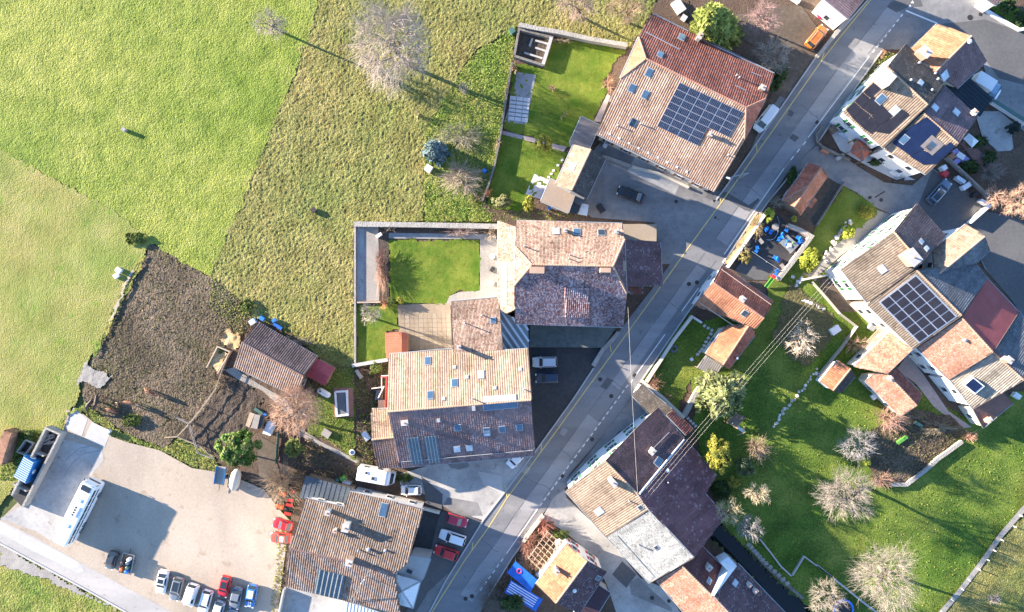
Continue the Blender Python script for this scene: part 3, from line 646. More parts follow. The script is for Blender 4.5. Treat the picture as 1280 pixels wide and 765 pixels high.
patch('shed_garden', [(318,398), (340,405), (375,425), (395,445), (425,462), (443,456), (482,452), (486,470), (485,520), (470,560), (466,585), (445,600), (400,608), (375,620), (360,640), (330,610), (285,592), (268,568), (285,545), (307,540), (320,520), (330,497), (300,470), (276,485), (268,470), (272,440), (290,425), (308,418)], 'soil_red', z=0.022, res=0.3, amp=0.12, sc=0.7, seed=71)
patch('orchard_lawn', [(395,448), (425,462), (443,458), (443,575), (425,560), (405,548), (385,540), (392,500), (405,485)], 'lawn', z=0.115, res=0.3, amp=0.08, sc=0.6, seed=73)
patch('lower_verge', [(-30,672), (0,679), (60,712), (110,742), (160,765), (220,800), (-30,800)], 'rank_grass', z=0.0, res=0.25, amp=0.2, sc=0.9, sc2=2.5, seed=77)
patch('gravel_verge', [(0,682), (60,714), (110,744), (150,764), (120,752), (60,725), (20,712), (0,705)], 'gravel_grey', z=0.012, res=0.35, amp=0.06, sc=0.8, seed=78)
patch('village_ground', [(443,282), (622,282), (606,262), (627,165), (640,78), (648,33), (783,62), (800,45), (815,17), (830,-30), (1330,-30), (1330,810), (330,810), (345,780), (362,650), (375,620), (445,600), (466,585), (485,520), (486,455), (443,456)], 'soil_red', z=-0.01, res=0.5, amp=0.05, sc=0.7, holes=[STREAM], seed=79)
# upper garden
patch('upper_lawn', [(690,48), (783,62), (770,78), (757,96), (757,118), (746,138), (735,168), (722,186), (709,186), (628,160), (637,130), (640,78), (678,85)], 'lawn_mown', z=0.075, res=0.28, amp=0.06, sc=0.5, seed=81)
patch('middle_lawn', [(627,166), (707,191), (698,222), (684,232), (664,246), (660,262), (628,264), (608,256), (613,230), (621,200)], 'lawn_mown', z=0.075, res=0.28, amp=0.06, sc=0.5, seed=83)
patch('walled_lawn', [(486,300), (600,300), (600,362), (574,365), (562,370), (557,380), (486,381)], 'lawn_mown', z=0.075, res=0.25, amp=0.06, sc=0.4, seed=85)
patch('side_lawn', [(446,380), (497,380), (497,412), (484,414), (482,452), (446,456)], 'lawn_mown', z=0.075, res=0.25, amp=0.06, sc=0.5, seed=86)
# east gardens
patch('east_garden', [(862,440), (880,400), (960,385), (985,340), (1010,310), (1060,340), (1060,370), (1090,400), (1130,470), (1200,520), (1300,480), (1300,640), (1240,690), (1180,768), (1160,800), (1030,800), (1018,768), (992,742), (968,722), (935,688), (915,668), (903,655), (892,650), (900,620), (880,590), (870,545), (866,505)], 'garden_grass', z=0.06, res=0.3, amp=0.06, sc=0.7, sc2=2.5, seed=91, holes=[STREAM])
patch('far_meadow', [(1285,636), (1300,640), (1300,800), (1170,800), (1178,768), (1240,690)], 'pasture', z=0.36, res=0.25, amp=0.3, sc=0.7, sc2=1.6, seed=93)
patch('front_lawn', [(862,392), (897,420), (880,440), (858,484), (848,515), (838,508), (800,470), (820,440)], 'garden_grass', z=0.06, res=0.3, amp=0.05, sc=0.6, seed=95)
patch('corner_lawn', [(1054,234), (1072,242), (1092,255), (1095,270), (1060,295), (1030,315), (1010,345), (1000,340), (985,335), (1010,300), (1030,265)], 'lawn', z=0.125, res=0.3, amp=0.06, sc=0.5, seed=97)
patch('kitchen_plot', [(985,355), (1000,362), (1045,395), (1040,420), (1010,460), (985,445), (965,420), (975,390)], 'mud_grass', z=0.2, res=0.3, amp=0.14, sc=0.6, seed=98)
patch('bare_plot', [(1082,545), (1105,528), (1140,510), (1190,520), (1205,540), (1185,560), (1165,572), (1150,590), (1130,605), (1095,603), (1085,580)], 'mud', z=0.23, res=0.28, amp=0.16, sc=0.7, seed=99)
patch('strip_lawn', [(960,345), (985,340), (985,362), (968,392), (948,440), (930,455), (915,462), (940,420), (955,398)], 'lawn', z=0.125, res=0.3, amp=0.06, sc=0.5, seed=100)
patch('hedge_bed', [(1250,0), (1300,28), (1300,60), (1280,42), (1237,10)], 'garden_grass', z=0.14, res=0.25, amp=0.05, sc=0.5, seed=101)
patch('slope_bank', [(1190,200), (1280,180), (1300,300), (1262,275), (1222,252)], 'soil_red', z=0.1, res=0.3, amp=0.1, sc=0.6, seed=102)

# stream between its walls
P = wpoly(STREAM); mb = MB(); mb.add([(p.x, p.y, -1.5) for p in P], [tuple(range(len(P)))]); mb.build('stream', 'water', kind='structure')
mb = MB(); n = len(P); mb.add([(p.x, p.y, -1.6) for p in P] + [(p.x, p.y, 0.02) for p in P], [(i, (i + 1) % n, n + (i + 1) % n, n + i) for i in range(n)]); mb.build('stream_bank', 'stone_dark', kind='structure')

# paved surfaces, each a few millimetres over the one below
ROADL = [(518,800), (537,765), (556,728), (604,650), (634,611), (668,566), (717,498), (742,460), (773,415), (822,352), (860,297), (895,250), (922,213), (960,158), (1020,71), (1049,40), (1083,2), (1110,-40)]
ROADR = [(585,800), (606,752), (640,697), (675,648), (712,592), (760,537), (800,480), (838,422), (862,387), (880,362), (908,325), (960,252), (985,215), (1020,180), (1060,122), (1100,66), (1132,28), (1165,-40)]
sheet('road', ROADL + ROADR[::-1], 'asphalt', 0.080)
YEL = [(530,782), (545,757), (581,700), (610,660), (634,622), (690,546), (737,481), (774,430), (826,358), (860,310), (903,251), (968,160), (1026,77), (1051,45), (1088,0), (1110,-30)]
WHT = [(590,752), (612,719), (633,692), (673,635), (706,589), (741,541), (785,481), (831,418), (872,361), (905,318), (967,230), (1010,172), (1086,71), (1128,18)]
def lerpline(a, b, t):
    n = 40; out = []
    def at(l, s):
        k = s * (len(l) - 1); i = min(int(k), len(l) - 2); f = k - i
        return (l[i][0] + (l[i+1][0] - l[i][0]) * f, l[i][1] + (l[i+1][1] - l[i][1]) * f)
    # pair by nearest point so the two lines keep step
    A = [at(a, i / 400) for i in range(401)]
    for i in range(n + 1):
        p = at(b, i / n); q = min(A, key=lambda r: (r[0]-p[0])**2 + (r[1]-p[1])**2)
        out.append((q[0] + (p[0] - q[0]) * t, q[1] + (p[1] - q[1]) * t))
    return out
MID = lerpline(YEL, WHT, 0.52); RGT = lerpline(YEL, WHT, 1.0); Q34 = lerpline(YEL, WHT, 0.86)
sheet('road_lane', MID[0:17] + RGT[0:17][::-1], 'asphalt_pale', 0.084)
sheet('road_lane', MID[18:27] + Q34[18:27][::-1], 'asphalt_pale', 0.084)
sheet('road_lane', MID[28:41] + RGT[28:41][::-1], 'asphalt_pale', 0.084)
for k, p in enumerate([pts(Kaa, '350 330, 440 370, 400 425, 330 350'), pts(Kaa, '260 395, 355 460, 320 500, 255 430'), pts(Kk, '112 258, 145 275, 120 312, 92 295'), pts(Q2, '850 500, 940 550, 870 640, 780 610'), pts(Q2, '930 560, 990 590, 920 680, 862 650'),
        pts(Kd, '975 575, 1050 620, 1000 670, 940 630'), pts(Kl, '150 85, 190 110, 130 165, 85 130'), pts(Q3, '810 45, 865 75, 830 110, 785 80'), pts(Kaa, '470 105, 495 125, 470 160, 437 140'), pts(Ku, '690 640, 780 690, 740 765, 650 765'), pts(Ku, '700 655, 730 672, 715 700, 688 688')]):
    sheet('road_patch', p, ['asphalt_worn', 'asphalt_dark', 'asphalt_pale'][k % 3] if k not in (1, 5) else 'asphalt', 0.089 + 0.0006 * k)
sheet('road_patch', pts(Q3, '195 475, 300 500, 470 600, 545 545, 555 560, 480 650, 440 640, 310 560, 190 560, 130 540'), 'asphalt_dark', 0.099)
sheet('road_patch', pts(Kn, '500 15, 545 -10, 660 -10, 680 35, 600 40, 535 70, 480 40'), 'asphalt_dark', 0.099)
for k_, t_ in enumerate((.50, .93)):
    L_ = lerpline(YEL, WHT, t_)
    for a_ in range(1, 38, 3): sheet('road_seam', strip_poly([(x + random.uniform(-.5, .5), y + random.uniform(-.5, .5)) for x, y in L_[a_:a_ + 3]], .45), 'asphalt_dark', .0995 + .0004 * k_)
for a_, b_ in (((700,560), (722,578)), ((830,372), (852,390)), ((930,230), (952,246)), ((600,672), (622,690)), ((1000,130), (1022,148)), ((655,596), (690,612)), ((760,470), (780,486))):
    sheet('road_crack', strip_poly([(a_[0] + (b_[0] - a_[0]) * i / 6 + random.uniform(-1.2, 1.2), a_[1] + (b_[1] - a_[1]) * i / 6 + random.uniform(-1.2, 1.2)) for i in range(7)], .5), 'asphalt_dark', .1004)
# side roads and yards
sheet('side_road', [(1120,30), (1150,-40), (1210,-40), (1228,12), (1282,44), (1340,70), (1340,190), (1280,165), (1243,125), (1230,85), (1215,45), (1172,32), (1140,62), (1105,62)], 'asphalt_worn', 0.072)
sheet('side_road', pts(Q7, '420 235, 640 215, 860 190, 1249 320, 1340 420, 1340 900, 1249 830, 1000 765, 880 600, 735 355'), 'asphalt_dark', 0.0765)
sheet('alley', [(985,214), (1022,180), (1045,190), (1075,210), (1105,228), (1140,232), (1165,210), (1200,235), (1222,255), (1240,270), (1300,300), (1340,340), (1340,420), (1285,400), (1262,372), (1230,335), (1210,285), (1185,300), (1146,258), (1118,270), (1092,258), (1070,240), (1045,228), (1020,213), (1000,232)], 'asphalt_worn', 0.070)
sheet('alley_yard', [(1148,255), (1165,212), (1200,232), (1222,250), (1235,250), (1208,282), (1184,300)], 'asphalt_dark', 0.0745)
sheet('side_road', [(1205,285), (1222,262), (1262,270), (1300,290), (1340,330), (1340,430), (1285,405), (1262,372), (1235,340)], 'asphalt_dark', 0.0745)
sheet('gravel_drive', [(1095,262), (1118,270), (1100,285), (1050,320), (1022,345), (1020,352), (1000,340), (1030,318), (1062,292)], 'gravel_grey', 0.048)
sheet('parking_lot', [(83,512), (105,518), (140,546), (160,553), (200,563), (240,585), (285,592), (330,612), (352,640), (362,650), (345,780), (190,780), (100,722), (40,690), (20,668), (0,650), (30,620), (66,566)], 'gravel', 0.040)
sheet('concrete_apron', [(76,548), (128,562), (130,575), (108,602), (70,680), (45,664), (0,648), (28,632), (60,575)], 'concrete_yard', 0.048)
sheet('concrete_slab', pts(Kv, '385 165, 440 45, 525 115, 490 215'), 'concrete', 0.055)
sheet('concrete_slab', pts(Kv, '505 225, 550 130, 665 185, 625 285'), 'concrete', 0.055)
sheet('yard_road', [(-30,636), (0,650), (45,672), (95,700), (150,730), (215,765), (250,790), (205,790), (160,766), (110,738), (60,711), (0,679), (-30,662)], 'pale_road', 0.052)
sheet('pavement', [(0,652), (45,675), (98,702), (106,714), (98,716), (40,688), (0,665)], 'concrete', 0.058)
sheet('farm_path', pts(Kf, '255 330, 290 360, 400 430, 520 500, 590 540, 620 700, 760 765, 640 690, 520 560, 420 470, 270 400, 190 345'), 'gravel_grey', 0.036)
sheet('garden_path', pts(Kg, '620 85, 680 110, 1000 265, 1010 285, 980 280, 650 120'), 'gravel_grey', 0.036)
sheet('driveway', [(352,560), (325,545), (322,568), (325,612), (345,630), (352,600), (345,575)], 'dirt_track', 0.034)
sheet('courtyard', [(740,190), (757,170), (800,190), (858,225), (890,245), (893,258), (860,298), (842,330), (826,330), (818,278), (740,272), (728,262)], 'asphalt_worn', 0.050)
sheet('concrete_strip', pts(Kb, '930 262, 1075 330, 1243 400, 1243 440, 1190 440, 1165 492, 880 355'), 'concrete', 0.0545)
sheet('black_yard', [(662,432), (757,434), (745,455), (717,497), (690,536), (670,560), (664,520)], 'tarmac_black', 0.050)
sheet('concrete_yard', [(500,592), (560,575), (668,566), (656,582), (634,611), (604,650), (570,640), (545,626), (525,615), (500,606)], 'concrete_yard', 0.050)
sheet('yard_patch', pts(Kh, '460 260, 590 370, 585 465, 490 430, 480 350'), 'asphalt_dark', 0.055)
sheet('yard_patch', pts(Kh, '620 190, 740 175, 750 205, 690 225, 640 215'), 'asphalt_worn', 0.0552)
sheet('yard_patch', pts(Kh, '800 235, 940 260, 950 370, 830 310'), 'concrete', 0.0554)
sheet('yard_patch', pts(Kh, '620 390, 800 420, 830 500, 680 500, 590 440'), 'asphalt_worn', 0.0556)
sheet('parking_bays', [(552,640), (580,640), (602,652), (576,695), (555,728), (537,765), (528,782), (500,782), (520,735), (532,690)], 'asphalt_dark', 0.052)
sheet('wash_strip', [(535,740), (565,712), (580,690), (556,728), (537,765), (520,765)], 'asphalt_worn', 0.057)
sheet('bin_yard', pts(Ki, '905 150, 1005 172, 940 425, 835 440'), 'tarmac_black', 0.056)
sheet('back_yard', pts(Ki, '88 612, 440 700, 430 790, 40 790'), 'concrete_yard', 0.050)
sheet('mill_lane', [(676,650), (690,625), (704,604), (708,622), (760,672), (800,722), (830,735), (850,765), (880,800), (760,800), (770,765), (760,735), (745,700), (725,680), (702,662), (685,652)], 'concrete_yard', 0.052)
sheet('lane_patch', pts(Kj, '945 460, 1030 540, 970 620, 885 540'), 'asphalt_dark', 0.056)
sheet('yard_patch', pts(Kj, '985 590, 1040 560, 1243 740, 1243 765, 1000 660'), 'asphalt_worn', 0.0565)
sheet('forecourt', pts(Kk, '530 70, 600 140, 640 190, 575 240, 520 240, 440 290, 380 370, 250 480, 110 640, 20 700, 0 765, -60 765, 200 500, 400 250, 500 110'), 'asphalt_worn', 0.0705)
sheet('orange_car_drive', [(905,22), (960,10), (1000,5), (1022,35), (1030,55), (1020,72), (985,125), (960,158), (950,150), (968,110), (985,90), (965,70), (930,50)], 'dirt_track', 0.040)
sheet('verge_strip', [(960,158), (985,125), (975,120), (955,150), (930,205), (905,240), (895,250), (922,213)], 'asphalt_worn', 0.045)
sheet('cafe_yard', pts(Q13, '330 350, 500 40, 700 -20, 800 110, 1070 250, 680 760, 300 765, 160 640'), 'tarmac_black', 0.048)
sheet('cafe_yard', pts(Q13, '360 430, 540 550, 680 650, 610 765, 420 765, 180 640'), 'asphalt_dark', 0.0525)
sheet('cabin_yard', pts(Q3, '870 670, 1080 375, 1110 420, 1200 430, 990 765, 830 765, 700 680'), 'dirt_track', 0.046)
sheet('side_path', pts(Km, '765 565, 860 560, 960 640, 1060 720, 1080 765, 900 765, 830 680'), 'dirt_track', 0.047)
sheet('gravel_bed', [(446,284), (473,284), (474,376), (446,377)], 'gravel_grey', 0.048)
sheet('bed_edge', [(446,284), (455,284), (454,376), (446,377)], 'concrete_yard', 0.052)
sheet('garden_path', [(600,299), (623,299), (623,372), (575,378), (562,382), (557,381), (562,370), (574,365), (600,363)], 'gravel_grey', 0.048)
sheet('border_bed', [(474,286), (622,286), (622,299), (486,299), (486,380), (474,380)], 'soil', 0.044)
sheet('border_path', [(486,291), (620,293), (620,299), (486,298)], 'paving_grey', 0.049)
sheet('terrace_base', [(497,381), (563,379), (566,440), (500,437)], 'paving_tan', 0.050)
sheet('garden_walk', pts(Kb, '120 108, 335 160, 420 185, 518 208, 500 238, 420 215, 330 185, 125 132'), 'paving_pink', 0.052)
sheet('pool_terrace', pts(Ka, '220 430, 335 448, 275 745, 145 728, 200 560'), 'paving_grey', 0.052)
sheet('house_path', pts(Ka, '760 560, 780 575, 720 730, 680 725'), 'paving_pink', 0.053)
sheet('upper_yard', [(840,0), (861,0), (862,40), (845,30), (815,17)], 'soil_red', 0.03)
sheet('terrace_lilac', pts(Kb, '325 370, 412 405, 370 525, 272 490'), 'paving_pale', 0.052)
sheet('patio_white', [(1036,163), (1050,158), (1066,180), (1100,204), (1144,225), (1120,225), (1085,208), (1050,188)], 'paving_pale', 0.075)
sheet('patio_garden', pts(Q4, '480 330, 640 480, 880 700, 760 790, 600 640, 420 420'), 'paving_red', 0.072)
sheet('patio_terrace', pts(Q4, '620 60, 700 -10, 920 -10, 1110 150, 1080 300, 1100 470, 1060 500, 900 510, 700 330'), 'concrete_yard', 0.066)
sheet('mill_patio', pts(Kq, '550 300, 640 420, 790 640, 930 735, 870 745, 700 610, 600 480, 480 390'), 'paving_pink', 0.075)
sheet('orchard_edge_path', pts(Kt, '640 355, 680 390, 780 490, 880 590, 985 680, 970 690, 860 600, 740 490, 640 375'), 'stone_dark', 0.075)
# kerbs
def kerb(line, w=0.22, z=0.19, mat='concrete', name='kerb'):
    MB().wallstrip(wpoly(line), w, 0.02, z).build(name, mat, kind='structure')
kerb([(518,800), (537,765), (556,728), (604,650), (634,611), (668,566), (717,498), (742,460)])
kerb([(895,250), (922,213), (960,158), (1020,71), (1049,40), (1083,2), (1105,-30)])
kerb([(606,752), (640,697), (675,648)]); kerb([(838,422), (862,387), (868,380)]); kerb([(905,330), (960,252), (985,222)]); kerb([(1020,181), (1060,122), (1102,64)])
kerb([(-30,662), (0,679), (60,711), (110,738), (160,766), (205,790)], 0.3, 0.15)
kerb([(800,478), (815,456), (838,422)])
# painted lines, each stroke laid just over the asphalt
def line(name, p, w, mat, z=0.1012):
    return sheet(name, strip_poly(p, w), mat, z)
line('yellow_line', YEL, 1.15, 'line_yellow')
for k, (t0, t1) in enumerate([((634,622), (631,606)), ((764,440), (762,428)), ((1026,77), (1030,66)), ((946,190), (945,180)), ((901,252), (899,246)), ((676,566), (677,553)), ((590,688), (591,678))]):
    line('yellow_tick', [t0, t1], 1.1, 'line_yellow', 0.1018)
def along(a, b, n, fill, w, z=0.1014):
    for i in range(n):
        t0 = i / n; t1 = t0 + fill / n
        line('road_dash', [(a[0] + (b[0]-a[0])*t0, a[1] + (b[1]-a[1])*t0), (a[0] + (b[0]-a[0])*t1, a[1] + (b[1]-a[1])*t1)], w, 'line_white', z)
along((785,481), (741,541), 9, 0.55, 1.3); along((741,541), (706,589), 7, 0.55, 1.3); along((706,589), (673,635), 7, 0.55, 1.3)
along((629,698), (598,741), 6, 0.55, 1.2); along((1128,18), (1088,69), 8, 0.5, 1.4); along((796,468), (786,481), 2, .5, 1.2); along((1007,177), (984,205), 3, 0.45, 1.5)
for a, b in [((672,636), (633,692)), ((831,418), (796,467)), ((873,360), (852,389)), ((985,207), (985,207)), ((1086,71), (1010,172)), ((980,210), (905,318))]:
    if a != b: line('edge_line', [a, b], 1.1, 'line_white', 0.1016)
line('stop_line', [(1132,13.5), (1171,29.5)], 1.9, 'line_white', 0.1016)
for c in ((1140,3), (1137,8)):
    sheet('give_way_tooth', [(c[0]-2.2, c[1]+1.3), (c[0]+0.2, c[1]-2.2), (c[0]+2.2, c[1]+1.2)], 'line_white', 0.1016)
line('bay_line', [(1271,166), (1280,152)], 1.6, 'line_white', 0.0790)
# manhole covers, gully grates
for (x, y), r in [((764,495), .36), ((740,549), .36), ((763,494), .0), ((590,745), .36), ((582,748), .36), ((861,355), .36), ((871,353), .36), ((1101,250), .33), ((845,252), .30), ((894,272), .22), ((750,474), .36), ((763,495.5), .0), ((815,747), .36), ((836,751), .30), ((1212,22), .45), ((1225,18), .3)]:
    if r:
        o = MB().disc((*W(x, y)[:2], 0.095), r, 0.012, 18).build('manhole_cover', 'iron'); o['kind'] = 'structure'
for (x, y), a in [((703,595), .9), ((793,469), .9), ((1021,153), .9), ((1087,247), .4)]:
    o = MB().box((*W(x, y)[:2], 0.098), (0.62, 0.5, 0.02), a).build('gully_grate', 'iron'); o['kind'] = 'structure'
o = MB().box((*W(*Ko(380,445))[:2], 0.08), (2.0, 0.22, 0.03), 0.55).build('drain_channel', 'iron'); o['kind'] = 'structure'
o = MB().box((*W(*Kn(458,300))[:2], 0.1), (0.75, 1.5, 0.03), -0.55).build('gully_grate', 'rust'); o['kind'] = 'structure'
# ------------------------------------------------------------------ houses
# the large house with the solar roof, top centre
A = Building('farmhouse', 'large hipped farmhouse with terracotta roof and blue solar panels beside the road', dict(
    nw=(*Ka(1030,85),6.6), ne=(*Q1(1168,72),6.6), rl=(*Ka(990,350),12.4), rr=(*Q1(950,340),12.4), sw=(*Kb(697,132),5.6), se=(*Q3(205,490),5.6),
    wl=(*Ka(948,222),9.2), wh=(*Ka(838,468),9.0), el=(*Q1(1100,272),9.0), eh=(*Q1(938,582),8.6)),
    [('nw wl rl rr el ne', 'terra_rd'), ('wh sw se eh rr rl', 'terra'), ('wl wh rl', 'brick_l'), ('el rr eh', 'redtile')], wall='plaster_cream', overhang=0.7, shutter='shutter_brown', ridge='ridge_red')  # north-east slope's shade put into its darker red tile colour
pl = A.planes[1]
o_ = pl.hit(*Q1(432,140)); e1 = pl.hit(*Q1(925,373)) - o_; e2 = pl.hit(*Q1(265,487)) - o_
ux = e1.normalized(); uy = (e2 - ux * e2.dot(ux)).normalized(); pw = e1.length / 6; ph = e2.length / 7
n_ = ux.cross(uy); n_ = n_ if n_.z > 0 else -n_
for i in range(6):
    for j in range(7 if i < 4 else 4):
        c = o_ + ux * (pw * (i + .5)) + uy * (ph * (j + .5)) + n_ * 0.16
        fr = MB().frame_box(c, ux, uy, n_, pw - 0.03, ph - 0.03, 0.05).build('solar_panel', 'alu', A.root)
        MB().frame_box(c + n_ * 0.03, ux, uy, n_, pw - 0.16, ph - 0.10, 0.02).build('cell_sheet', 'solar', fr)
        mb = MB()
        for k in range(1, 6): mb.frame_box(c + n_ * 0.042 + ux * ((k / 6 - .5) * (pw - .16)), ux, uy, n_, 0.018, ph - .12, 0.004)
        mb.build('cell_line', 'alu', fr, kind='stuff')
for x, y in [(195,65), (62,185), (165,235), (72,455)]: A.skylight(1, *Q1(x, y))
A.skylight(1, *Kb(913,62)); A.skylight(0, *Ka(1205,225), 0.9, 1.3); A.skylight(0, *Ka(1076,328))
A.chimney(0, *Ku(152,235), 0.6, 1.0, 1.6); A.chimney(0, *Q1(1058,200), 0.7, 0.6, 1.2, 'chimney_red'); A.chimney(1, *Q1(662,555), 0.5, 0.5, 0.9, 'chimney_red')
for x, y in [(868,95), (890,112)]: A.pipe(0, *Q1(x, y))
A.pipe(1, *Q1(125,468)); A.pipe(1, *Q1(805,712)); A.pipe(1, *Kb(822,85))
for p in ('985 195, 1190 300', '1040 90, 1243 190'): A.bar(0, *pts(Ka, p), mat='alu', r=.07)
for p in ('170 240, 600 440', '375 515, 440 545', '470 435, 535 462'): A.bar(0, *pts(Ku, p), mat='alu', r=.06)
A.bar(1, *pts(Kb, '715 110, 1243 350'), r=.05)
for k in range(9):
    t = k / 8; A.panel(1, *Kb(775 + 460 * t, 130 + 225 * t), 0.3, 0.3, 'frame_white', 'snow_hook', lift=0.12)

# annex of the farmhouse
B1 = Building('garden_annex', 'long low annex with gabled tile roof between lawn and courtyard', dict(
    a=(*Kb(556,200),5.6), b=(*Kb(662,222),7.4), c=(*Kb(547,468),7.4), d=(*Kb(452,430),5.6), e=(*Kb(748,282),5.6), f=(*Kb(637,518),5.6)),
    [('a b c d', 'tan'), ('b e f c', 'dark_slope')], wall='plaster_grey', overhang=0.3, cat='outbuilding')
B1.skylight(0, *Kb(552,328), 0.9, 1.0, 'skyglass_pale')
B2 = Building('flat_roof_shed', 'flat grey roofed shed above the tiled garden annex', dict(a=(*Kb(605,28),3.3), b=(*Kb(714,78),3.3), c=(*Kb(655,215),3.3), d=(*Kb(535,186),3.3)), [('a b c d', 'flat_grey')], wall='plaster_grey', overhang=0.15, cat='shed')
B3 = Building('flat_roof_shed', 'flat brown roofed shed below the tiled garden annex', dict(a=(*Kb(420,398),2.9), b=(*Kb(575,470),2.9), c=(*Kb(527,602),2.9), d=(*Kb(365,533),2.9)), [('a b c d', 'flat_brown')], wall='timber', overhang=0.15, cat='shed')
for q, hh, mt in [('580 490, 640 515, 600 560, 545 535', 2.4, 'corr_dark'), ('545 545, 600 565, 575 610, 525 598', 2.2, 'glass'), ('610 545, 650 555, 640 620, 585 610', 1.8, 'seam')]:
    t = thing('lean_to', {'corr_dark': 'small dark lean-to roof at the annex corner', 'glass': 'glazed cold frame beside the flat brown shed', 'seam': 'pale metal topped lean-to at the courtyard edge'}[mt], 'lean-to', W(*pts(Kb, q)[0]))
    MB().slab([W(*p, hh) for p in pts(Kb, q)], Vector((0, 0, 1)), 0.1).build('roof', mt, t)
    for p in pts(Kb, q):
        w_ = W(*p, hh); MB().box((w_.x, w_.y, (hh - .1) / 2), (.1, .1, hh - .12)).build('post', 'timber', t)

# the old hipped house in the middle
B = Building('old_house', 'old hipped house with mottled lichen tiles in the middle of the village', dict(
    n1=(*Kd(218,28),6.6), n2=(*Kd(850,45),6.6), r1=(*Kd(310,290),10.6), r2=(*Kd(795,300),10.6), wl=(*Kd(212,182),8.6), wh=(*Kd(207,412),8.4),
    s1=(*Kd(212,642),5.0), s2=(*Kd(855,664),5.0), e1=(*Kd(864,140),8.0), e2=(*Kd(876,462),7.6)),
    [('n1 wl r1 r2 e1 n2', 'mottle'), ('wh s1 s2 e2 r2 r1', 'mottle_shade'), ('wl wh r1', 'mottle'), ('r2 e2 e1', 'maroon')], wall='plaster', overhang=0.45, ridge='ridge')
for x, y, g in [(455,92,'skyglass_pale'), (578,95,'skyglass'), (725,100,'glass')]: B.skylight(0, *Kd(x, y), 1.0, 1.0, g)
B.chimney(0, *Kd(508,88), 0.4, 0.5, 0.9, 'chimney_red'); B.chimney(0, *Kd(812,95), 0.5, 0.5, 0.9); B.pipe(0, *Kd(265,182), h=1.0); B.pipe(0, *Kd(535,232)); B.pipe(0, *Kd(530,255))
B.chimney(1, *Kd(340,325), 2.2, 1.0, 1.2, 'chimney_red', cap=False); B.chimney(1, *Kd(745,325), 1.6, 0.7, 1.0, 'chimney_red', cap=False)
pl = B.planes[1]; dq = [pl.hit(*p) + Vector((0, 0, .05 + z)) for p, z in zip(pts(Kd, '505 430, 655 430, 645 606, 510 604'), (0.05, 0.05, .7, .7))]
dm = MB(); dm.slab(dq, Vector((0, 0, 1)), 0.15); do = dm.build('dormer', 'underlay', B.root); tiles(Plane(dq[::-1]), 'mottle_shade', do)
MB().prism([dq[0], dq[1], dq[2], dq[3]], dq[3].z - 1.8, [p.z - .16 for p in dq]).build('dormer_wall', 'plaster', do)
C2 = Building('west_wing', 'low tiled west wing beside the walled lawn', dict(a=(*Kd(110,30),4.6), b=(*Kd(216,66),6.4), c=(*Kd(212,182),6.5), d=(*Kd(207,412),6.5), e=(*Kd(207,558),6.5), f=(*Kd(160,582),5.6), g=(*Kd(112,552),4.6), h=(*Kd(106,275),4.6)), [('a b c d e f g h', 'mottle')], wall='plaster', overhang=0.3, cat='house wing')
pl = C2.planes[0]; q = [pl.hit(*p) + Vector((0, 0, .12)) for p in pts(Kd, '125 275, 165 275, 160 545, 120 545')]
MB().slab(q, Vector((0, 0, 1)), .1).build('roof_walk', 'flat_brown', C2.root)
C3 = Building('east_wing', 'dark lichen tiled east wing of the old house by the road', dict(a=(*Kd(864,142),7.8), b=(*Kd(1077,155),4.4), c=(*Kd(1090,420),4.4), d=(*Kd(876,418),7.4), e=(*Kd(800,304),9.4)), [('a b c d e', 'maroon')], wall='plaster', overhang=0.3, cat='house wing')
C3.chimney(0, *Kd(855,300), 1.6, 0.9, .5, 'chimney_red', cap=False)
C4 = Building('courtyard_terrace', 'flat sandy terrace deck at the courtyard mouth', dict(a=(*Kd(850,48),1.5), b=(*Kd(1055,48),1.5), c=(*Kd(1055,152),1.5), d=(*Kd(864,140),1.5)), [('a b c d', 'flat_tan')], wall='plaster', overhang=0.05, cat='terrace', windows=False, gutter=False)
C5 = Building('porch', 'small red tiled porch at the roadside corner', dict(a=(*Kd(878,420),3.8), b=(*Kd(970,420),3.3), c=(*Kd(970,465),3.3), d=(*Kd(905,467),3.8)), [('a b c d', 'terra_rd')], wall='plaster_grey', overhang=0.15, cat='porch', windows=False)
C6 = Building('slatted_lean_to', 'grey slatted lean-to roof between the houses', dict(a=(622.6,384.6,3.8), b=(633.5,392.4,3.8), c=(660,407,3.4), d=(661.5,434.5,3.0), e=(628.7,437.2,3.3)), [('a b c d e', 'slat_grey')], wall='timber_grey', overhang=0.2, cat='lean-to', windows=False, gutter=False)
C7 = Building('patio_terrace', 'dark mossy raised terrace below the old house', dict(a=(662,400,1.6), b=(774,404,1.6), c=(753,434.5,1.6), d=(662,434,1.6)), [('a b c d', 'dark_felt')], wall='stone_dark', overhang=0.05, cat='terrace', windows=False, gutter=False)
C8 = Building('tiled_wing', 'orange mottled single slope wing above the big barn house', dict(a=(*Kc(690,606),4.6), b=(*Kc(972,582),4.6), c=(628.7,437.2,6.2), d=(567,441.8,6.2)), [('a b c d', 'mottle')], wall='plaster', overhang=0.25, cat='house wing')
C8.skylight(0, *Kc(938,720), .7, .8, 'skyglass'); C8.chimney(0, *Ke(692,158), .5, .5, 2.0, 'zinc'); C8.pipe(0, *Kc(875,688), h=1.4); C8.pipe(0, *Kc(772,735), h=1.4)

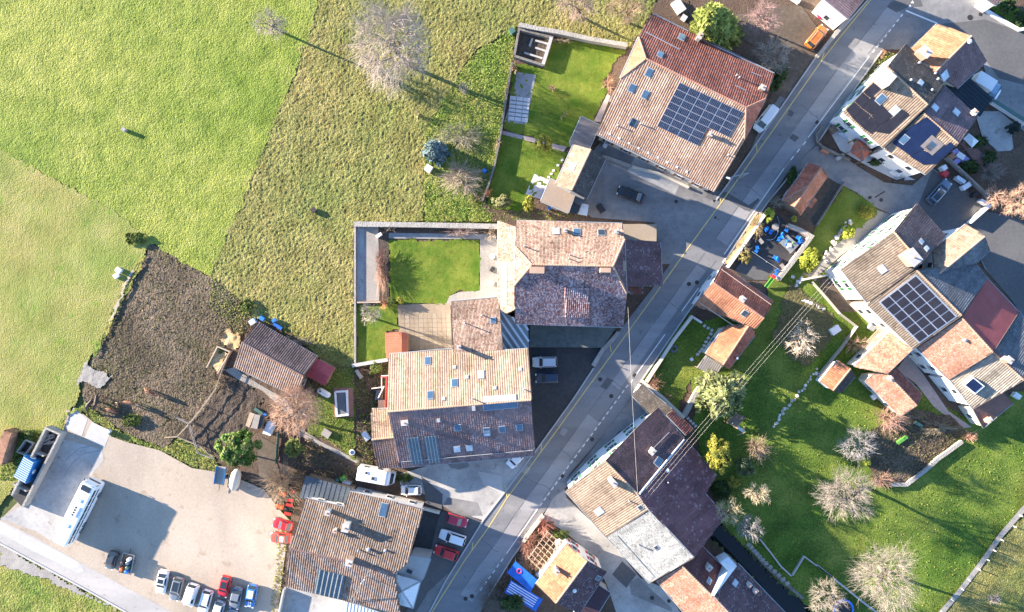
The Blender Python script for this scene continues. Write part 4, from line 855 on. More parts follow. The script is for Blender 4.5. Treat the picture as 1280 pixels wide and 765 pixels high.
# the big barn house below it
D = Building('barn_house', 'big gabled barn house with sandy tiles and many skylights', dict(
    a=(*Ke(270,205),6.0), b=(*Ke(648,172),6.0), b2=(*Ke(655,200),6.0), c=(*Ke(1100,172),6.0), r1=(*Ke(265,548),10.4), r2=(*Ke(1118,478),10.4), d=(*Kh(338,212),5.8), e=(*Kh(1138,140),5.8)),
    [('a r1 r2 c b2 b', 'sand'), ('r1 d e r2', 'sand_shade')], wall='plaster_cream', overhang=0.6, ridge='ridge')
for x, y, g in [(500,245,'skyglass'), (660,377,'skyglass'), (820,327,'skyglass_pale'), (515,450,'skyglass')]: D.skylight(0, *Ke(x, y), .8, 1.2, g)
for x, y in [(660,283), (735,342), (1053,296), (902,407), (595,471)]: D.skylight(0, *Ke(x, y), .35, .4, 'skyglass_pale')
for x, y in [(680,642), (853,660), (945,650), (1048,640)]: D.skylight(1, *Ke(x, y), .9, 1.0, 'skyglass')
for x, y in [(676,100), (750,93), (853,3)]: D.skylight(1, *Kh(x, y), .9, 1.0, 'skyglass_pale')
D.skylight(0, *Ke(930,470), 5.0, .8, 'skyglass_pale'); D.skylight(1, *Ke(935,512), 5.2, 1.0, 'skyglass')
for x, y in [(425,110), (528,102)]: D.panel(1, *Kh(x, y), 2.0, 5.2, 'corr_blue', 'roof_panel', .14)
for x, y in [(425,110), (528,102)]:
    for k in (-.75, -.25, .25, .75):
        pl = D.planes[1]; c = pl.hit(*Kh(x, y)) + pl.u * k + pl.n * .19; MB().frame_box(c, pl.u, pl.d, pl.n, .12, 5.1, .06).build('panel_rib', 'slat_grey', D.root)
D.chimney(1, *Ke(368,608), .9, .6, 1.1); D.pipe(0, *Ke(768,468), h=1.1); D.pipe(0, *Ke(1072,412), h=.9); D.chimney(1, *Ke(776,525), .5, .7, .7, 'zinc', cap=False); D.chimney(1, *Ke(566,597), .5, .5, .6, 'zinc', cap=False)
D.bar(1, *pts(Kh, '345 175, 1130 105'))
D2 = Building('side_annex', 'small gabled annex on the garden end of the barn house', dict(a=(*Ke(166,532),3.6), b=(*Ke(264,530),3.6), c=(*Ke(300,700),5.0), d=(*Ke(165,716),5.0), e=(*Kh(336,207),3.4), f=(*Kh(208,215),3.4)), [('a d c b', 'sand'), ('d f e c', 'brown_shade')], wall='timber', overhang=0.25, cat='annex')

# stable
E = Building('stable', 'brown tiled stable beside the muddy paddock', dict(a=(*Kf(395,62),3.0), b=(*Kf(752,268),3.0), r1=(*Kf(303,180),5.2), r2=(*Kf(665,382),5.2), c=(*Kf(250,325),3.0), d=(*Kf(632,512),3.0)), [('a r1 r2 b', 'brown_shade'), ('r1 c d r2', 'brown')], wall='timber', overhang=0.5, cat='stable', ridge='ridge_dark')
E2 = Building('red_lean_to', 'pinkish red corrugated lean-to on the stable end', dict(a=(*Kf(745,278),2.3), b=(*Kf(852,335),2.3), r1=(*Kf(712,330),2.9), r2=(*Kf(818,388),2.9), c=(*Kf(680,380),2.5), d=(*Kf(796,442),2.5)), [('a r1 r2 b', 'corr_red'), ('r1 c d r2', 'corr_red')], wall='timber', overhang=0.2, cat='lean-to', windows=False, ridge=None, gutter=False)
E3 = Building('red_shed', 'small red ridged garden shed beside the paved terrace', dict(a=(*Ke(245,78),2.2), b=(*Ke(345,72),2.8), c=(*Ke(382,82),2.4), d=(*Ke(382,192),2.4), e=(*Ke(345,196),2.8), f=(*Ke(250,232),2.2)), [('a b e f', 'corr_red2'), ('b c d e', 'corr_red2')], wall='timber', overhang=0.1, cat='shed', windows=False, ridge=None, gutter=False)

# workshop house bottom left
F = Building('workshop_house', 'wide brown tiled workshop house at the edge of the gravel car park', dict(
    a=(*Ki(205,85),5.4), a2=(*Ki(432,137),5.4), a3=(*Ki(464,45),5.0), b=(*Ki(905,150),5.0), r1=(*Ki(105,385),8.6), r2=(*Ki(735,530),8.6), c=(*Ki(90,612),5.4), d=(*Ki(765,775),5.4), b2=(*Ki(805,480),7.8)),
    [('a r1 r2 b2 b a3 a2', 'tan2'), ('r1 c d r2', 'brown')], wall='plaster', overhang=0.4, ridge='ridge_dark')
F.skylight(0, *Ki(665,155), 1.0, 2.0, 'skyglass'); F.chimney(0, *Ki(345,157), .6, .6, 1.5, 'zinc'); F.chimney(0, *Ki(455,240), .9, 1.1, 1.9, 'chimney'); F.chimney(0, *Ki(383,268), .4, .4, .9, 'chimney')
F.chimney(1, *Ki(472,452), .9, .8, 1.4, 'chimney_red'); F.pipe(0, *Ki(580,385), r=.2, h=.6); F.pipe(0, *Ki(520,390), h=.8); F.pipe(0, *Ki(680,392), r=.15, h=.4)
pl = F.planes[1]; qd = [pl.hit(*p) + Vector((0, 0, .2)) for p in pts(Ki, '278 505, 440 547, 410 685, 250 648')]
fp = MB().slab(qd, Vector((0, 0, 1)), .08).build('roof_panel', 'corr_blue', F.root)
for k in range(6):
    a_, b_ = qd[0].lerp(qd[1], (k + .5) / 6), qd[3].lerp(qd[2], (k + .5) / 6); MB().path([a_ + Vector((0, 0, .05)), b_ + Vector((0, 0, .05))], .1, 6).build('panel_rib', 'slat_grey', fp)
Fb2 = Building('metal_lean_to', 'dark blue corrugated lean-to roof above the workshop', dict(a=(*Kg(680,358),2.8), b=(*Kg(985,440),2.8), c=(*Kg(942,455),2.9), d=(*Kg(915,540),3.3), e=(*Kg(642,490),3.3)), [('a b c d e', 'corr_dark')], wall='timber', overhang=0.2, cat='lean-to', windows=False, gutter=False)
Fb3 = Building('concrete_stair_block', 'flat concrete block with roof hatch beside the workshop', dict(a=(*Ki(830,430),4.4), b=(*Ki(947,447),4.4), c=(*Ki(905,560),4.4), d=(*Ki(882,588),4.4), e=(*Ki(738,522),4.4), f=(*Ki(766,482),4.4)), [('a b c d e f', 'concrete')], wall='concrete', overhang=0.05, cat='block', windows=False)
Fb3.skylight(0, *Ki(822,520), .9, .6, 'glass')
Fb4 = Building('pyramid_roof_pavilion', 'pavilion with pale blue pyramid metal roof', dict(a=(*Ki(716,535),4.9), b=(*Ki(886,582),4.9), c=(*Ki(842,742),4.9), d=(*Ki(674,696),4.9), t=(*Ki(776,642),6.6)), [('a b t', 'seam'), ('b c t', 'seam'), ('c d t', 'seam'), ('d a t', 'seam')], wall='plaster', overhang=0.2, cat='pavilion', ridge='zinc')
Fb5 = Building('seamed_roof_hall', 'pale seamed metal roof cut off by the lower edge', dict(a=(*Ki(440,702),4.4), b=(*Ki(530,730),5.2), c=(*Ki(700,790),4.4), d=(*Ki(660,900),4.4), e=(*Ki(400,850),4.4)), [('a b c d e', 'seam')], wall='plaster', overhang=0.15, cat='hall', windows=False)

# small house with pergola, bottom centre
G0 = Building('small_house', 'small house with bright orange roof and red shutters behind the pergola', dict(a=(*Kj(612,358),6.0), b=(*Kj(430,597),6.0), r1=(*Kj(735,460),8.3), r2=(*Kj(550,710),8.3), c=(*Kj(852,525),6.0), d=(*Kj(690,770),6.0)), [('a b r2 r1', 'orange'), ('r1 r2 d c', 'maroon')], wall='plaster_white', overhang=0.45, shutter='shutter_red')
G0.chimney(0, *Kj(548,498), .6, .6, 1.8); G0.pipe(1, *Kj(660,634), r=.2, h=.3, mat='lamp_glass'); G0.skylight(1, *Kj(800,560), .6, .8, 'glass')
G0b = Building('plum_lean_to', 'dark plum sheet roofed extension of the small orange house', dict(a=(*Kj(775,585),4.0), b=(*Kj(875,652),3.6), c=(*Kj(790,790),3.6), d=(*Kj(645,790),4.0)), [('a b c d', 'plum_sheet')], wall='plaster_grey', overhang=0.2, cat='extension', windows=False)

# mill complex right of the road, bottom centre
G = Building('street_house', 'white street house with sandy roof and green shutters beside the dashed line', dict(
    a=(*Kk(130,642),6.0), r1=(*Kk(366,460),10.0), r2=(*Kk(562,660),10.0), b=(*Kj(850,318),6.0), r3=(*Kj(1105,150),10.0), c=(*Kk(580,238),5.6), d=(*Kk(682,142),4.6), e=(*Kk(838,326),4.6)),
    [('a b r3 r2 r1', 'tan'), ('r1 r2 e d c', 'plum_shade')], wall='plaster_white', overhang=0.45, shutter='shutter_green', ridge='ridge')
G.skylight(0, *Kj(808,162), 1.0, 1.3, 'skyglass_pale'); G.skylight(0, *Kj(1055,138), .6, .7, 'glass'); G.chimney(0, *Kk(405,575), 1.2, .7, 1.5, 'chimney'); G.chimney(1, *Kk(640,395), .6, .9, 1.2); G.skylight(1, *Kk(682,465), .9, 1.3, 'skyglass')
G.pipe(0, *Kk(505,695)); G.bar(1, *pts(Kk, '650 385, 745 290'), mat='alu')
G2 = Building('grey_roof_house', 'grey lichen tiled house adjoining the sandy roof', dict(a=(*Kj(852,318),6.0), r1=(*Kj(1105,152),9.8), r2=(*Kt(322,440),9.6), b=(*Kj(1107,592),6.0), ), [('a b r2 r1', 'grey')], wall='plaster_grey', overhang=0.3)
G2.skylight(0, *Kj(1150,377), .5, .6, 'glass'); G2.pipe(0, *Kj(1040,360), h=1.0); G2.bar(0, *pts(Kj, '915 305, 1140 555'))
G3 = Building('plum_roof_house', 'long plum red tiled roof above the dark stream', dict(r1=(*Kk(566,664),9.8), r2=(*Kj(1108,156),10.0), r3=(*Kt(322,440),9.9), a=(*Kk(845,332),5.0), b=(*Kk(1030,548),4.2), c=(*Kk(962,655),4.2), d=(*Kt(506,190),4.0)), [('r1 r2 r3 d c b a', 'plum')], wall='plaster_grey', overhang=0.3)
G3.pipe(0, *Kk(736,515), r=.2, h=.3, mat='lamp_glass'); G3.pipe(0, *Kk(118+620,585), h=.5)
MB().path([G3.planes[0].hit(*Kk(570,655)) + Vector((0, 0, .15)), G3.planes[0].hit(*Kk(836,332)) + Vector((0, 0, .15))], .16, 6).build('valley_flashing', 'seam', G3.root)
G5 = Building('riverside_house', 'orange roofed riverside house cut off by the lower edge', dict(a=(*Kt(100,577),5.6), r1=(*Kt(252,490),8.4), r2=(*Kt(432,670),8.4), r3=(*Kt(600,830),8.4), b=(*Kt(330,850),5.6), c=(*Kt(375,375),5.0), d=(*Kt(522,525),5.0)), [('a b r3 r2 r1', 'orange_l'), ('r1 r2 d c', 'maroon_r')], wall='plaster_cream', overhang=0.3)
G5.skylight(1, *Kt(412,580), .6, .8, 'skyglass'); G5.chimney(1, *Kt(402,485), .6, .8, 1.2)
G6 = Building('dark_roof_house', 'dark slate and plum roof along the stream', dict(a=(*Kt(585,475),5.0), b=(*Kt(900,805),5.0), r1=(*Kt(440,665),8.6), r2=(*Kt(590,830),8.6)), [('a r1 r2 b', 'maroon')], wall='plaster_cream', overhang=0.25)
for x, y in [(645,592), (680,628)]: G6.chimney(0, *Kt(x, y), .5, .6, .8)
G6.skylight(0, *Kt(567,592), .7, .9, 'skyglass_pale')
q = [W(*p, h) for p, h in zip(pts(Kt, '478 470, 530 435, 580 490, 445 668, 430 668, 525 520'), (6.6, 6.2, 6.0, 9.0, 9.0, 7.6))]
tw = thing('party_wall', 'pale metal capped party wall between the riverside roofs', 'wall', (q[0].x, q[0].y, 0)); MB().prism(q[::-1], 4.0, [p.z for p in q[::-1]]).build('capping', 'seam', tw)
G8 = Building('dark_tile_shed', 'dark tiled roadside shed below the wall', dict(a=(*Q14(235,105),3.6), b=(*Q14(620,428),3.6), c=(*Q14(540,510),3.4), d=(*Q14(443,405),3.0), e=(*Q14(330,500),2.6), f=(*Q14(115,260),2.6)), [('a b c d e f', 'dark_slope')], wall='plaster_grey', overhang=0.2, cat='shed')
G9 = Building('red_tile_strip', 'narrow red tiled back roof beside the garden wall', dict(a=(*Q14(625,450),3.9), b=(*Q14(745,545),3.7), c=(*Q14(895,690),3.7), d=(*Q14(800,765),4.4), e=(*Q14(552,505),4.4)), [('a b c d e', 'terra_rd')], wall='plaster_grey', overhang=0.15, cat='shed', windows=False)

# orange house between road and garden
Hh = Building('garden_house', 'terracotta gabled house between the road and the cafe terrace', dict(a=(*Q8(555,108),4.8), b=(*Q8(1122,507),4.8), r1=(*Q8(458,292),7.6), r2=(*Q8(1022,692),7.6), c=(*Q8(250,545),4.8), d=(*Kl(790,145),4.8)), [('a r1 r2 b', 'redtile'), ('r1 c d r2', 'orange')], wall='plaster_white', overhang=0.45, ridge='ridge_red')
Hh.chimney(0, *Q8(765,480), .7, .7, .9); Hh.skylight(1, *Q8(808,632), .7, 1.0, 'glass'); Hh.bar(0, *pts(Q8, '540 150, 1095 545'), mat='rope_cream'); Hh.bar(1, *pts(Q8, '300 505, 680 765'), mat='rope_cream')
Hw = Building('house_wing', 'orange tiled wing of the terracotta house beside the steps', dict(a=(*Kl(600,138),3.6), r1=(*Kl(757,112),5.2), r2=(*Kl(592,364),5.2), b=(*Kl(488,297),3.6), c=(*Kl(782,186),3.8), d=(*Kl(626,388),3.8)), [('a b r2 r1', 'orange'), ('r1 r2 d c', 'redtile')], wall='plaster_cream', overhang=0.25, cat='house wing', ridge='ridge_red')
Hw.pipe(1, *Kl(668,322), r=.15, h=.8)
Hd = Building('wooden_canopy', 'grey wooden canopy at the end of the orange wing', dict(a=(*Kl(490,306),2.6), b=(*Kl(592,372),2.6), c=(*Kl(540,432),2.4), d=(*Kl(435,380),2.4)), [('a b c d', 'deck_wood')], wall=None, cat='canopy', gutter=False)
for p in pts(Kl, '440 378, 538 426, 588 372'):
    w_ = W(*p, 2.4); MB().box((w_.x, w_.y, 1.15), (.12, .12, 2.25)).build('post', 'timber', Hd.root)

# cabin by the road
I0 = Building('roadside_cabin', 'small half-hipped cabin with red roof above the cafe terrace', dict(a=(*Q3(935,275),2.7), b=(*Q3(730,566),2.7), r1=(*Q3(1036,305),4.6), r2=(*Q3(935,452),4.6), c=(*Q3(1082,376),2.7), d=(*Q3(874,674),2.7), e=(*Q3(826,612),3.6)), [('a b r2 r1', 'redtile'), ('b e r2', 'orange'), ('r1 r2 e d c', 'brick_l')], wall='timber', overhang=0.3, cat='cabin', ridge='ridge_red')
I1 = Building('cabin_porch', 'tiny orange side porch of the roadside cabin', dict(a=(*Q3(985,535),2.3), b=(*Q3(1002,550),2.2), c=(*Q3(950,624),2.2), d=(*Q3(930,606),2.3)), [('a b c d', 'brick_l')], wall='timber', overhang=0.08, cat='porch', windows=False, gutter=False)

# top right house with black solar roof
J = Building('solar_house', 'tall white house with sandy roof and black solar sheets, top right', dict(a=(*Q10(215,625),6.4), r1=(*Q10(555,272),10.2), r2=(*Q10(868,566),10.2), b=(*Ko(402,165),6.4), c=(*Q10(700,93),7.4), d=(*Q10(992,390),7.4)), [('a b r2 r1', 'tan'), ('r1 r2 d c', 'dark_slope')], wall='plaster_white', overhang=0.45, shutter='shutter_green')
for p in ['365 465, 445 395, 500 440, 420 510', '305 540, 360 470, 415 515, 360 595', '235 605, 300 545, 355 600, 290 675', '420 515, 440 495, 500 555, 425 640, 365 595', '360 600, 420 645, 360 740, 295 680', '430 650, 505 560, 590 650, 530 700, 490 720', '425 655, 485 715, 430 790, 365 745', '495 725, 530 705, 600 660, 680 605, 722 640, 560 790, 450 770']:
    pl = J.planes[0]; q = [pl.hit(*x) + pl.n * .14 for x in pts(Q10, p)]
    MB().slab(q, Vector((0, 0, 1)), .05).build('solar_panel', 'solar_black', J.root)
J.skylight(0, *Q10(505,522), 1.0, 1.3, 'skyglass'); J.skylight(0, *Q10(612,610), 1.0, 1.2, 'skyglass_pale'); J.chimney(0, *Q10(515,370), 2.2, 1.8, 1.6, 'chimney', cap=False)
J.chimney(1, *Q10(800,185), 1.6, 1.2, 1.8, 'chimney_red'); J.skylight(1, *Q10(812,397), .7, 1.0, 'skyglass_pale')
for x, y in [(795,243), (730,378), (920,325), (940,370), (893,455)]: J.pipe(1, *Q10(x, y), r=.14, h=.4)
J2 = Building('navy_panel_house', 'house with deep blue panel roof and dusky tiles behind the solar house', dict(a=(*Ko(405,170),6.0), r1=(*Kn(690,633),9.4), r2=(*Ko(850,140),9.4), b=(*Ko(655,325),6.0), c=(*Kn(800,476),6.6), d=(*Kn(986,650),6.6)), [('a b r2 r1', 'tan'), ('r1 r2 d c', 'dusk')], wall='plaster_white', overhang=0.4)
for p in ['455 135, 530 65, 660 -20, 745 45, 690 130, 640 175, 560 210', '560 215, 640 180, 700 205, 745 175, 800 130, 830 155, 720 260, 640 265']:
    pl = J2.planes[0]; q = [pl.hit(*x) + pl.n * .14 for x in pts(Ko, p)]; MB().slab(q, Vector((0, 0, 1)), .05).build('solar_panel', 'solar_navy', J2.root)
J2.panel(0, *Ko(693,150), 2.4, 2.2, 'flat_grey', 'skylight_apron', .15, .05); J2.skylight(0, *Ko(687,155), 1.1, 1.3, 'skyglass'); J2.skylight(0, *Ko(525,115), .9, 1.2, 'skyglass')
J2.skylight(1, *Kn(748,600), 1.0, 1.1, 'skyglass_pale'); J2.skylight(1, *Kn(866,625), 1.0, 1.1, 'skyglass_pale'); J2.chimney(1, *Kn(948,632), .7, .6, 1.0)
J3 = Building('orange_gable_house', 'orange gabled house at the road junction, top right', dict(a=(*Q7(400,235),5.0), r1=(*Q7(735,352),8.0), r2=(*Q7(385,700),8.0), b=(*Q7(150,480),5.0), c=(*Q7(880,597),5.0), d=(*Q7(600,860),5.0)), [('a b r2 r1', 'orange'), ('r1 r2 d c', 'dusk_r')], wall='plaster_cream', overhang=0.4)
J3.skylight(1, *Q7(470,738), 1.2, 1.4, 'skyglass_pale'); J3.pipe(1, *Q7(705,410), r=.25, h=.3, mat='lamp_glass')
J4 = Building('black_canopy', 'black sheet canopy over the truck bay', dict(a=(*Kn(895,388),4.2), b=(*Kn(1072,545),3.8), c=(*Kn(1002,647),3.8), d=(*Kn(805,478),4.2)), [('a b c d', 'corr_black')], wall=None, cat='canopy', gutter=False)
for p in pts(Kn, '895 395, 1062 545, 1000 637, 812 478'):
    w_ = W(*p, 3.6); MB().box((w_.x, w_.y, 1.8), (.15, .15, 3.6)).build('post', 'zinc', J4.root)
J5 = Building('hexagonal_pavilion', 'red tiled hexagonal pavilion on the white terrace', dict(a=(*Ko(240,115),2.6), b=(*Ko(305,140),2.6), c=(*Ko(328,188),2.6), d=(*Ko(280,243),2.6), e=(*Ko(205,190),2.6), t=(*Ko(268,172),3.8)), [('a b t', 'redtile'), ('b c t', 'redtile'), ('c d t', 'redtile'), ('d e t', 'redtile'), ('e a t', 'redtile')], wall=None, cat='pavilion', ridge='ridge_dark', gutter=False)
for k_ in 'abcde':
    p = J5.P[k_]; MB().box((p.x * .998, p.y, 1.25), (.14, .14, 2.5)).build('post', 'timber', J5.root)

# right hand complex
K1 = Building('white_gable_house', 'white house with brown gabled roof above the gravel drive', dict(a=(*Kp(150,462),7.0), r1=(*Kp(465,238),10.4), r2=(*Kp(630,428),10.4), b=(*Kp(305,662),7.0), c=(*Kp(602,72),7.0), d=(*Kp(772,266),7.0)), [('a b r2 r1', 'tan_d'), ('r1 r2 d c', 'brown_shade')], wall='plaster_white', overhang=0.4, shutter='shutter_green')
K1.chimney(0, *Kp(545,395), 2.2, 1.6, 1.6, 'chimney_red'); K1.skylight(0, *Kp(395,462), 1.1, .9, 'skyglass_pale'); K1.skylight(1, *Kp(628,297), .6, .7, 'skyglass_pale'); K1.skylight(1, *Kp(658,338), .6, .8, 'plastic_white')
K2 = Building('panel_roof_house', 'house with a framed grid of dark solar panels on its brown roof', dict(a=(*Kp(308,672),6.8), r1=(*Kp(602,468),10.0), r2=(*Kp(870,738),10.0), b=(*Kq(580,268),6.8), c=(*Kp(960,438),7.2), d=(*Kp(1022,512),6.6)), [('a b r2 r1', 'tan_d'), ('r1 r2 d c', 'slate')], wall='plaster_cream', overhang=0.35)
pl = K2.planes[0]; o_ = pl.hit(*Kp(595,498)); e1 = pl.hit(*Q9(712,95)) - o_; e2 = pl.hit(*Kp(378,655)) - o_
ux = e1.normalized(); uy = (e2 - ux * e2.dot(ux)).normalized(); n_ = ux.cross(uy); n_ = n_ if n_.z > 0 else -n_
pw = e1.length / 6; ph = e2.length / 4
MB().frame_box(o_ + ux * (e1.length / 2) + uy * (ph * 2) + n_ * .11, ux, uy, n_, e1.length + .3, ph * 4 + .3, .06).build('solar_rack', 'alu', K2.root)
for i in range(6):
    for j in range(4):
        c = o_ + ux * (pw * (i + .5)) + uy * (ph * (j + .5)) + n_ * .17
        MB().frame_box(c, ux, uy, n_, pw - .17, ph - .17, .05).build('solar_panel', 'solar_black', K2.root)
K3 = Building('cross_gable_wing', 'tan cross gable wing with blue shaded slope by the side road', dict(a=(*Kp(895,193),7.2), r1=(*Kp(1006,266),9.4), r2=(*Kp(712,508),9.4), b=(*Kp(698,350),7.2), c=(*Kp(1037,350),6.8), d=(*Kp(838,532),6.8), e=(*Kp(694,527),7.8)), [('a b r2 r1', 'tan'), ('r1 r2 e d c', 'slate')], wall='plaster_white', overhang=0.3, cat='house wing')  # blue slate colour stands in for shade on the tan roof's far slope
K4 = Building('red_roof_barn', 'barn with orange and dark red felt slopes at the right edge', dict(a=(*Kq(603,263),6.4), r1=(*Kq(870,82),9.6), r2=(*Kq(1057,288),9.6), b=(*Kq(795,452),6.4), c=(*Kp(1025,518),6.4), d=(*Kp(1212,716),6.4)), [('a b r2 r1', 'orange_l'), ('r1 r2 d c', 'red_felt')], wall='plaster_white', overhang=0.35, cat='barn')
K4.pipe(0, *Kq(882,215), r=.2, h=.4)
K5 = Building('grey_slate_house', 'grey slate roofed house at the right edge below the barn', dict(a=(*Kq(800,452),6.2), r1=(*Kq(1058,290),8.8), r2=(*Kq(1242,455),8.8), b=(*Kq(938,627),6.2), c=(*Kq(1215,45),6.4), d=(*Kq(1400,300),6.4)), [('a b r2 r1', 'slate_l'), ('r1 r2 d c', 'slate')], wall='plaster_white', overhang=0.35)
K5.chimney(0, *Kq(1118,330), .9, .7, 1.4, 'chimney_red'); K5.panel(0, *Kq(932,478), 2.2, 1.9, 'seam', 'dormer_base', .5, .8); K5.panel(0, *Kq(928,474), 1.9, 1.5, 'solar_navy', 'dormer_glass', .95, .06)
K6 = Building('rust_roof_shed', 'low rust brown sheet roofed shed beyond the grey slate house', dict(a=(*Kq(940,630),4.2), b=(*Kq(1115,530),4.2), c=(*Kq(1178,592),3.4), d=(*Kq(1000,742),3.4)), [('a b c d', 'rust_roof')], wall='plaster_cream', overhang=0.2, cat='shed')
K6.chimney(0, *Kq(1015,690), .8, .6, .8, 'chimney_red')
K7 = Building('orange_barn_wing', 'orange lichen tiled barn wing beside the pergola slats', dict(a=(*Kq(228,375),3.8), b=(*Kq(452,156),3.8), c=(*Kq(580,270),5.6), d=(*Kq(425,416),5.6)), [('a b c d', 'orange_l')], wall='plaster_cream', overhang=0.25, cat='barn wing')
K7b = Building('orange_outbuilding', 'orange gabled outbuilding above the bare vegetable plot', dict(a=(*Kq(295,462),3.2), f=(*Kq(345,420),4.0), r1=(*Kq(425,416),5.0), r2=(*Kq(602,607),5.0), b=(*Kq(505,670),3.2), c=(*Kq(482,382),4.0), d=(*Kq(632,540),3.6)), [('a b r2 r1 f', 'orange_l'), ('r1 r2 d c', 'terra_rd')], wall='plaster_cream', overhang=0.25, cat='outbuilding')
K7b.chimney(0, *Kq(432,442), .5, .5, .7)
K8 = Building('garden_shed', 'small shed with orange and dark shaded slopes on the lawn', dict(a=(*Kq(128,338),2.6), r1=(*Kq(207,386),3.3), r2=(*Kq(102,516),3.3), b=(*Kq(28,463),2.6), c=(*Kq(232,435),2.4), d=(*Kq(150,530),2.4)), [('a b r2 r1', 'orange'), ('r1 r2 d c', 'dark_slope')], wall='plaster_white', overhang=0.15, cat='shed', windows=False)
L0 = Building('white_gatehouse', 'white walled house with plum roof at the top edge', dict(a=(*Ku(908,-5),5.0), b=(*Ku(1052,112),5.0), c=(*Ku(1230,-110),5.0), d=(*Ku(1090,-220),5.0)), [('a b c d', 'dusk')], wall='plaster_white', overhang=0.15)
M0 = Building('corner_garage', 'plum roofed garage corner at the top right edge', dict(a=(*Q7(880,-10),3.2), b=(*Q7(972,52),3.2), c=(*Q7(1060,-40),3.2), d=(*Q7(960,-120),3.2)), [('a b c d', 'dusk')], wall='plaster_white', overhang=0.1, cat='garage', windows=False)
# ------------------------------------------------------------------ vehicles
def wheel(root, x, y, r=0.31, w=0.2, name='wheel'):
    wo = MB().tube((x, y - w / 2, r), (x, y + w / 2, r), r, r, 16).build(name, 'rubber', root)
    s = 1 if y > 0 else -1
    MB().tube((x, y + s * (w / 2 - 0.02), r), (x, y + s * (w / 2 + 0.015), r), r * 0.62, r * 0.55, 12).build('rim', 'rim', wo)
def loft(secs, close=True):
    mb = MB(); n = len(secs[0]); vs = [p for s in secs for p in s]; fs = []
    for i in range(len(secs) - 1):
        for k in range(n): fs.append((i * n + k, i * n + (k + 1) % n, (i + 1) * n + (k + 1) % n, (i + 1) * n + k))
    fs += [tuple(reversed(range(n))), tuple(range((len(secs) - 1) * n, len(secs) * n))]
    return mb.add(vs, fs)
STY = {  # hood start of glass, roof front, roof rear, tail glass (fractions of length from the front), height, belt
 'hatch': (.27, .43, .86, .975, 1.48, .92), 'sedan': (.29, .44, .73, .87, 1.44, .92), 'estate': (.27, .42, .92, .985, 1.50, .93),
 'suv': (.27, .41, .90, .98, 1.66, 1.02), 'van': (.13, .27, .965, .995, 1.95, 1.08), 'micro': (.22, .40, .84, .96, 1.50, .92), 'coupe': (.33, .49, .74, .93, 1.30, .84)}
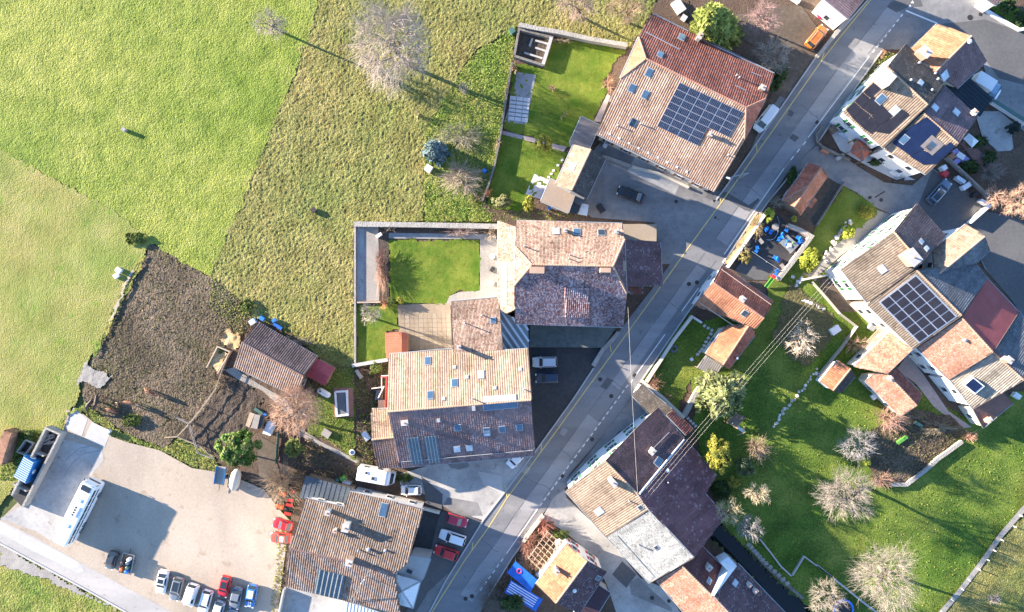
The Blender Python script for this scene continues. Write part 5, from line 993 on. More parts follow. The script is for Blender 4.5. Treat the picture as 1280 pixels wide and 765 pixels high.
def car(name, label, front, rear, paint, style='hatch', width=1.76, cat='car', group=None, roof=None, stripes=None, rack=False, cover_h=0.7):
    a, b = W(*front, cover_h), W(*rear, cover_h); L = (a - b).length; c = (a + b) / 2; ang = math.atan2(a.y - b.y, a.x - b.x)
    t = thing(name, label, cat, (0, 0, 0), group); hw = width / 2
    g0, g1, g2, g3, ht, bz = STY[style]; X = lambda f: L / 2 - f * L
    st = [(0, .70, .50), (.015, .80, .62), (.05, .90, .70), (.12, .96, .77), (g0 * .7, .985, .84), (g0, 1.0, bz), ((g1 + g2) / 2, 1.0, bz + .02), (g2, 1.0, bz + .02), (g3 - .02, .96, bz), (.975, .90, bz - .06), (.992, .84, bz - .2), (1.0, .76, .52)]
    if style == 'sedan': st[8] = (g3, .98, bz); st.insert(9, (.95, .93, bz - .02))
    if style == 'van': st[3] = (.09, .97, .9); st[4] = (.11, .985, .98)
    secs = []
    for f, k, zt in st:
        w = hw * k; x = X(f); z0 = .24 if .03 < f < .97 else .34
        half = [(w * .90, z0), (w, .42), (w * .995, zt * .78), (w * .95, zt - .05), (w * .84, zt), (w * .4, zt + .02)]
        secs.append([(x, -y, z) for y, z in half] + [(x, y, z) for y, z in reversed(half)])
    loft(secs).build('body', paint, t, smooth=True)
    wb, wt = hw * .86, hw * .70; zt = ht
    bot = [(X(g0), wb * .92), (X(g0 + .05), wb), (X(g2), wb), (X(g3), wb * .92)]; top = [(X(g1), wt * .93), (X(g1 + .04), wt), (X(g2 - .02), wt), (X(g2), wt * .93)]
    rings = []
    for zz, pr in ((bz - .02, bot), (zt - .05, [(x, y * 1.03) for x, y in top]), (zt, [(x - (.06 if i < 2 else -.06), y * .9) for i, (x, y) in enumerate(top)])):
        rings.append([(x, -y, zz) for x, y in pr] + [(x, y, zz) for x, y in reversed(pr)])
    loft(rings).build('cabin', paint, t)
    e = .012; zb = bz + .03; zu = zt - .09
    def lerp(p, q, f): return p + (q - p) * f
    fz = (zu - bz) / (zt - .05 - bz)
    def g(nm, q): MB().slab([Vector(p) for p in q], Vector((0, 0, .012)), 1).build(nm, 'glass', t)
    xf0, xf1 = X(g0) - .02, lerp(X(g0), X(g1), fz); y0, y1 = wb * .88, lerp(wb * .92, wt * .96, fz) - .03
    g('windscreen', [(xf0 + e, -y0, zb + e), (xf0 + e, y0, zb + e), (xf1 + e, y1, zu + e), (xf1 + e, -y1, zu + e)])
    xr0, xr1 = X(g3) + .02, lerp(X(g3), X(g2), fz)
    g('rear_window', [(xr0 - e, y0, zb + e), (xr0 - e, -y0, zb + e), (xr1 - e, -y1, zu + e), (xr1 - e, y1, zu + e)])
    for s in (-1, 1):
        ya, yb = wb + e, lerp(wb, wt * 1.03, fz) + e
        q = [(X(g0 + .07), s * ya, zb), (X(g2 + .015 if style != 'van' else .45), s * ya, zb), (X(g2 - .02 if style != 'van' else .45), s * yb, zu), (X(g1 + .05), s * yb, zu)]
        mb = MB(); mb.add(q, [(0, 1, 2, 3) if s < 0 else (3, 2, 1, 0)]); mb.build('side_window', 'glass', t)
        MB().box((X(.03), s * hw * .66, .63), (.22, .32, .12), 0).build('headlight', 'lamp_glass', t)
        MB().box((X(.985), s * hw * .72, .78), (.12, .24, .16), 0).build('tail_light', 'tail_lamp', t)
        MB().box((X(g0 + .06), s * (hw + .08), bz + .04), (.14, .2, .12), 0, taper=.8).build('mirror', paint, t)
        for f in (.18, .81): wheel(t, X(f), s * (hw - .1))
        if rack: MB().path([(X(g1 + .06), s * wt * .86, zt + .05), (X(g2 - .03), s * wt * .86, zt + .05)], .025, 5).build('roof_rail', 'alu', t)
    if roof: MB().box(((X(g1 + .06) + X(g2 - .05)) / 2, 0, zt + .008), (X(g1 + .06) - X(g2 - .05), wt * 1.5, .018)).build('roof_panel', roof, t)
    if stripes:
        for s in (-1, 1): MB().slab([Vector((X(.03), s * .16 - .09, .72)), Vector((X(.03), s * .16 + .09, .72)), Vector((X(g0), s * .16 + .09, bz + .035)), Vector((X(g0), s * .16 - .09, bz + .035))], Vector((0, 0, .02)), 1).build('bonnet_stripe', stripes, t)
    t.location = (c.x, c.y, 0.062); t.rotation_euler = (0, 0, ang)
    return t
gp = 'cars parked in the gravel car park row'
car('parked_car', 'white saloon with dark sunroof, leftmost in the gravel car park row', Q12(160,415), Q12(205,180), 'car_white', 'sedan', 1.8, group=gp, roof='glass')
car('parked_car', 'dark grey estate with black glass roof, second in the gravel row', Q12(295,485), Q12(355,255), 'car_grey', 'estate', 1.8, group=gp, roof='glass')
car('delivery_van', 'white panel van, third in the gravel car park row', Q12(435,540), Q12(505,318), 'car_white', 'van', 1.9, 'van', group=gp)
car('parked_car', 'white estate with roof rails, fourth in the gravel row', Q12(580,612), Q12(645,382), 'car_white', 'estate', 1.82, group=gp, rack=True)
car('parked_car', 'silver hatchback half out of frame, fifth in the gravel row', Q12(710,690), Q12(770,490), 'car_silver', 'hatch', 1.76, group=gp)
car('parked_car', 'red car with dark glass roof among the gravel car park row', Q12(780,450), Q12(830,240), 'car_red', 'hatch', 1.72, group=gp, roof='glass')
car('parked_car', 'slate grey saloon in the right half of the gravel row', Q12(895,570), Q12(945,345), 'car_grey', 'sedan', 1.8, group=gp)
car('parked_car', 'blue and white hatchback with bonnet stripes, rightmost in the row', Q12(1050,555), Q12(1095,325), 'car_blue', 'hatch', 1.75, group=gp, roof='car_white', stripes='car_white')
car('parked_car', 'light blue car bonnet peeping in at the lower edge', Q12(865,775), Q12(885,575), 'car_lightblue', 'hatch', 1.75, group=gp)
car('parked_car', 'bright red car beside the orange tractors', Ki(5,228), Ki(122,258), 'car_red', 'coupe', 1.72)
car('parked_car', 'faded red car with white roof below the tractors', Kx(850,316), Kx(978,325), 'car_scarlet', 'sedan', 1.72, roof='car_white')
car('parked_car', 'small white car on the grass beside the motorhome', Kh(340,348), Kh(465,346), 'car_white', 'micro', 1.7)
car('parked_car', 'crimson hatchback, upper of three in the dark parking bays', Kh(736,548), Kh(612,508), 'car_crimson', 'hatch', 1.7)
car('parked_car', 'white estate between the two red cars in the bays', Kh(572,605), Kh(726,655), 'car_white', 'estate', 1.78)
car('parked_car', 'bright red hatchback, lowest of three in the dark parking bays', Kh(541,697), Kh(680,745), 'car_red', 'hatch', 1.76)
car('parked_car', 'white car half hidden under the barn house eaves', Kh(985,205), Kh(1055,130), 'car_white', 'hatch', 1.72)
car('parked_car', 'silver estate in the black yard', Q2(200,412), Q2(440,408), 'car_silver', 'estate', 1.8, rack=True)
car('parked_car', 'navy blue estate in the black yard', Q2(228,568), Q2(462,560), 'car_navy', 'estate', 1.8)
car('parked_car', 'shiny black car in the farmhouse courtyard', Kb(822,465), Kb(980,522), 'car_black', 'sedan', 1.82)
car('delivery_van', 'white van parked along the farmhouse gable', Q1(1030,515), Q1(1165,340), 'car_white', 'van', 1.9, 'van')
car('parked_car', 'orange pickup style car on the dirt drive by the white gatehouse', Ku(915,160), Ku(815,280), 'car_orange', 'suv', 1.85, rack=True)
car('parked_car', 'blue grey car with sunroof in the alley yard', Ko(795,365), Ko(678,495), 'car_bluegrey', 'estate', 1.8, roof='glass')
car('microcar', 'dark small car beside the loaded trailer', Kw(650,508), Kw(685,402), 'car_darkgrey', 'micro', 1.55)

def coach():
    a, b = W(*Kv(528,502), 3.3), W(*Kw(345,364), 3.3); L = (a - b).length; c = (a + b) / 2; ang = math.atan2(a.y - b.y, a.x - b.x)
    t = thing('coach', 'long white coach parked on the concrete apron', 'bus'); w = 1.25; X = lambda f: L / 2 - f * L
    secs = []
    for f, k, zt in [(0, .84, 2.5), (.012, .93, 3.0), (.03, .98, 3.22), (.06, 1, 3.3), (.94, 1, 3.3), (.98, .98, 3.25), (1, .9, 3.0)]:
        h = [(w * k * .97, .35), (w * k, .6), (w * k, 2.0), (w * k * .96, zt - .25), (w * k * .8, zt - .03), (w * k * .35, zt)]
        secs.append([(X(f), -y, z) for y, z in h] + [(X(f), y, z) for y, z in reversed(h)])
    loft(secs).build('body', 'car_white', t, smooth=False)
    for s in (-1, 1):
        for k in range(7):
            x0 = X(.07 + k * .127); x1 = X(.07 + k * .127 + .119)
            mb = MB(); mb.add([(x0, s * (w + .012), 1.5), (x1, s * (w + .012), 1.5), (x1, s * (w * .965 + .012), 2.86), (x0, s * (w * .965 + .012), 2.86)], [(0, 1, 2, 3) if s < 0 else (3, 2, 1, 0)]); mb.build('side_window', 'glass', t)
        for f in (.2, .70, .80): wheel(t, X(f), s * (w - .14), .5, .3)
        MB().path([(X(.02), s * .9, 2.6), (X(-.01), s * 1.25, 2.7), (X(-.015), s * 1.4, 2.5)], .06, 6).build('mirror', 'trim', t)
        MB().box((X(.006), s * .85, .8), (.12, .35, .2)).build('headlight', 'lamp_glass', t)
        MB().box((X(.995), s * .9, 1.2), (.1, .25, .4)).build('tail_light', 'tail_lamp', t)
    MB().slab([Vector((X(-.001), -1.0, 1.3)), Vector((X(-.001), 1.0, 1.3)), Vector((X(.024), 1.0, 3.12)), Vector((X(.024), -1.0, 3.12))], Vector((-.05, 0, .02)), 1).build('windscreen', 'glass', t)
    ac = MB().box((X(.44), 0, 3.36), (1.9, 1.2, .2), taper=.9).build('air_unit', 'plastic_white', t)
    for k in range(4): MB().disc((X(.44) - .66 + .44 * k, 0, 3.46), .17, .03, 12).build('fan_grille', 'trim', ac)
    for f in (.27, .68): MB().box((X(f), 0, 3.34), (.7, .7, .1), taper=.85).build('roof_hatch', 'skyglass_pale', t)
    MB().box((X(.08), 0, 3.31), (.9, 1.6, .05)).build('sun_roof', 'glass', t)
    t.location = (c.x, c.y, .05); t.rotation_euler = (0, 0, ang)
coach()
def motorhome():
    a, b = W(*Kg(1203,385), 2.8), W(*Kg(985,345), 2.8); L = (a - b).length; c = (a + b) / 2; ang = math.atan2(a.y - b.y, a.x - b.x)
    t = thing('motorhome', 'white motorhome with two roof hatches beside the small white car', 'motorhome'); w = 1.15; X = lambda f: L / 2 - f * L
    secs = []
    for f, k, zt in [(0, .78, 1.1), (.03, .86, 1.5), (.08, .92, 2.1), (.15, .97, 2.6), (.22, 1, 2.75), (.97, 1, 2.75), (1, .97, 2.6)]:
        h = [(w * k, .35), (w * k, zt * .5), (w * k * .99, zt - .12), (w * k * .9, zt), (w * k * .4, zt + .03)]
        secs.append([(X(f), -y, z) for y, z in h] + [(X(f), y, z) for y, z in reversed(h)])
    loft(secs).build('body', 'car_white', t)
    MB().slab([Vector((X(.035), -.85, 1.62)), Vector((X(.035), .85, 1.62)), Vector((X(.10), .95, 2.32)), Vector((X(.10), -.95, 2.32))], Vector((-.06, 0, .03)), 1).build('windscreen', 'glass', t)
    for x, y, s in ((.75, .45, .55), (.55, -.25, .75)):
        f = MB().box((X(x), y, 2.83), (s, s, .12), taper=.9).build('roof_hatch', 'plastic_white', t); MB().box((X(x), y, 2.9), (s * .7, s * .7, .03)).build('pane', 'glass', f)
    for s in (-1, 1):
        for x in (.35, .72):
            mb = MB(); mb.add([(X(x), s * (w + .012), 1.3), (X(x + .14), s * (w + .012), 1.3), (X(x + .14), s * (w + .008), 2.0), (X(x), s * (w + .008), 2.0)], [(0, 1, 2, 3) if s < 0 else (3, 2, 1, 0)]); mb.build('side_window', 'glass', t)
        for f in (.17, .76): wheel(t, X(f), s * (w - .14), .36, .24)
        MB().box((X(.12), s * (w + .12), 1.5), (.15, .25, .3)).build('mirror', 'trim', t)
    MB().path([(X(.3), w + .06, 2.6), (X(.95), w + .06, 2.6)], .07, 6).build('awning', 'plastic_white', t)
    t.location = (c.x, c.y, .05); t.rotation_euler = (0, 0, ang)
motorhome()
def truck():
    a, b = W(*Kn(1135,445), 2.2), W(*Kn(985,480), 2.2)
    a, b = W(*Kn(1135,500), 2.0), W(*Kn(985,455), 2.0); L = 5.6; ang = math.atan2(-.55, .8); ang = R(-32)
    c = W(*Kn(1050,475), 2.0)
    t = thing('box_truck', 'white box truck with blue cab half under the black canopy', 'truck')
    MB().box((-1.0, 0, 1.65), (3.2, 2.0, 1.9)).build('box_body', 'plastic_white', t); MB().box((-.2, 0, .55), (5.2, 1.6, .25)).build('chassis', 'trim', t)
    secs = [[(x, -y, z) for y, z in h] + [(x, y, z) for y, z in reversed(h)] for x, h in ((.8, [(.95, .5), (1, 1.2), (.95, 2.1), (.7, 2.25)]), (1.6, [(.95, .5), (1, 1.2), (.93, 2.1), (.7, 2.25)]), (2.2, [(.93, .5), (.97, 1.15), (.95, 1.25), (.7, 1.3)]), (2.6, [(.88, .5), (.9, .9), (.85, 1.05), (.6, 1.08)]))]
    loft(secs).build('cab', 'car_lightblue', t)
    MB().slab([Vector((2.17, -.8, 1.32)), Vector((2.17, .8, 1.32)), Vector((1.68, .75, 2.16)), Vector((1.68, -.75, 2.16))], Vector((-.03, 0, -.03)), 1).build('windscreen', 'glass', t)
    for s in (-1, 1):
        for x in (1.9, -1.6): wheel(t, x, s * .85, .36, .24)
        MB().box((1.95, s * 1.12, 1.5), (.12, .2, .3)).build('mirror', 'trim', t)
    t.location = (c.x, c.y, .08); t.rotation_euler = (0, 0, ang)
truck()
def tractor(label, hood, tail):
    a, b = W(*hood, .8), W(*tail, .8); c = (a + b) / 2; ang = math.atan2(a.y - b.y, a.x - b.x)
    t = thing('tractor', label, 'tractor', group='orange tractors by the workshop')
    secs = [[(x, -y, z) for y, z in h] + [(x, y, z) for y, z in reversed(h)] for x, h in ((.1, [(.3, .6), (.34, .9), (.32, 1.2), (.2, 1.28)]), (1.2, [(.28, .6), (.32, .9), (.3, 1.16), (.18, 1.22)]), (1.6, [(.24, .62), (.27, .85), (.25, 1.05), (.15, 1.1)]))]
    loft(secs).build('bonnet', 'tractor_orange', t)
    MB().box((-.5, 0, .65), (1.4, .5, .35)).build('gearbox', 'trim', t); MB().box((-.75, 0, .98), (.45, .5, .12)).build('seat', 'rubber', t)
    MB().box((-.98, 0, 1.15), (.1, .5, .35)).build('seat_back', 'rubber', t); MB().path([(-.1, 0, 1.1), (-.3, 0, 1.4)], .03, 6).build('steering_column', 'trim', t)
    MB().tube((-.3, 0, 1.4), (-.32, 0, 1.43), .2, .2, 12).build('steering_wheel', 'trim', t)
    for s in (-1, 1):
        wheel(t, -.8, s * .75, .62, .36, 'rear_wheel'); wheel(t, 1.2, s * .6, .33, .2, 'front_wheel')
        MB().box((-.8, s * .74, 1.29), (1.05, .46, .06)).build('fender', 'tractor_red', t)
    MB().path([(1.0, .2, 1.2), (1.0, .2, 1.75)], .035, 6).build('exhaust', 'iron', t)
    t.location = (c.x, c.y, .05); t.rotation_euler = (0, 0, ang)
tractor('orange tractor with red fenders, upper of the two by the dark lean-to', Q11(85,232), Q11(255,262)); tractor('orange tractor with red fenders, lower of the two above the red car', Q11(62,375), Q11(222,412))
def trailer():
    c = W(*Kw(762,475), .6); ang = R(78)
    t = thing('flatbed_trailer', 'small flatbed trailer loaded with drums beside the dark small car', 'trailer')
    MB().box((0, 0, .6), (3.4, 1.9, .12)).build('bed', 'timber', t)
    for s in (-1, 1):
        MB().box((0, s * .97, .78), (3.4, .05, .3)).build('side_board', 'alu', t); wheel(t, 0.3, s * .85, .3, .2)
    MB().box((1.72, 0, .78), (.05, 1.9, .3)).build('headboard', 'alu', t); MB().path([(1.7, 0, .5), (2.6, 0, .5)], .05, 6).build('drawbar', 'iron', t)
    t.location = (c.x, c.y, .05); t.rotation_euler = (0, 0, ang)
    for k, (x, y, m, nm) in enumerate([(-1.1, -.4, 'plastic_blue', 'blue'), (-.4, -.45, 'plastic_teal', 'green'), (.4, -.35, 'bluegrey', 'slate blue'), (1.0, -.4, 'plastic_white', 'white'), (-.9, .45, 'plastic_orange', 'orange'), (.2, .5, 'plastic_black', 'black')]):
        ca, sa = math.cos(ang), math.sin(ang); p = Vector((c.x + x * ca - y * sa, c.y + x * sa + y * ca, .71))
        mt = m if m in MATS else 'car_' + m
        d = MB().path([p, p + Vector((0, 0, .05)), p + Vector((0, 0, .4)), p + Vector((0, 0, .75)), p + Vector((0, 0, .8))], [.24, .29, .30, .29, .22], 14).build('drum', mt); tag(d, nm + ' drum standing on the flatbed trailer', 'drum', 'drums on the trailer')
trailer()

# containers and the concrete bay at the left edge
def container(name, label, top, h, mats, ribs=10, cat='container'):
    P_ = [W(*p, h) for p in top]; c = sum(P_, Vector((0, 0, 0))) / 4; t = thing(name, label, cat, (c.x, c.y, 0))
    MB().prism(P_[::-1] if (P_[1] - P_[0]).cross(P_[2] - P_[1]).z < 0 else P_, .12, h).build('box_body', mats[0], t)
    for i in range(ribs):
        f = (i + .5) / ribs; a, b = P_[0].lerp(P_[3], f), P_[1].lerp(P_[2], f)
        d = (b - a).normalized(); MB().frame_box((a + b) / 2 + Vector((0, 0, .03)), d, Vector((0, 0, 1)).cross(d), Vector((0, 0, 1)), (b - a).length - .1, .18, .07).build('top_rib', mats[1], t)
        for q in (a, b): MB().box((q.x, q.y, h / 2 + .1), (.14, .14, h - .3), math.atan2(d.y, d.x)).build('side_rib', mats[0], t)
    for q in P_: MB().box((q.x, q.y, h / 2), (.16, .16, h)).build('corner_post', mats[0], t)
    return t, P_
ct, P_ = container('shipping_container', 'blue ribbed container beside the concrete bay', [(30,570.3), (42.5,578), (31.5,604), (17,596)], 2.3, ('container_blue', 'container_rib'), 11)
m_ = (P_[1] + P_[2]) / 2; dd = (P_[2] - P_[1]).normalized(); oo = Vector((-dd.y, dd.x, 0)); oo = oo if oo.dot(-m_) > 0 else -oo
MB().tube(m_ + oo * .1 + Vector((0, 0, -.9)), m_ + oo * .13 + Vector((0, 0, -.9)), .42, .42, 20).build('round_emblem', 'frame_white', ct); m2 = (P_[0] + P_[1]) / 2
d2 = (P_[1] - P_[0]).normalized(); o2 = Vector((-d2.y, d2.x, 0)); o2 = o2 if o2.dot(m2 - sum(P_, Vector()) / 4) > 0 else -o2
MB().tube(m2 + o2 * .1 + Vector((0, 0, -.9)), m2 + o2 * .13 + Vector((0, 0, -.9)), .5, .5, 20).build('round_emblem', 'frame_white', ct)
container('rusty_container', 'rusty brown container at the left edge', [(-8,570), (5,538), (14,542), (2,581)], 2.3, ('rust', 'rust'), 9)
t = thing('open_skip', 'small open steel skip between the rusty and blue containers', 'skip', W(*Kv(147,285)))
q = [W(*p, 1.3) for p in pts(Kv, '150 240, 195 262, 145 328, 98 310')]; MB().wallstrip([q[0], q[1], q[2], q[3], q[0]], .12, .1, 1.3).build('side', 'timber_grey', t); MB().prism(q[::-1], .1, .35).build('floor', 'iron', t)
t = thing('concrete_bay', 'long concrete storage bay with dark pits beside the apron', 'bay', W(*Kv(230,400)))
MB().wallstrip([W(*p, 1.7) for p in pts(Kv, '68 570, 272 168, 356 205, 132 640')], .32, 0, 1.7).build('bay_wall', 'stone', t)
for p in ('205 310, 262 335', '78 500, 160 545'): MB().wallstrip([W(*x, 1.3) for x in pts(Kv, p)], .25, 0, 1.4).build('partition', 'stone', t)
MB().prism([W(*p, .3) for p in pts(Kv, '68 570, 132 640, 350 210, 275 172')], .05, .3).build('bay_floor', 'tarmac_black', t)
for k in range(16):
    p = W(*Kv(265 + random.uniform(-25, 50), 225 + random.uniform(-25, 35)), .5); o = MB().box((p.x, p.y, .35 + random.random() * .35), (random.uniform(.5, 1.5), .22, .2), random.uniform(-.2, 1.0)).build('timber_offcut', 'timber_grey', t)
# ------------------------------------------------------------------ trees, shrubs and animals
def tubes(segs, n=3):
    """arrays of p0,p1,r0,r1 -> verts, quads of open prisms"""
    p0 = np.array([s[0] for s in segs], float); p1 = np.array([s[1] for s in segs], float)
    r0 = np.array([s[2] for s in segs])[:, None, None]; r1 = np.array([s[3] for s in segs])[:, None, None]
    d = p1 - p0; d /= np.linalg.norm(d, axis=1, keepdims=True) + 1e-9
    up = np.where(np.abs(d[:, 2:3]) < .9, np.array([[0, 0, 1.]]), np.array([[1., 0, 0]]))
    a = np.cross(d, up); a /= np.linalg.norm(a, axis=1, keepdims=True) + 1e-9; b = np.cross(d, a)
    th = np.arange(n) * 2 * math.pi / n; ring = np.cos(th)[None, :, None] * a[:, None] + np.sin(th)[None, :, None] * b[:, None]
    V = np.concatenate([p0[:, None] + ring * r0, p1[:, None] + ring * r1], 1).reshape(-1, 3)
    k = np.arange(n); q = np.stack([k, (k + 1) % n, n + (k + 1) % n, n + k], 1)
    Q = (np.arange(len(segs)) * 2 * n)[:, None, None] + q[None]
    return V, Q.reshape(-1, 4)
def grow(base, fork, C, Rd, g, levels, tw_r=.03, up=.15, lobes=0.35):
    """a branching skeleton that fills an uneven ellipsoid: each new shoot leaves the nearest older wood"""
    base = np.array(base); fork = np.array(fork); C = np.array(C); Rd = np.array(Rd)
    thick = []; fine = []; nodes = [base + (fork - base) * t for t in np.linspace(.55, 1, 4)]
    H0 = float(np.linalg.norm(fork - base)) + float(Rd.max()); tr = .022 * H0 + .06
    mid = base + (fork - base) * .5 + g.normal(0, .05 * H0 * .3, 3) * np.array([1, 1, 0])
    thick += [(base, mid, tr * 1.15, tr * .9), (mid, fork, tr * .9, tr * .75)]
    ph = g.random(4) * 6.28
    for li, (cnt, rmin, rmax, r, nseg) in enumerate(levels):
        N = np.array(nodes); new = []; RN = np.linalg.norm((N - C) / Rd, axis=1)
        u = g.normal(0, 1, (cnt, 3)); u /= np.linalg.norm(u, axis=1, keepdims=True); u[:, 2] = np.abs(u[:, 2]) * .9 - .25 if li < 2 else u[:, 2] * .9
        az = np.arctan2(u[:, 1], u[:, 0]); lob = 1 - lobes * (.5 + .5 * np.sin(3 * az + ph[0])) * (.5 + .5 * np.sin(5 * az + ph[1]))
        rad = (rmin + (rmax - rmin) * g.random(cnt) ** .6) * lob
        T = C + u * Rd * rad[:, None]
        for q in T:
            rq = np.linalg.norm((q - C) / Rd); dd = N - q; k = int(np.argmin((dd ** 2).sum(1) * (1 + 6 * np.maximum(0, RN - rq + .22)))); p = N[k]; prev = p; L = np.linalg.norm(q - p)
            if L < .05: continue
            for j in range(1, nseg + 1):
                f = j / nseg; x = p + (q - p) * f + g.normal(0, .07 * L, 3) * (0 if j == nseg else 1) + np.array([0, 0, up * L * math.sin(f * 3.14)])
                (fine if r <= tw_r * 1.3 else thick).append((prev, x, r * (1 - .45 * (j - 1) / nseg), r * (1 - .45 * j / nseg))); new.append(x); prev = x
        nodes += new
    return thick, fine, np.array(nodes)
def spray(nodes, C, Rd, g, n, r, ln):
    """fine twigs, each carrying on outward from older wood and forking once"""
    C = np.array(C); Rd = np.array(Rd); q = (nodes - C) / Rd; rad = np.linalg.norm(q, axis=1); pool = np.where(rad > .35)[0]
    if len(pool) == 0: pool = np.arange(len(nodes))
    k = g.choice(pool, n); p = nodes[k]; d = q[k] / (rad[k][:, None] + .05) * .8 + g.normal(0, .55, (n, 3)); d /= np.linalg.norm(d, axis=1, keepdims=True)
    L = ln * Rd.mean() * (.35 + .9 * g.random((n, 1))); m = p + d * L * .5 + g.normal(0, .05, (n, 3)); e = m + (d + g.normal(0, .3, (n, 3))) * L * .5; f = m + (d + g.normal(0, .5, (n, 3))) * L * .42
    out = []
    for i in range(n): out += [(p[i], m[i], r, r * .75), (m[i], e[i], r * .75, r * .4), (m[i], f[i], r * .65, r * .35)]
    return out
def bare(name, label, base, crown, rpx, hc, vr, col, n=1500, seed=1, group='bare trees', tw=.0175, trunk_col=None, cat='tree', lobes=.5):
    g = np.random.default_rng(seed); C = W(*crown, hc); B0 = W(*base); n = int(n * 1.3)
    k = (H - hc) / H / S; Rd = (rpx[0] * k, rpx[1] * k, vr); t = thing(name, label, cat, B0, group)
    fork = B0.lerp(C, .55); lev = [(9, .4, .68, .05 + .018 * min(Rd), 3), (40, .5, .9, .05, 3), (int(n * .16), .5, .95, tw * 1.3, 2)]
    th, fi, nd = grow(B0, fork, C, Rd, g, lev, tw, lobes=lobes); fi = fi + spray(nd[4:], C, Rd, g, int(n * .55), tw * .9, .36)
    V, Q = tubes(th, 6); c0 = np.array(trunk_col or col) * .62
    raw_mesh('trunk', V, Q, 'twig', parent=t, col=np.repeat(c0[None], len(V), 0) * (.85 + .3 * g.random((len(V), 1))))
    V, Q = tubes(fi, 3); cc = np.repeat(np.array(col)[None] * (.7 + .6 * g.random((len(fi), 1))), 6, 0)
    raw_mesh('crown', V, Q, 'twig', parent=t, col=cc)
    return t
def shrub(name, label, c, rpx, h, col, n=500, seed=1, group='bare shrubs', tw=.02, cat='shrub'):
    """a leafless bush: a fan of stems from the ground, splitting into twigs"""
    g = np.random.default_rng(seed); B0 = W(*c); t = thing(name, label, cat, B0, group); Rd = np.array((rpx[0] / S, rpx[1] / S, h))
    st = []; tw_ = []; b = np.array(B0)
    for i in range(max(8, n // 14)):
        a = g.random() * 6.283; e = g.random() ** .7; d = np.array((math.cos(a) * e, math.sin(a) * e, .35 + .65 * math.sqrt(max(0, 1 - e * e)))); b0 = b + np.array((math.cos(a), math.sin(a), 0)) * Rd * e * .35
        q = b + d * Rd * (.75 + .25 * g.random()); m = (b0 + q) / 2 + np.array((0, 0, .12 * h)) + g.normal(0, .03 * h, 3)
        st += [(b0, m, tw * 1.4, tw * 1.1), (m, q, tw * 1.1, tw * .7)]
        for j in range(13):
            f = .25 + .75 * g.random(); p = b0 + (m - b0) * 2 * f if f < .5 else m + (q - m) * (2 * f - 1)
            e2 = d + g.normal(0, .55, 3); e2[2] = abs(e2[2]) * .6 + .1; tw_.append((p, p + e2 * Rd * .32 * (.5 + g.random()), tw * .9, tw * .45))
    V, Q = tubes(st, 4); raw_mesh('stem', V, Q, 'twig', parent=t, col=np.repeat(np.array(col)[None] * .75, len(V), 0))
    V, Q = tubes(tw_, 3); raw_mesh('crown', V, Q, 'twig', parent=t, col=np.repeat(np.array(col)[None] * (.65 + .7 * g.random((len(tw_), 1))), 6, 0))
    return t
def leaf_quads(P_, N_, size, g, aspect=1.6, align=None):
    n = len(P_); r = g.normal(0, 1, (n, 3)) if align is None else align + g.normal(0, .35, (n, 3))
    N_ = N_ + g.normal(0, .55, (n, 3)); N_ /= np.linalg.norm(N_, axis=1, keepdims=True) + 1e-9
    a = r - (r * N_).sum(1, keepdims=True) * N_; a /= np.linalg.norm(a, axis=1, keepdims=True) + 1e-9; b = np.cross(N_, a)
    s = size * (.6 + .8 * g.random((n, 1)))
    V = np.stack([P_ - a * s * aspect / 2, P_ + b * s * .5, P_ + a * s * aspect / 2, P_ - b * s * .5], 1).reshape(-1, 3)
    return V, (np.arange(n) * 4)[:, None] + np.arange(4)[None]
def leafy(name, label, base, crown, rpx, hc, vr, cols, n=6000, size=.2, seed=1, group='evergreen bushes', cat='bush', clumps=70, hollow=.55, trunk=True, lumps=.3, spread=.2):
    g = np.random.default_rng(seed); C = np.array(W(*crown, hc)); B0 = W(*base); k = (H - hc) / H / S; Rd = np.array((rpx[0] * k, rpx[1] * k, vr))
    t = thing(name, label, cat, B0, group)
    u = g.normal(0, 1, (clumps, 3)); u /= np.linalg.norm(u, axis=1, keepdims=True); u[:, 2] = np.where(u[:, 2] < -.3, -u[:, 2], u[:, 2])
    rad = (hollow + (1 - hollow) * g.random(clumps) ** .5) * (1 - lumps * g.random(clumps)); cc = C + u * Rd * rad[:, None]
    ccol = np.array(cols)[g.integers(0, len(cols), clumps)] * (.75 + .5 * g.random((clumps, 1)))
    per = max(4, n // clumps); off = g.normal(0, 1, (clumps, per, 3)); off /= np.linalg.norm(off, axis=2, keepdims=True); off *= g.random((clumps, per, 1)) ** .5
    P_ = (cc[:, None] + off * Rd * spread).reshape(-1, 3); N_ = (off * .6 + u[:, None] * .8 + np.array((0, 0, .3))).reshape(-1, 3)
    V, Q = leaf_quads(P_, N_, size, g); col = np.repeat((np.repeat(ccol, per, 0) * (.75 + .5 * g.random((clumps * per, 1)))), 4, 0)
    raw_mesh('crown', V, Q, 'leaf', parent=t, col=col)
    segs = []
    b = np.array(B0); f = b + (C - b) * .6; segs.append((b, f, .09 + .02 * vr, .06 + .01 * vr))
    for i in range(0, clumps, 3): segs.append((f, cc[i], .05, .02))
    V, Q = tubes(segs, 5); raw_mesh('trunk', V, Q, 'twig', parent=t, col=np.repeat(np.array([[.10, .07, .05]]), len(V), 0))
    return t
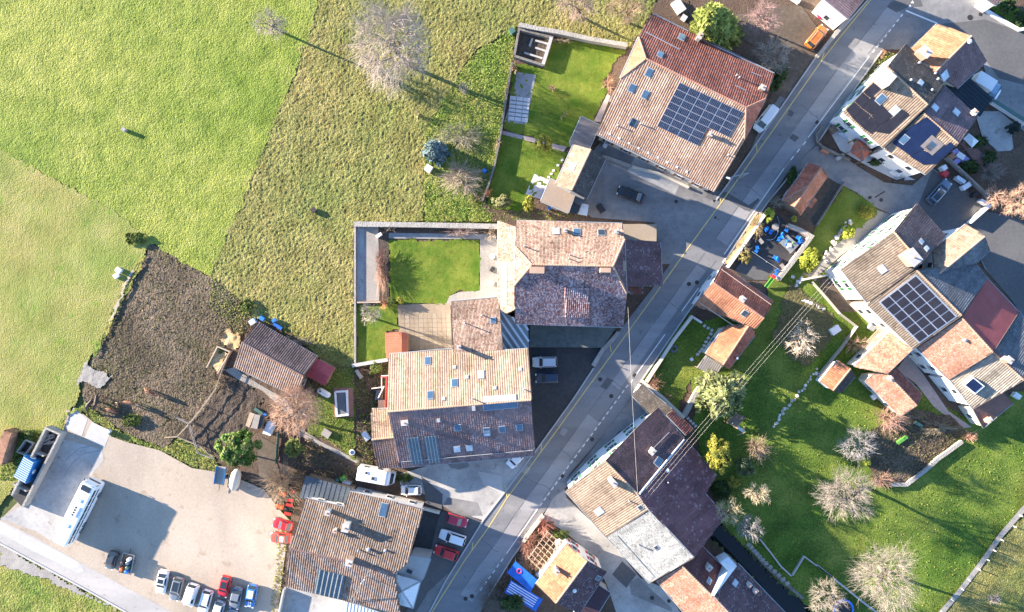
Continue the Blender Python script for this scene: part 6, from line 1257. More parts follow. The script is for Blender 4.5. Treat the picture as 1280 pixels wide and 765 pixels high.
def conifer(name, label, base, top, rpx, ht, cols, n=90, seed=1, group='conifers', needle=.3, dens=26, droop=.25, irregular=.3, lo=.08, flat=1.0):
    g = np.random.default_rng(seed); B0 = np.array(W(*base)); T = np.array(W(*top, ht)); t = thing(name, label, 'tree', Vector(B0), group); Rm = rpx / S * (H - ht * .3) / H
    segs = [(B0, B0 + (T - B0) * .5, .06 + .018 * ht, .04 + .012 * ht), (B0 + (T - B0) * .5, T, .04 + .012 * ht, .02)]; PP = []; NN = []; AA = []; CC = []
    for i in range(n):
        f = lo + (1 - lo) * (i / n) ** .85; p = B0 + (T - B0) * f; a = i * 2.399 + g.normal(0, .2); L = Rm * ((1 - f) ** flat * .92 + .08) * (1 - irregular * g.random()); d = np.array((math.cos(a), math.sin(a), 0))
        q = p + d * L + np.array((0, 0, -droop * L)); segs.append((p, q, .05, .015)); m = int(dens * (.35 + L / Rm)); s = g.random(m) ** .75
        x = p + (q - p) * s[:, None] + np.cross(d, (0, 0, 1)) * (g.normal(0, .16, (m, 1)) * L * (1.1 - s[:, None] * .7)) + g.normal(0, .06 * L, (m, 3)) * np.array((.5, .5, 1)); PP.append(x)
        NN.append(np.tile((0, 0, 1.) + d * .4, (m, 1))); AA.append(np.tile(d, (m, 1))); c = np.array(cols)[g.integers(0, len(cols))] * (.7 + .6 * g.random()); CC.append(np.tile(c, (m, 1)) * (.75 + .5 * g.random((m, 1))))
    PP, NN, AA, CC = map(np.concatenate, (PP, NN, AA, CC)); V, Q = leaf_quads(PP, NN, needle, g, 2.2, AA); raw_mesh('crown', V, Q, 'leaf', parent=t, col=np.repeat(CC, 4, 0))
    V, Q = tubes(segs, 5); raw_mesh('trunk', V, Q, 'twig', parent=t, col=np.repeat(np.array([[.09, .06, .045]]), len(V), 0)); return t
PALE, ROSE, TANB, RUST, GREY = (.36, .305, .26), (.34, .25, .205), (.35, .25, .17), (.42, .22, .13), (.30, .28, .27)
bare('bare_tree', 'large pale bare tree casting a long shadow over the pasture', (512,82), (488,56), (50,60), 9, 5.5, (.37,.315,.27), 3200, 3, tw=.023)
bare('bare_tree', 'small pale bare tree near the field boundary at the top', (352,40), (337,30), (23,22), 6.5, 3, PALE, 650, 4, tw=.016)
bare('bare_tree', 'wide bare tree at the top edge left of the farmhouse', (728,22), (722,8), (28,20), 7, 3.5, ROSE, 900, 5)
bare('bare_tree', 'tan bare tree at the top edge above the garden wall', (785,28), (785,10), (30,20), 6, 3, TANB, 1000, 6)
bare('bare_tree', 'young bare tree in the rough garden strip', (583,116), (580,110), (9,9), 3, 1.4, PALE, 180, 7)
bare('bare_tree', 'broad rust tinged bare tree beside the stable', (376,522), (369,512), (34,32), 5.5, 2.8, (.46,.30,.21), 2400, 8, trunk_col=(.4,.35,.32), lobes=.15)
bare('bare_tree', 'slender pale bare tree on the side lawn', (468,398), (463,392), (17,15), 4, 1.8, PALE, 420, 9)
bare('bare_tree', 'cream bare tree over the kitchen plot', (1000,428), (1003,424), (21,24), 4.5, 2, (.55,.46,.36), 700, 10)
bare('bare_tree', 'silver grey bare tree at the corner of the bare plot', (1092,566), (1072,556), (25,24), 5.5, 2.6, GREY, 800, 11)
bare('bare_tree', 'big whitish bare tree in the sunny east lawn', (1085,610), (1058,618), (38,34), 6.5, 3.2, (.31,.265,.225), 1500, 12, tw=.016)
bare('bare_tree', 'big whitish bare tree near the lower right stone strip', (1098,708), (1108,722), (44,48), 7, 3.4, (.32,.275,.23), 1900, 13, tw=.016)
bare('bare_tree', 'lichen covered bare tree beside the blue trampoline', (1042,742), (1034,746), (26,22), 5, 2.2, (.36,.31,.25), 800, 14, tw=.018)
bare('bare_tree', 'tiny bare sapling in the lower right meadow', (1240,748), (1243,748), (10,9), 2.4, 1.0, (.42,.34,.32), 160, 15)
bare('bare_tree', 'yellow lichened fruit tree by the stream bend', (912,640), (908,640), (24,17), 4.5, 2.0, (.50,.42,.26), 800, 16)
bare('bare_tree', 'small lichened fruit tree right of the stream bend', (945,622), (948,617), (18,14), 4.0, 1.8, (.50,.42,.29), 520, 17)
bare('bare_tree', 'grey twiggy tree leaning over the stream', (938,662), (937,660), (20,17), 4.5, 2.0, GREY, 800, 18)
bare('bare_tree', 'reddish bare tree at the top of the dirt drive', (958,40), (955,22), (24,24), 5.5, 2.5, (.36,.24,.22), 900, 19)
bare('bare_tree', 'grey brown bare tree beside the farmhouse corner', (968,80), (966,68), (26,24), 5, 2.4, (.36,.30,.24), 1000, 20)
bare('bare_tree', 'glowing orange bare tree at the right edge above the side road', (1268,268), (1276,252), (22,26), 5, 2.5, (.55,.36,.25), 1000, 21)
bare('bare_tree', 'small orange twigged tree below the terrace garden', (1236,258), (1243,246), (14,14), 4, 1.8, (.52,.34,.24), 500, 22)
for k, (nm, c, r, h, col, n) in enumerate([
  ('tan twiggy thicket in the rough garden by the fence', (577,224), (27,22), 1.8, (.40,.33,.25), 1400), ('pale brushy thicket behind the blue spruce', (575,172), (30,18), 1.0, (.34,.31,.22), 900),
  ('long rust brown hedge row beside the walled lawn', (478,335), (8,30), 1.6, (.36,.22,.16), 1100), ('tan shrub in the north wall border', (488,286), (9,6), 1.2, (.44,.34,.24), 260),
  ('pinkish shrub against the north garden wall', (575,290), (20,7), 1.4, (.42,.31,.26), 600), ('tan shrub at the border corner by the west wing', (612,292), (9,9), 1.4, (.42,.32,.23), 320),
  ('dense brown thicket between tractors and driveway', (355,603), (26,24), 2.0, (.34,.26,.18), 1600), ('rusty shrub at the roadside wall end', (682,655), (11,14), 1.8, (.42,.20,.15), 620),
  ('rusty shrub beside the pergola', (662,680), (13,18), 1.7, (.40,.22,.16), 800), ('brown shrub between pergola and blue shelter', (665,702), (16,16), 1.4, (.40,.27,.18), 800),
  ('dark brushy shrub below the blue shelter', (622,742), (26,26), 1.8, (.20,.17,.14), 1100), ('copper ball shrub by the white garden wall', (817,478), (10,10), 1.4, (.42,.25,.18), 520),
  ('little copper shrub lower in the front lawn', (834,497), (6,6), 1.0, (.42,.27,.19), 220), ('rosy brown shrub beside the orange outbuilding', (1107,522), (20,16), 2.2, (.44,.28,.22), 1000),
  ('round copper shrub at the stone wall end', (1208,545), (9,9), 1.5, (.46,.27,.20), 420), ('red brown thicket along the bare plot wall', (1100,598), (18,10), 1.4, (.36,.23,.18), 600),
  ('tan bush in the sunny east lawn', (945,560), (16,17), 2.0, (.36,.28,.20), 900), ('olive brown shrubs on the cafe planting bank', (943,283), (10,14), 1.3, (.36,.28,.15), 500),
  ('tan shrub on the lower cafe planting bank', (927,310), (9,12), 1.2, (.38,.31,.20), 420), ('grey shrub at the cabin corner', (968,254), (10,9), 1.5, (.36,.33,.26), 420),
  ('rusty ball shrub in the upper lawn corner', (759,106), (9,10), 1.5, (.44,.28,.20), 420), ('small clipped tan ball on the upper lawn', (690,111), (5,5), .8, (.46,.31,.22), 260),
  ('faint tan shrub below the clipped ball', (704,145), (6,6), 1.0, (.34,.30,.16), 160), ('rusty shrub at the foot of the garden fence', (611,242), (6,7), 1.2, (.44,.20,.10), 300),
  ('orange shrub beside the yellow balls', (481,378), (7,8), 1.3, (.50,.26,.14), 300), ('brown climber along the left garden fence', (643,85), (5,12), 1.3, (.38,.26,.18), 240),
  ('bare twigs beside the stable back wall', (372,428), (22,9), 1.4, (.36,.31,.25), 500), ('brown bramble at the paddock corner', (275,475), (12,10), 1.0, (.26,.20,.13), 380),
  ('thorny bare shrub in the small yard by the shed', (1068,430), (15,12), 1.6, (.38,.27,.21), 420), ('brown hedge along the barn house garden', (458,462), (12,6), 1.0, (.30,.20,.15), 320),
  ('grey scrub behind the terrace garden', (1235,215), (16,14), 1.5, (.26,.23,.20), 600), ('dry pale scrub along the bare plot edge', (1170,535), (22,10), .9, (.34,.29,.20), 500), ('brown shrub at the top of the retaining wall', (634,112), (5,9), 1.2, (.30,.22,.14), 220), ('tan shrub halfway down the retaining wall', (622,178), (6,10), 1.2, (.34,.27,.16), 260), ('bramble below the rough garden thicket', (598,248), (9,7), 1.0, (.30,.24,.14), 260), ('brown climber on the old wall above the lawn', (700,52), (14,4), 1.0, (.34,.26,.17), 260), ('twiggy shrub at the motorhome rear', (436,598), (9,6), 1.3, (.28,.22,.16), 240), ('dry grass tuft by the fence post in the rough garden', (522,143), (4,9), 1.0, (.42,.37,.22), 160)]):
    shrub('bare_shrub', nm, c, r, h, col, n, 100 + k)
GR, DG, YG, BG, LM = [(.12,.16,.035), (.17,.205,.05), (.09,.12,.03)], [(.035,.06,.02), (.05,.085,.025), (.07,.11,.03)], [(.26,.25,.04), (.32,.29,.05), (.18,.19,.03)], [(.13,.19,.19), (.18,.25,.25), (.09,.14,.14)], [(.36,.40,.05), (.30,.36,.04), (.42,.44,.08)]
conifer('blue_spruce', 'blue green spruce at the edge of the rough garden', (545,192), (540,180), 20, 6.5, BG, 130, 31, needle=.42, dens=30)
conifer('cypress_tree', 'tall yellow green cypress behind the farmhouse', (898,42), (890,14), 38, 13, [(.24,.28,.06), (.32,.35,.09), (.17,.21,.045)], 260, 32, needle=.5, dens=44, droop=.35, flat=.55)
conifer('cedar_tree', 'broad pale grey green cedar beside the orange wing', (898,490), (909,496), 42, 11, [(.19,.215,.085), (.245,.265,.11), (.13,.155,.06)], 150, 33, needle=.40, dens=40, droop=.12, irregular=.5, flat=.5)
leafy('evergreen_tree', 'bright green round tree at the car park edge', (304,566), (299,559), (29,30), 4.0, 3.2, [(.105,.185,.03), (.15,.235,.045), (.07,.125,.022), (.19,.23,.07)], 9000, .24, 34, 'leafy trees', 'tree', 80, lumps=.5, spread=.17)
leafy('golden_conifer', 'golden green conifer by the plum roof', (893,564), (897,568), (18,30), 4.5, 3.6, [(.23,.225,.035), (.29,.275,.05), (.15,.165,.03)], 5000, .22, 35, 'leafy trees', 'tree', 60, lumps=.45, spread=.18)
for k, (nm, b, c, r, hc, vr, cols, n, sz) in enumerate([
  ('round olive green bush beside the garden path', (369,562), (369,560), (13,13), 1.2, 1.4, [(.13,.16,.04), (.17,.20,.05)], 2600, .16), ('conical topiary on the pink garden walk', (679,184), (679,180), (11,12), 2.0, 2.0, YG, 2400, .18),
  ('small golden topiary beside the pale terrace', (661,258), (661,254), (8,10), 1.4, 1.5, YG, 1700, .16), ('soft olive bush on the middle lawn edge', (628,255), (628,252), (13,9), .8, 1.0, [(.20,.20,.08), (.26,.25,.11)], 1600, .18),
  ('yellow ball bush, right of the pair by the walled lawn', (500,376), (500,376), (6,5), .6, .7, YG, 800, .13), ('olive ball bush, left of the pair by the walled lawn', (490,377), (490,376), (6,5), .6, .7, GR, 800, .13),
  ('green shrub on the farmhouse drive', (975,92), (974,90), (11,12), 1.4, 1.6, DG, 2200, .2), ('dark shrub under the farmhouse eaves corner', (968,108), (966,104), (12,12), 1.2, 1.4, DG, 1800, .2),
  ('grey green bush between golden conifer and east lawn', (931,583), (931,583), (12,12), 1.4, 1.6, [(.10,.13,.06), (.15,.18,.08)], 2000, .2), ('small golden bush above the stream trees', (917,602), (917,602), (9,9), 1.2, 1.2, YG, 1100, .2),
  ('dark green scrub along the stream house wall', (905,610), (903,612), (14,14), 1.0, 1.4, DG, 2000, .22), ('round yellow green bush beside the gravel drive', (1013,327), (1013,325), (14,16), 1.8, 2.0, [(.22,.25,.03), (.28,.30,.045), (.15,.18,.025)], 3200, .2),
  ('lime yellow ball bush beside the rockery', (1058,293), (1058,291), (9,9), .9, 1.0, LM, 1600, .15), ('olive bush at the corner lawn tip', (1082,268), (1082,266), (11,9), .9, 1.0, YG, 1600, .16),
  ('bright yellow bush on the cafe planting bank', (961,270), (961,269), (7,9), 1.0, 1.1, LM, 1100, .16), ('small yellow bush near the cafe gate', (992,274), (992,274), (4,4), .5, .6, LM, 400, .12),
  ('dark evergreen thicket at the lower edge below the blue shelter', (640,752), (640,752), (18,12), 1.2, 1.5, DG, 2200, .22), ('green hedge between pergola and lane', (703,668), (703,668), (12,6), .8, 1.0, GR, 1300, .16),
  ('dark yew bush on the white terrace', (1266,161), (1266,160), (9,8), 1.0, 1.2, [(.03,.045,.04), (.045,.065,.055)], 1500, .18), ('green clump in the corner hedge bed', (1258,10), (1259,8), (12,9), .8, .9, DG, 1500, .2),
  ('leafy clump right in the corner hedge bed', (1275,24), (1276,23), (13,10), .8, .9, DG, 1500, .2), ('dark green hedge beside the cabin', (990,222), (990,221), (6,14), .9, 1.0, DG, 1600, .17),
  ('small yellow shrub by the bare plot', (1082,576), (1082,576), (6,6), .8, .8, LM, 500, .16), ('wild green tuft at the concrete slab corner', (165,525), (165,525), (14,8), .3, .4, GR, 1200, .2),
  ('green weeds behind the concrete bay', (38,545), (38,546), (16,10), .4, .5, GR, 1400, .22), ('green weeds between the skip and the container', (25,580), (25,582), (9,14), .4, .5, GR, 1100, .22),
  ('tall grass clump at the meadow corner', (170,298), (170,298), (14,9), .3, .4, GR, 1200, .22), ('green weeds beside the straw heap', (275,438), (275,438), (7,5), .3, .4, GR, 450, .18),
  ('green tuft by the stable corner', (308,382), (308,382), (9,10), .3, .45, GR, 800, .2), ('leafy plants in the terrace garden bed', (1212,208), (1212,208), (12,10), .5, .7, DG, 1200, .18),
  ('dark plants beside the white patio table', (1222,176), (1222,177), (14,8), .5, .7, DG, 1200, .18), ('plants beside the red paved patio', (1237,196), (1237,196), (10,9), .5, .7, DG, 1000, .18),
  ('green bush in the barn house garden bed', (470,460), (470,460), (9,9), .6, .8, GR, 900, .17), ('dark plants below the pavilion', (1096,202), (1096,202), (12,6), .4, .6, DG, 900, .16), ('green weeds at the motorhome nose', (505,596), (505,597), (12,6), .2, .35, GR, 800, .17), ('olive scrub on the cafe bank foot', (932,322), (932,321), (8,9), .6, .8, [(.2,.18,.05), (.28,.22,.08)], 900, .17)]):
    leafy('evergreen_bush', nm, b, c, r, hc, vr, cols, n, sz, 200 + k, clumps=34, spread=.28, lumps=.25)

# horses in the paddock: one continuous skin for each body
def horse(label, px, ang, hide, graze):
    V = {}; E = []
    def add(k, x, y, z, r, parent=None):
        V[k] = (len(V), (x, y, z), r)
        if parent: E.append((V[parent][0], V[k][0]))
    add('pelvis', -.55, 0, 1.22, .30); add('belly', -.1, 0, 1.16, .32, 'pelvis'); add('chest', .42, 0, 1.2, .30, 'belly'); add('wither', .62, 0, 1.34, .22, 'chest')
    if graze: add('neck', 1.0, .04, 1.05, .15, 'wither'); add('poll', 1.35, .06, .62, .12, 'neck'); add('jaw', 1.5, .06, .40, .11, 'poll'); add('muzzle', 1.66, .06, .16, .075, 'jaw')
    else: add('neck', .95, 0, 1.66, .16, 'wither'); add('poll', 1.2, .0, 1.95, .12, 'neck'); add('jaw', 1.42, .0, 1.84, .11, 'poll'); add('muzzle', 1.72, .0, 1.62, .075, 'jaw')
    add('dock', -.86, 0, 1.28, .10, 'pelvis'); add('tail', -1.02, 0, .95, .07, 'dock'); add('tail2', -1.04, 0, .5, .04, 'tail')
    for s, q in ((1, 'l'), (-1, 'r')):
        add('sh' + q, .45, s * .2, .98, .14, 'chest'); add('kn' + q, .47 + .05 * s, s * .2, .5, .075, 'sh' + q); add('fe' + q, .46 + .08 * s, s * .2, .1, .05, 'kn' + q); add('ho' + q, .50 + .08 * s, s * .2, .03, .062, 'fe' + q)
        add('st' + q, -.48, s * .2, .92, .16, 'pelvis'); add('hk' + q, -.72 - .05 * s, s * .2, .52, .08, 'st' + q); add('pa' + q, -.66 - .05 * s, s * .2, .1, .05, 'hk' + q); add('hh' + q, -.62 - .05 * s, s * .2, .03, .062, 'pa' + q)
        e = V['poll'][1]; add('ear' + q, e[0] - .03, e[1] + s * .07, e[2] + .15, .025, 'poll')
    me = bpy.data.meshes.new('body'); me.from_pydata([v[1] for v in V.values()], E, []); ob = bpy.data.objects.new('body', me); COL.objects.link(ob)
    ob.modifiers.new('skin', 'SKIN'); bpy.context.view_layer.objects.active = ob
    if not me.skin_vertices: bpy.ops.mesh.customdata_skin_add()
    for (i, p, r) in V.values(): me.skin_vertices[0].data[i].radius = (r, r)
    me.skin_vertices[0].data[0].use_root = True
    su = ob.modifiers.new('sub', 'SUBSURF'); su.levels = 1; su.render_levels = 1
    dg = bpy.context.evaluated_depsgraph_get(); m2 = bpy.data.meshes.new_from_object(ob.evaluated_get(dg)); bpy.data.objects.remove(ob)
    m2.materials.clear(); m2.materials.append(MATS[hide]); m2.polygons.foreach_set('use_smooth', [True] * len(m2.polygons))
    t = thing('horse', label, 'horse', (0, 0, 0), 'horses in the muddy paddock'); b = bpy.data.objects.new('body', m2); COL.objects.link(b); b.parent = t
    a, c = V['wither'][1], V['poll'][1]; mb = MB(); mb.path([(a[0] + .02, a[1], a[2] + .2), ((a[0] + c[0]) / 2 - .04, (a[1] + c[1]) / 2, (a[2] + c[2]) / 2 + .2), (c[0] - .05, c[1], c[2] + .13)], [.05, .06, .04], 6); mb.build('mane', 'mane', t)
    p = W(*px); t.location = (p.x, p.y, -.05); t.rotation_euler = (0, 0, ang)
horse('dark brown horse, leftmost of the paddock group', F5(465,655), R(235), 'hide_dark', True); horse('dark grey brown horse close beside the leftmost one', F5(501,638), R(265), 'hide_dark', False)
horse('chestnut horse standing in the middle of the group', F5(655,650), R(175), 'hide_chestnut', False); horse('bay horse standing apart, highest in the paddock', F5(768,600), R(150), 'hide_bay', True); horse('small bay horse nearest the concrete slabs', F5(574,688), R(160), 'hide_bay', True)
# ------------------------------------------------------------------ walls, fences, furniture and other small things
def wall(name, label, line, w, h, mat, cat='wall', cope=None, z0=-.5):
    P_ = wpoly(line); t = thing(name, label, cat, P_[0]); MB().wallstrip(P_, w, z0, h).build('masonry', mat, t)
    if cope: MB().wallstrip(P_, w + .1, h + .002, h + .08).build('coping', cope, t)
    return t
def stones(name, label, line, n, size, cols, parent_cat='edging', seed=1, jit=1.5):
    g = random.Random(seed); t = thing(name, label, parent_cat, W(*line[0]))
    for i in range(n):
        f = (i + .5) / n * (len(line) - 1); k = min(int(f), len(line) - 2); f -= k; px = line[k][0] + (line[k+1][0] - line[k][0]) * f + g.uniform(-jit, jit); py = line[k][1] + (line[k+1][1] - line[k][1]) * f + g.uniform(-jit, jit)
        p = W(px, py); s = size * g.uniform(.6, 1.3); mb = MB(); vs = []
        for zz, rr in ((0, .95), (.45, 1.05), (.8, .7)):
            for a in range(6): r_ = s * rr * g.uniform(.75, 1.1) / 2; vs.append((p.x + math.cos(a * 1.047) * r_, p.y + math.sin(a * 1.047) * r_, zz * s * .7))
        fs = [(i2 * 6 + a, i2 * 6 + (a + 1) % 6, i2 * 6 + 6 + (a + 1) % 6, i2 * 6 + 6 + a) for i2 in range(2) for a in range(6)] + [tuple(range(12, 18))]
        c = g.choice(cols); mb.add(vs, fs, c); mb.build('stone', 'rock', t)
wall('garden_wall', 'broad stone wall along the top of the walled garden', [(444,281), (530,282), (622,284)], .75, 1.1, 'stone', cope='stone'); wall('garden_wall', 'long thin wall closing the walled garden on the pasture side', [(444.5,284), (444.5,378), (444.5,456)], .28, .5, 'stone')
wall('garden_wall', 'short low wall below the gravel bed', [(447,378), (476,377.5)], .25, .45, 'timber_pale'); wall('garden_wall', 'pale low wall between side lawn and barn garden', [(441.5,456.5), (462,453), (486,449)], .5, .9, 'stone', cope='concrete')
wall('garden_wall', 'old stone wall above the upper lawn', pts(Ka, '232 165, 360 190, 480 210, 650 248, 872 285'), .6, 1.2, 'stone', cope='stone'); wall('garden_fence_wall', 'dark retaining wall between rough garden and lawns', [(640,80), (636,105), (630,140), (627,162), (619,205), (611,232), (603,252)], .3, 1.0, 'stone_dark')
t = wall('sunken_garden', 'dark sunken plot framed by stone walls beside the upper lawn', pts(Ka, '205 340, 232 185, 428 235, 372 398, 205 345'), .4, .9, 'stone_dark', 'plot'); sheet('plot_floor', pts(Ka, '205 340, 232 185, 428 235, 372 398'), 'soil', .06)
for p in ('330 245, 412 268', '330 288, 392 308', '265 318, 372 352', '312 232, 296 280'): o = MB().wallstrip(wpoly(pts(Ka, p)), .3, .05, .3).build('bed_edging', 'concrete', t)
MB().wallstrip(wpoly(pts(Ka, '425 235, 375 395')), .55, 0, .95).build('slab_edge', 'concrete', t)
wall('terrace_wall', 'white wall between cafe terrace and planting bank', pts(Q13, '82 612, 285 330, 492 30, 560 -70'), .35, .9, 'plaster_white'); wall('terrace_wall', 'pale broad wall around the cafe terrace corner', pts(Q13, '785 118, 930 175, 1062 252, 840 555, 672 762'), .6, 1.0, 'paving_pink', cope='stone')
patch('planting_bank', pts(Q13, '60 545, 160 400, 300 180, 430 -20, 520 -60, 480 40, 280 340, 90 605'), 'straw', z=.42, res=.25, amp=.2, sc=.5, seed=301); wall('bank_kerb', 'low kerb wall of the planting bank along the road', pts(Q13, '30 560, 150 390, 300 165, 440 -40'), .2, .3, 'plaster_cream')
wall('lawn_wall', 'white wall between the road and the front lawn', pts(Kl, '402 70, 290 215, 128 465'), .4, .9, 'plaster_grey', cope='plaster_cream'); wall('lawn_wall', 'cream topped wall at the lower end of the front lawn', pts(Kl, '105 460, 220 550, 352 674'), .4, 1.0, 'plaster_cream', cope='plaster_cream')
wall('lawn_wall', 'pinkish stone wall between front lawn and cedar', pts(Kl, '505 425, 430 520, 352 665'), .7, .9, 'paving_pink', cope='stone'); wall('lawn_wall', 'short white wall at the head of the front lawn', pts(Kl, '400 72, 462 112'), .3, .5, 'plaster_white')
wall('yard_wall', 'rubble wall between black yard and road', [(773,415), (753,437), (741,457)], .7, .7, 'stone'); wall('plot_wall', 'curved pale stone wall below the bare plot', pts(Kr, '435 405, 530 405, 640 322, 720 250, 770 215, 862 148'), .5, .6, 'stone', cope='stone')
sheet('boundary_strip', strip_poly(pts(Ks, '1300 60, 1243 135, 1100 300, 980 470, 850 640, 720 790'), 6.5), 'gravel_grey', .31)
for k, (x, y) in enumerate([(1212,185), (1175,250), (1100,330), (1055,392), (1015,447), (962,503), (905,567), (865,622), (805,685), (742,758)]):
    p = W(*Ks(x, y)); o = MB().path([(p.x, p.y, .3), (p.x - .25, p.y + .12, 1.15)], [.11, .09], 8).build('marker_post', 'white_post'); tag(o, ('topmost', 'second', 'third', 'fourth', 'fifth', 'sixth', 'seventh', 'eighth', 'ninth', 'lowest')[k] + ' white leaning post down the gravel boundary strip', 'post', 'white posts along the boundary strip')
stones('stone_edging', 'row of whitish stones along the sunny garden edge', pts(Kl, '1160 385, 1060 520, 960 630, 890 735'), 26, .55, [(.55,.53,.48), (.62,.60,.56), (.42,.39,.34)], seed=4); stones('rockery', 'grey and white rockery beside the corner lawn', [(1062,277), (1053,285), (1044,300), (1036,312), (1030,325)], 26, .65, [(.45,.43,.41), (.58,.56,.53), (.33,.30,.28)], 'rockery', 5, 3)
stones('rockery', 'white stones beside the garden gate', [(998,345), (1002,352), (996,348)], 8, .6, [(.6,.58,.55)], 'rockery', 6, 4)
def fence(label, line, mat, h=1.2, step=2.2, panel=True, name='garden_fence'):
    P_ = wpoly(line); t = thing(name, label, 'fence', P_[0])
    for i in range(len(P_) - 1):
        a, b = P_[i], P_[i + 1]; n = max(1, int((b - a).length / step)); d = (b - a).normalized(); ay = Vector((-d.y, d.x, 0))
        for j in range(n): q = a.lerp(b, j / n); MB().box((q.x, q.y, h / 2), (.1, .1, h), math.atan2(d.y, d.x)).build('post', mat, t)
        for z in ((h * .5, h * .9) if not panel else (h * .95,)): MB().frame_box((a + b) / 2 + Vector((0, 0, z)), d, ay, Vector((0, 0, 1)), (b - a).length, .07, .1).build('rail', mat, t)
        if panel: MB().frame_box((a + b) / 2 + Vector((0, 0, h * .48)), d, ay, Vector((0, 0, 1)), (b - a).length, .03, h * .86).build('mesh_panel', mat, t)
fence('grey mesh fence around the gravelled seat corner', [(1013,353), (1030,372), (1047,392), (1068,408), (1047,437), (1020,470)], 'timber_grey', 1.3); fence('pale wooden paddock fence running down from the stable', [(290,439), (281,462), (273,484), (256,508), (239,529), (224,545)], 'timber_pale', 1.2, 3, False, 'paddock_fence')
fence('wooden fence along the vegetable plot foot', [(222,520), (239,529), (250,565), (270,572)], 'timber_grey', 1.1, 3, False, 'paddock_fence'); fence('wooden fence between vegetable plot and verge', [(209,546), (224,545), (250,556), (268,570)], 'timber_pale', .9, 3, False, 'paddock_fence')
fence('dark fence beside the driveway bush', [(350,540), (348,560), (347,578)], 'plastic_teal', 1.2); fence('grey fence between terrace garden and parked cars', pts(Ko, '762 232, 900 360, 1050 505'), 'timber_grey', 1.4); fence('dark fence at the cabin yard edge', pts(Q3, '1200 425, 1100 580, 985 762'), 'timber_grey', 1.1)
wall('alley_wall', 'curved greenish wall round the white patio', pts(Q3, '1035 -5, 985 60, 985 110, 1030 155, 1130 205, 1245 255'), .35, .9, 'stone_dark'); wall('yard_wall', 'white wall at the end of the alley yard', [(1221,251), (1232,258), (1208,279)], .4, 1.2, 'plaster_white'); wall('street_wall', 'teal capped white wall beside the truck bay', [(1237,128), (1262,144), (1284,158)], .5, 1.0, 'plaster_white', cope='plastic_teal')
wall('bed_wall', 'white kerb wall round the corner hedge bed', pts(Q7, '862 105, 1020 205, 1190 298, 1255 285'), .5, .45, 'plaster_white'); wall('roadside_wall', 'rough stone wall beside the orange car drive', [(1058,25), (1040,47), (1020,72)], .6, .8, 'stone'); wall('roadside_wall', 'sunlit low wall at the pergola garden', [(679,643), (667,658), (654,676)], .5, .8, 'plaster_cream')
wall('gate_wall', 'cream wall from the white gable house to the rockery', pts(Km, '680 572, 860 538'), .3, .9, 'plaster_cream'); wall('yard_wall', 'short stone wall in the farmhouse courtyard mouth', pts(Kb, '730 265, 830 300, 905 328'), .5, .5, 'stone'); wall('yard_wall', 'long pale wall above the workshop yard', pts(Ki, '600 65, 760 100, 1005 165'), .35, 1.0, 'plaster_cream'); wall('yard_wall', 'pale wall left of the workshop yard', pts(Ki, '82 615, 45 790'), .3, 1.2, 'concrete')
wall('stream_wall', 'pale curved kerb above the stream path', pts(Kt, '712 325, 780 410, 840 490, 900 545'), .25, .4, 'concrete'); wall('garden_wall', 'thin wall round the little lower lawn', pts(Kt, '905 540, 975 428, 1060 490, 1150 558'), .2, .5, 'concrete'); wall('seat_wall', 'low dark wall at the lower right lawn', pts(Ks, '0 480, 100 560, 260 690, 360 765'), .3, .5, 'concrete')
wall('house_wall', 'pale wall beside the concrete strip of the courtyard', pts(Kb, '905 330, 1060 370, 1243 455'), .4, .7, 'plaster_cream'); wall('gutter_wall', 'cream wall stub at the farmhouse corner', pts(Q3, '0 410, 70 440, 150 480'), .4, 2.9, 'plaster_cream')
# field edges: taller grass along the boundaries
patch('field_edge', strip_poly([(182,318), (168,345), (145,388), (118,445)], 5), 'rank_grass', z=.26, res=.22, amp=.2, sc=.5, seed=313)
patch('field_track', strip_poly([(168,338), (158,358), (148,378), (138,400)], 2.6), 'gravel', z=.28, res=.2, amp=.05, sc=.5, seed=314); patch('muddy_gateway', [(96,478), (108,452), (118,462), (140,470), (125,485), (105,478), (95,482)], 'gravel_grey', z=.10, res=.2, amp=.1, sc=.5, seed=315); patch('field_edge', strip_poly([(110,505), (85,515), (76,545)], 4), 'rank_grass', z=.3, res=.22, amp=.2, sc=.5, seed=316)
# chairs on the cafe terrace
def chair():
    t = thing('cafe_chair', 'blue chair on the dark cafe terrace', 'chair', (0, 0, 0), 'blue chairs on the cafe terrace')
    MB().box((0, 0, .45), (.55, .55, .06)).build('seat', 'plastic_blue', t); MB().box((-.27, 0, .72), (.06, .55, .45)).build('backrest', 'plastic_blue', t)
    for x in (-.22, .22):
        for y in (-.22, .22): MB().box((x, y, .21), (.05, .05, .42)).build('leg', 'plastic_blue', t)
    return t
ch0 = chair()
CHL = ['blue chair, upper of the pair by the planting bank', 'blue chair, lower of the pair by the planting bank', 'blue chair, left of the pair before the grey bench', 'blue chair, right of the pair before the grey bench', 'blue chair, upper of the pair above the green slide', 'blue chair, lower of the pair above the green slide', 'blue chair alone at the top wall of the terrace', 'blue chair, upper of three left of the cluttered table', 'blue chair, middle of three left of the cluttered table', 'blue chair, lower of three left of the cluttered table', 'blue chair, upper left of the spool table', 'blue chair, left of the spool table by the yellow bush', 'blue chair just below the spool table', 'blue chair, top left of the stack in the wall corner', 'blue chair, middle of the stack in the wall corner', 'blue chair, rightmost of the stack in the wall corner', 'blue chair, lowest of the stack in the wall corner']
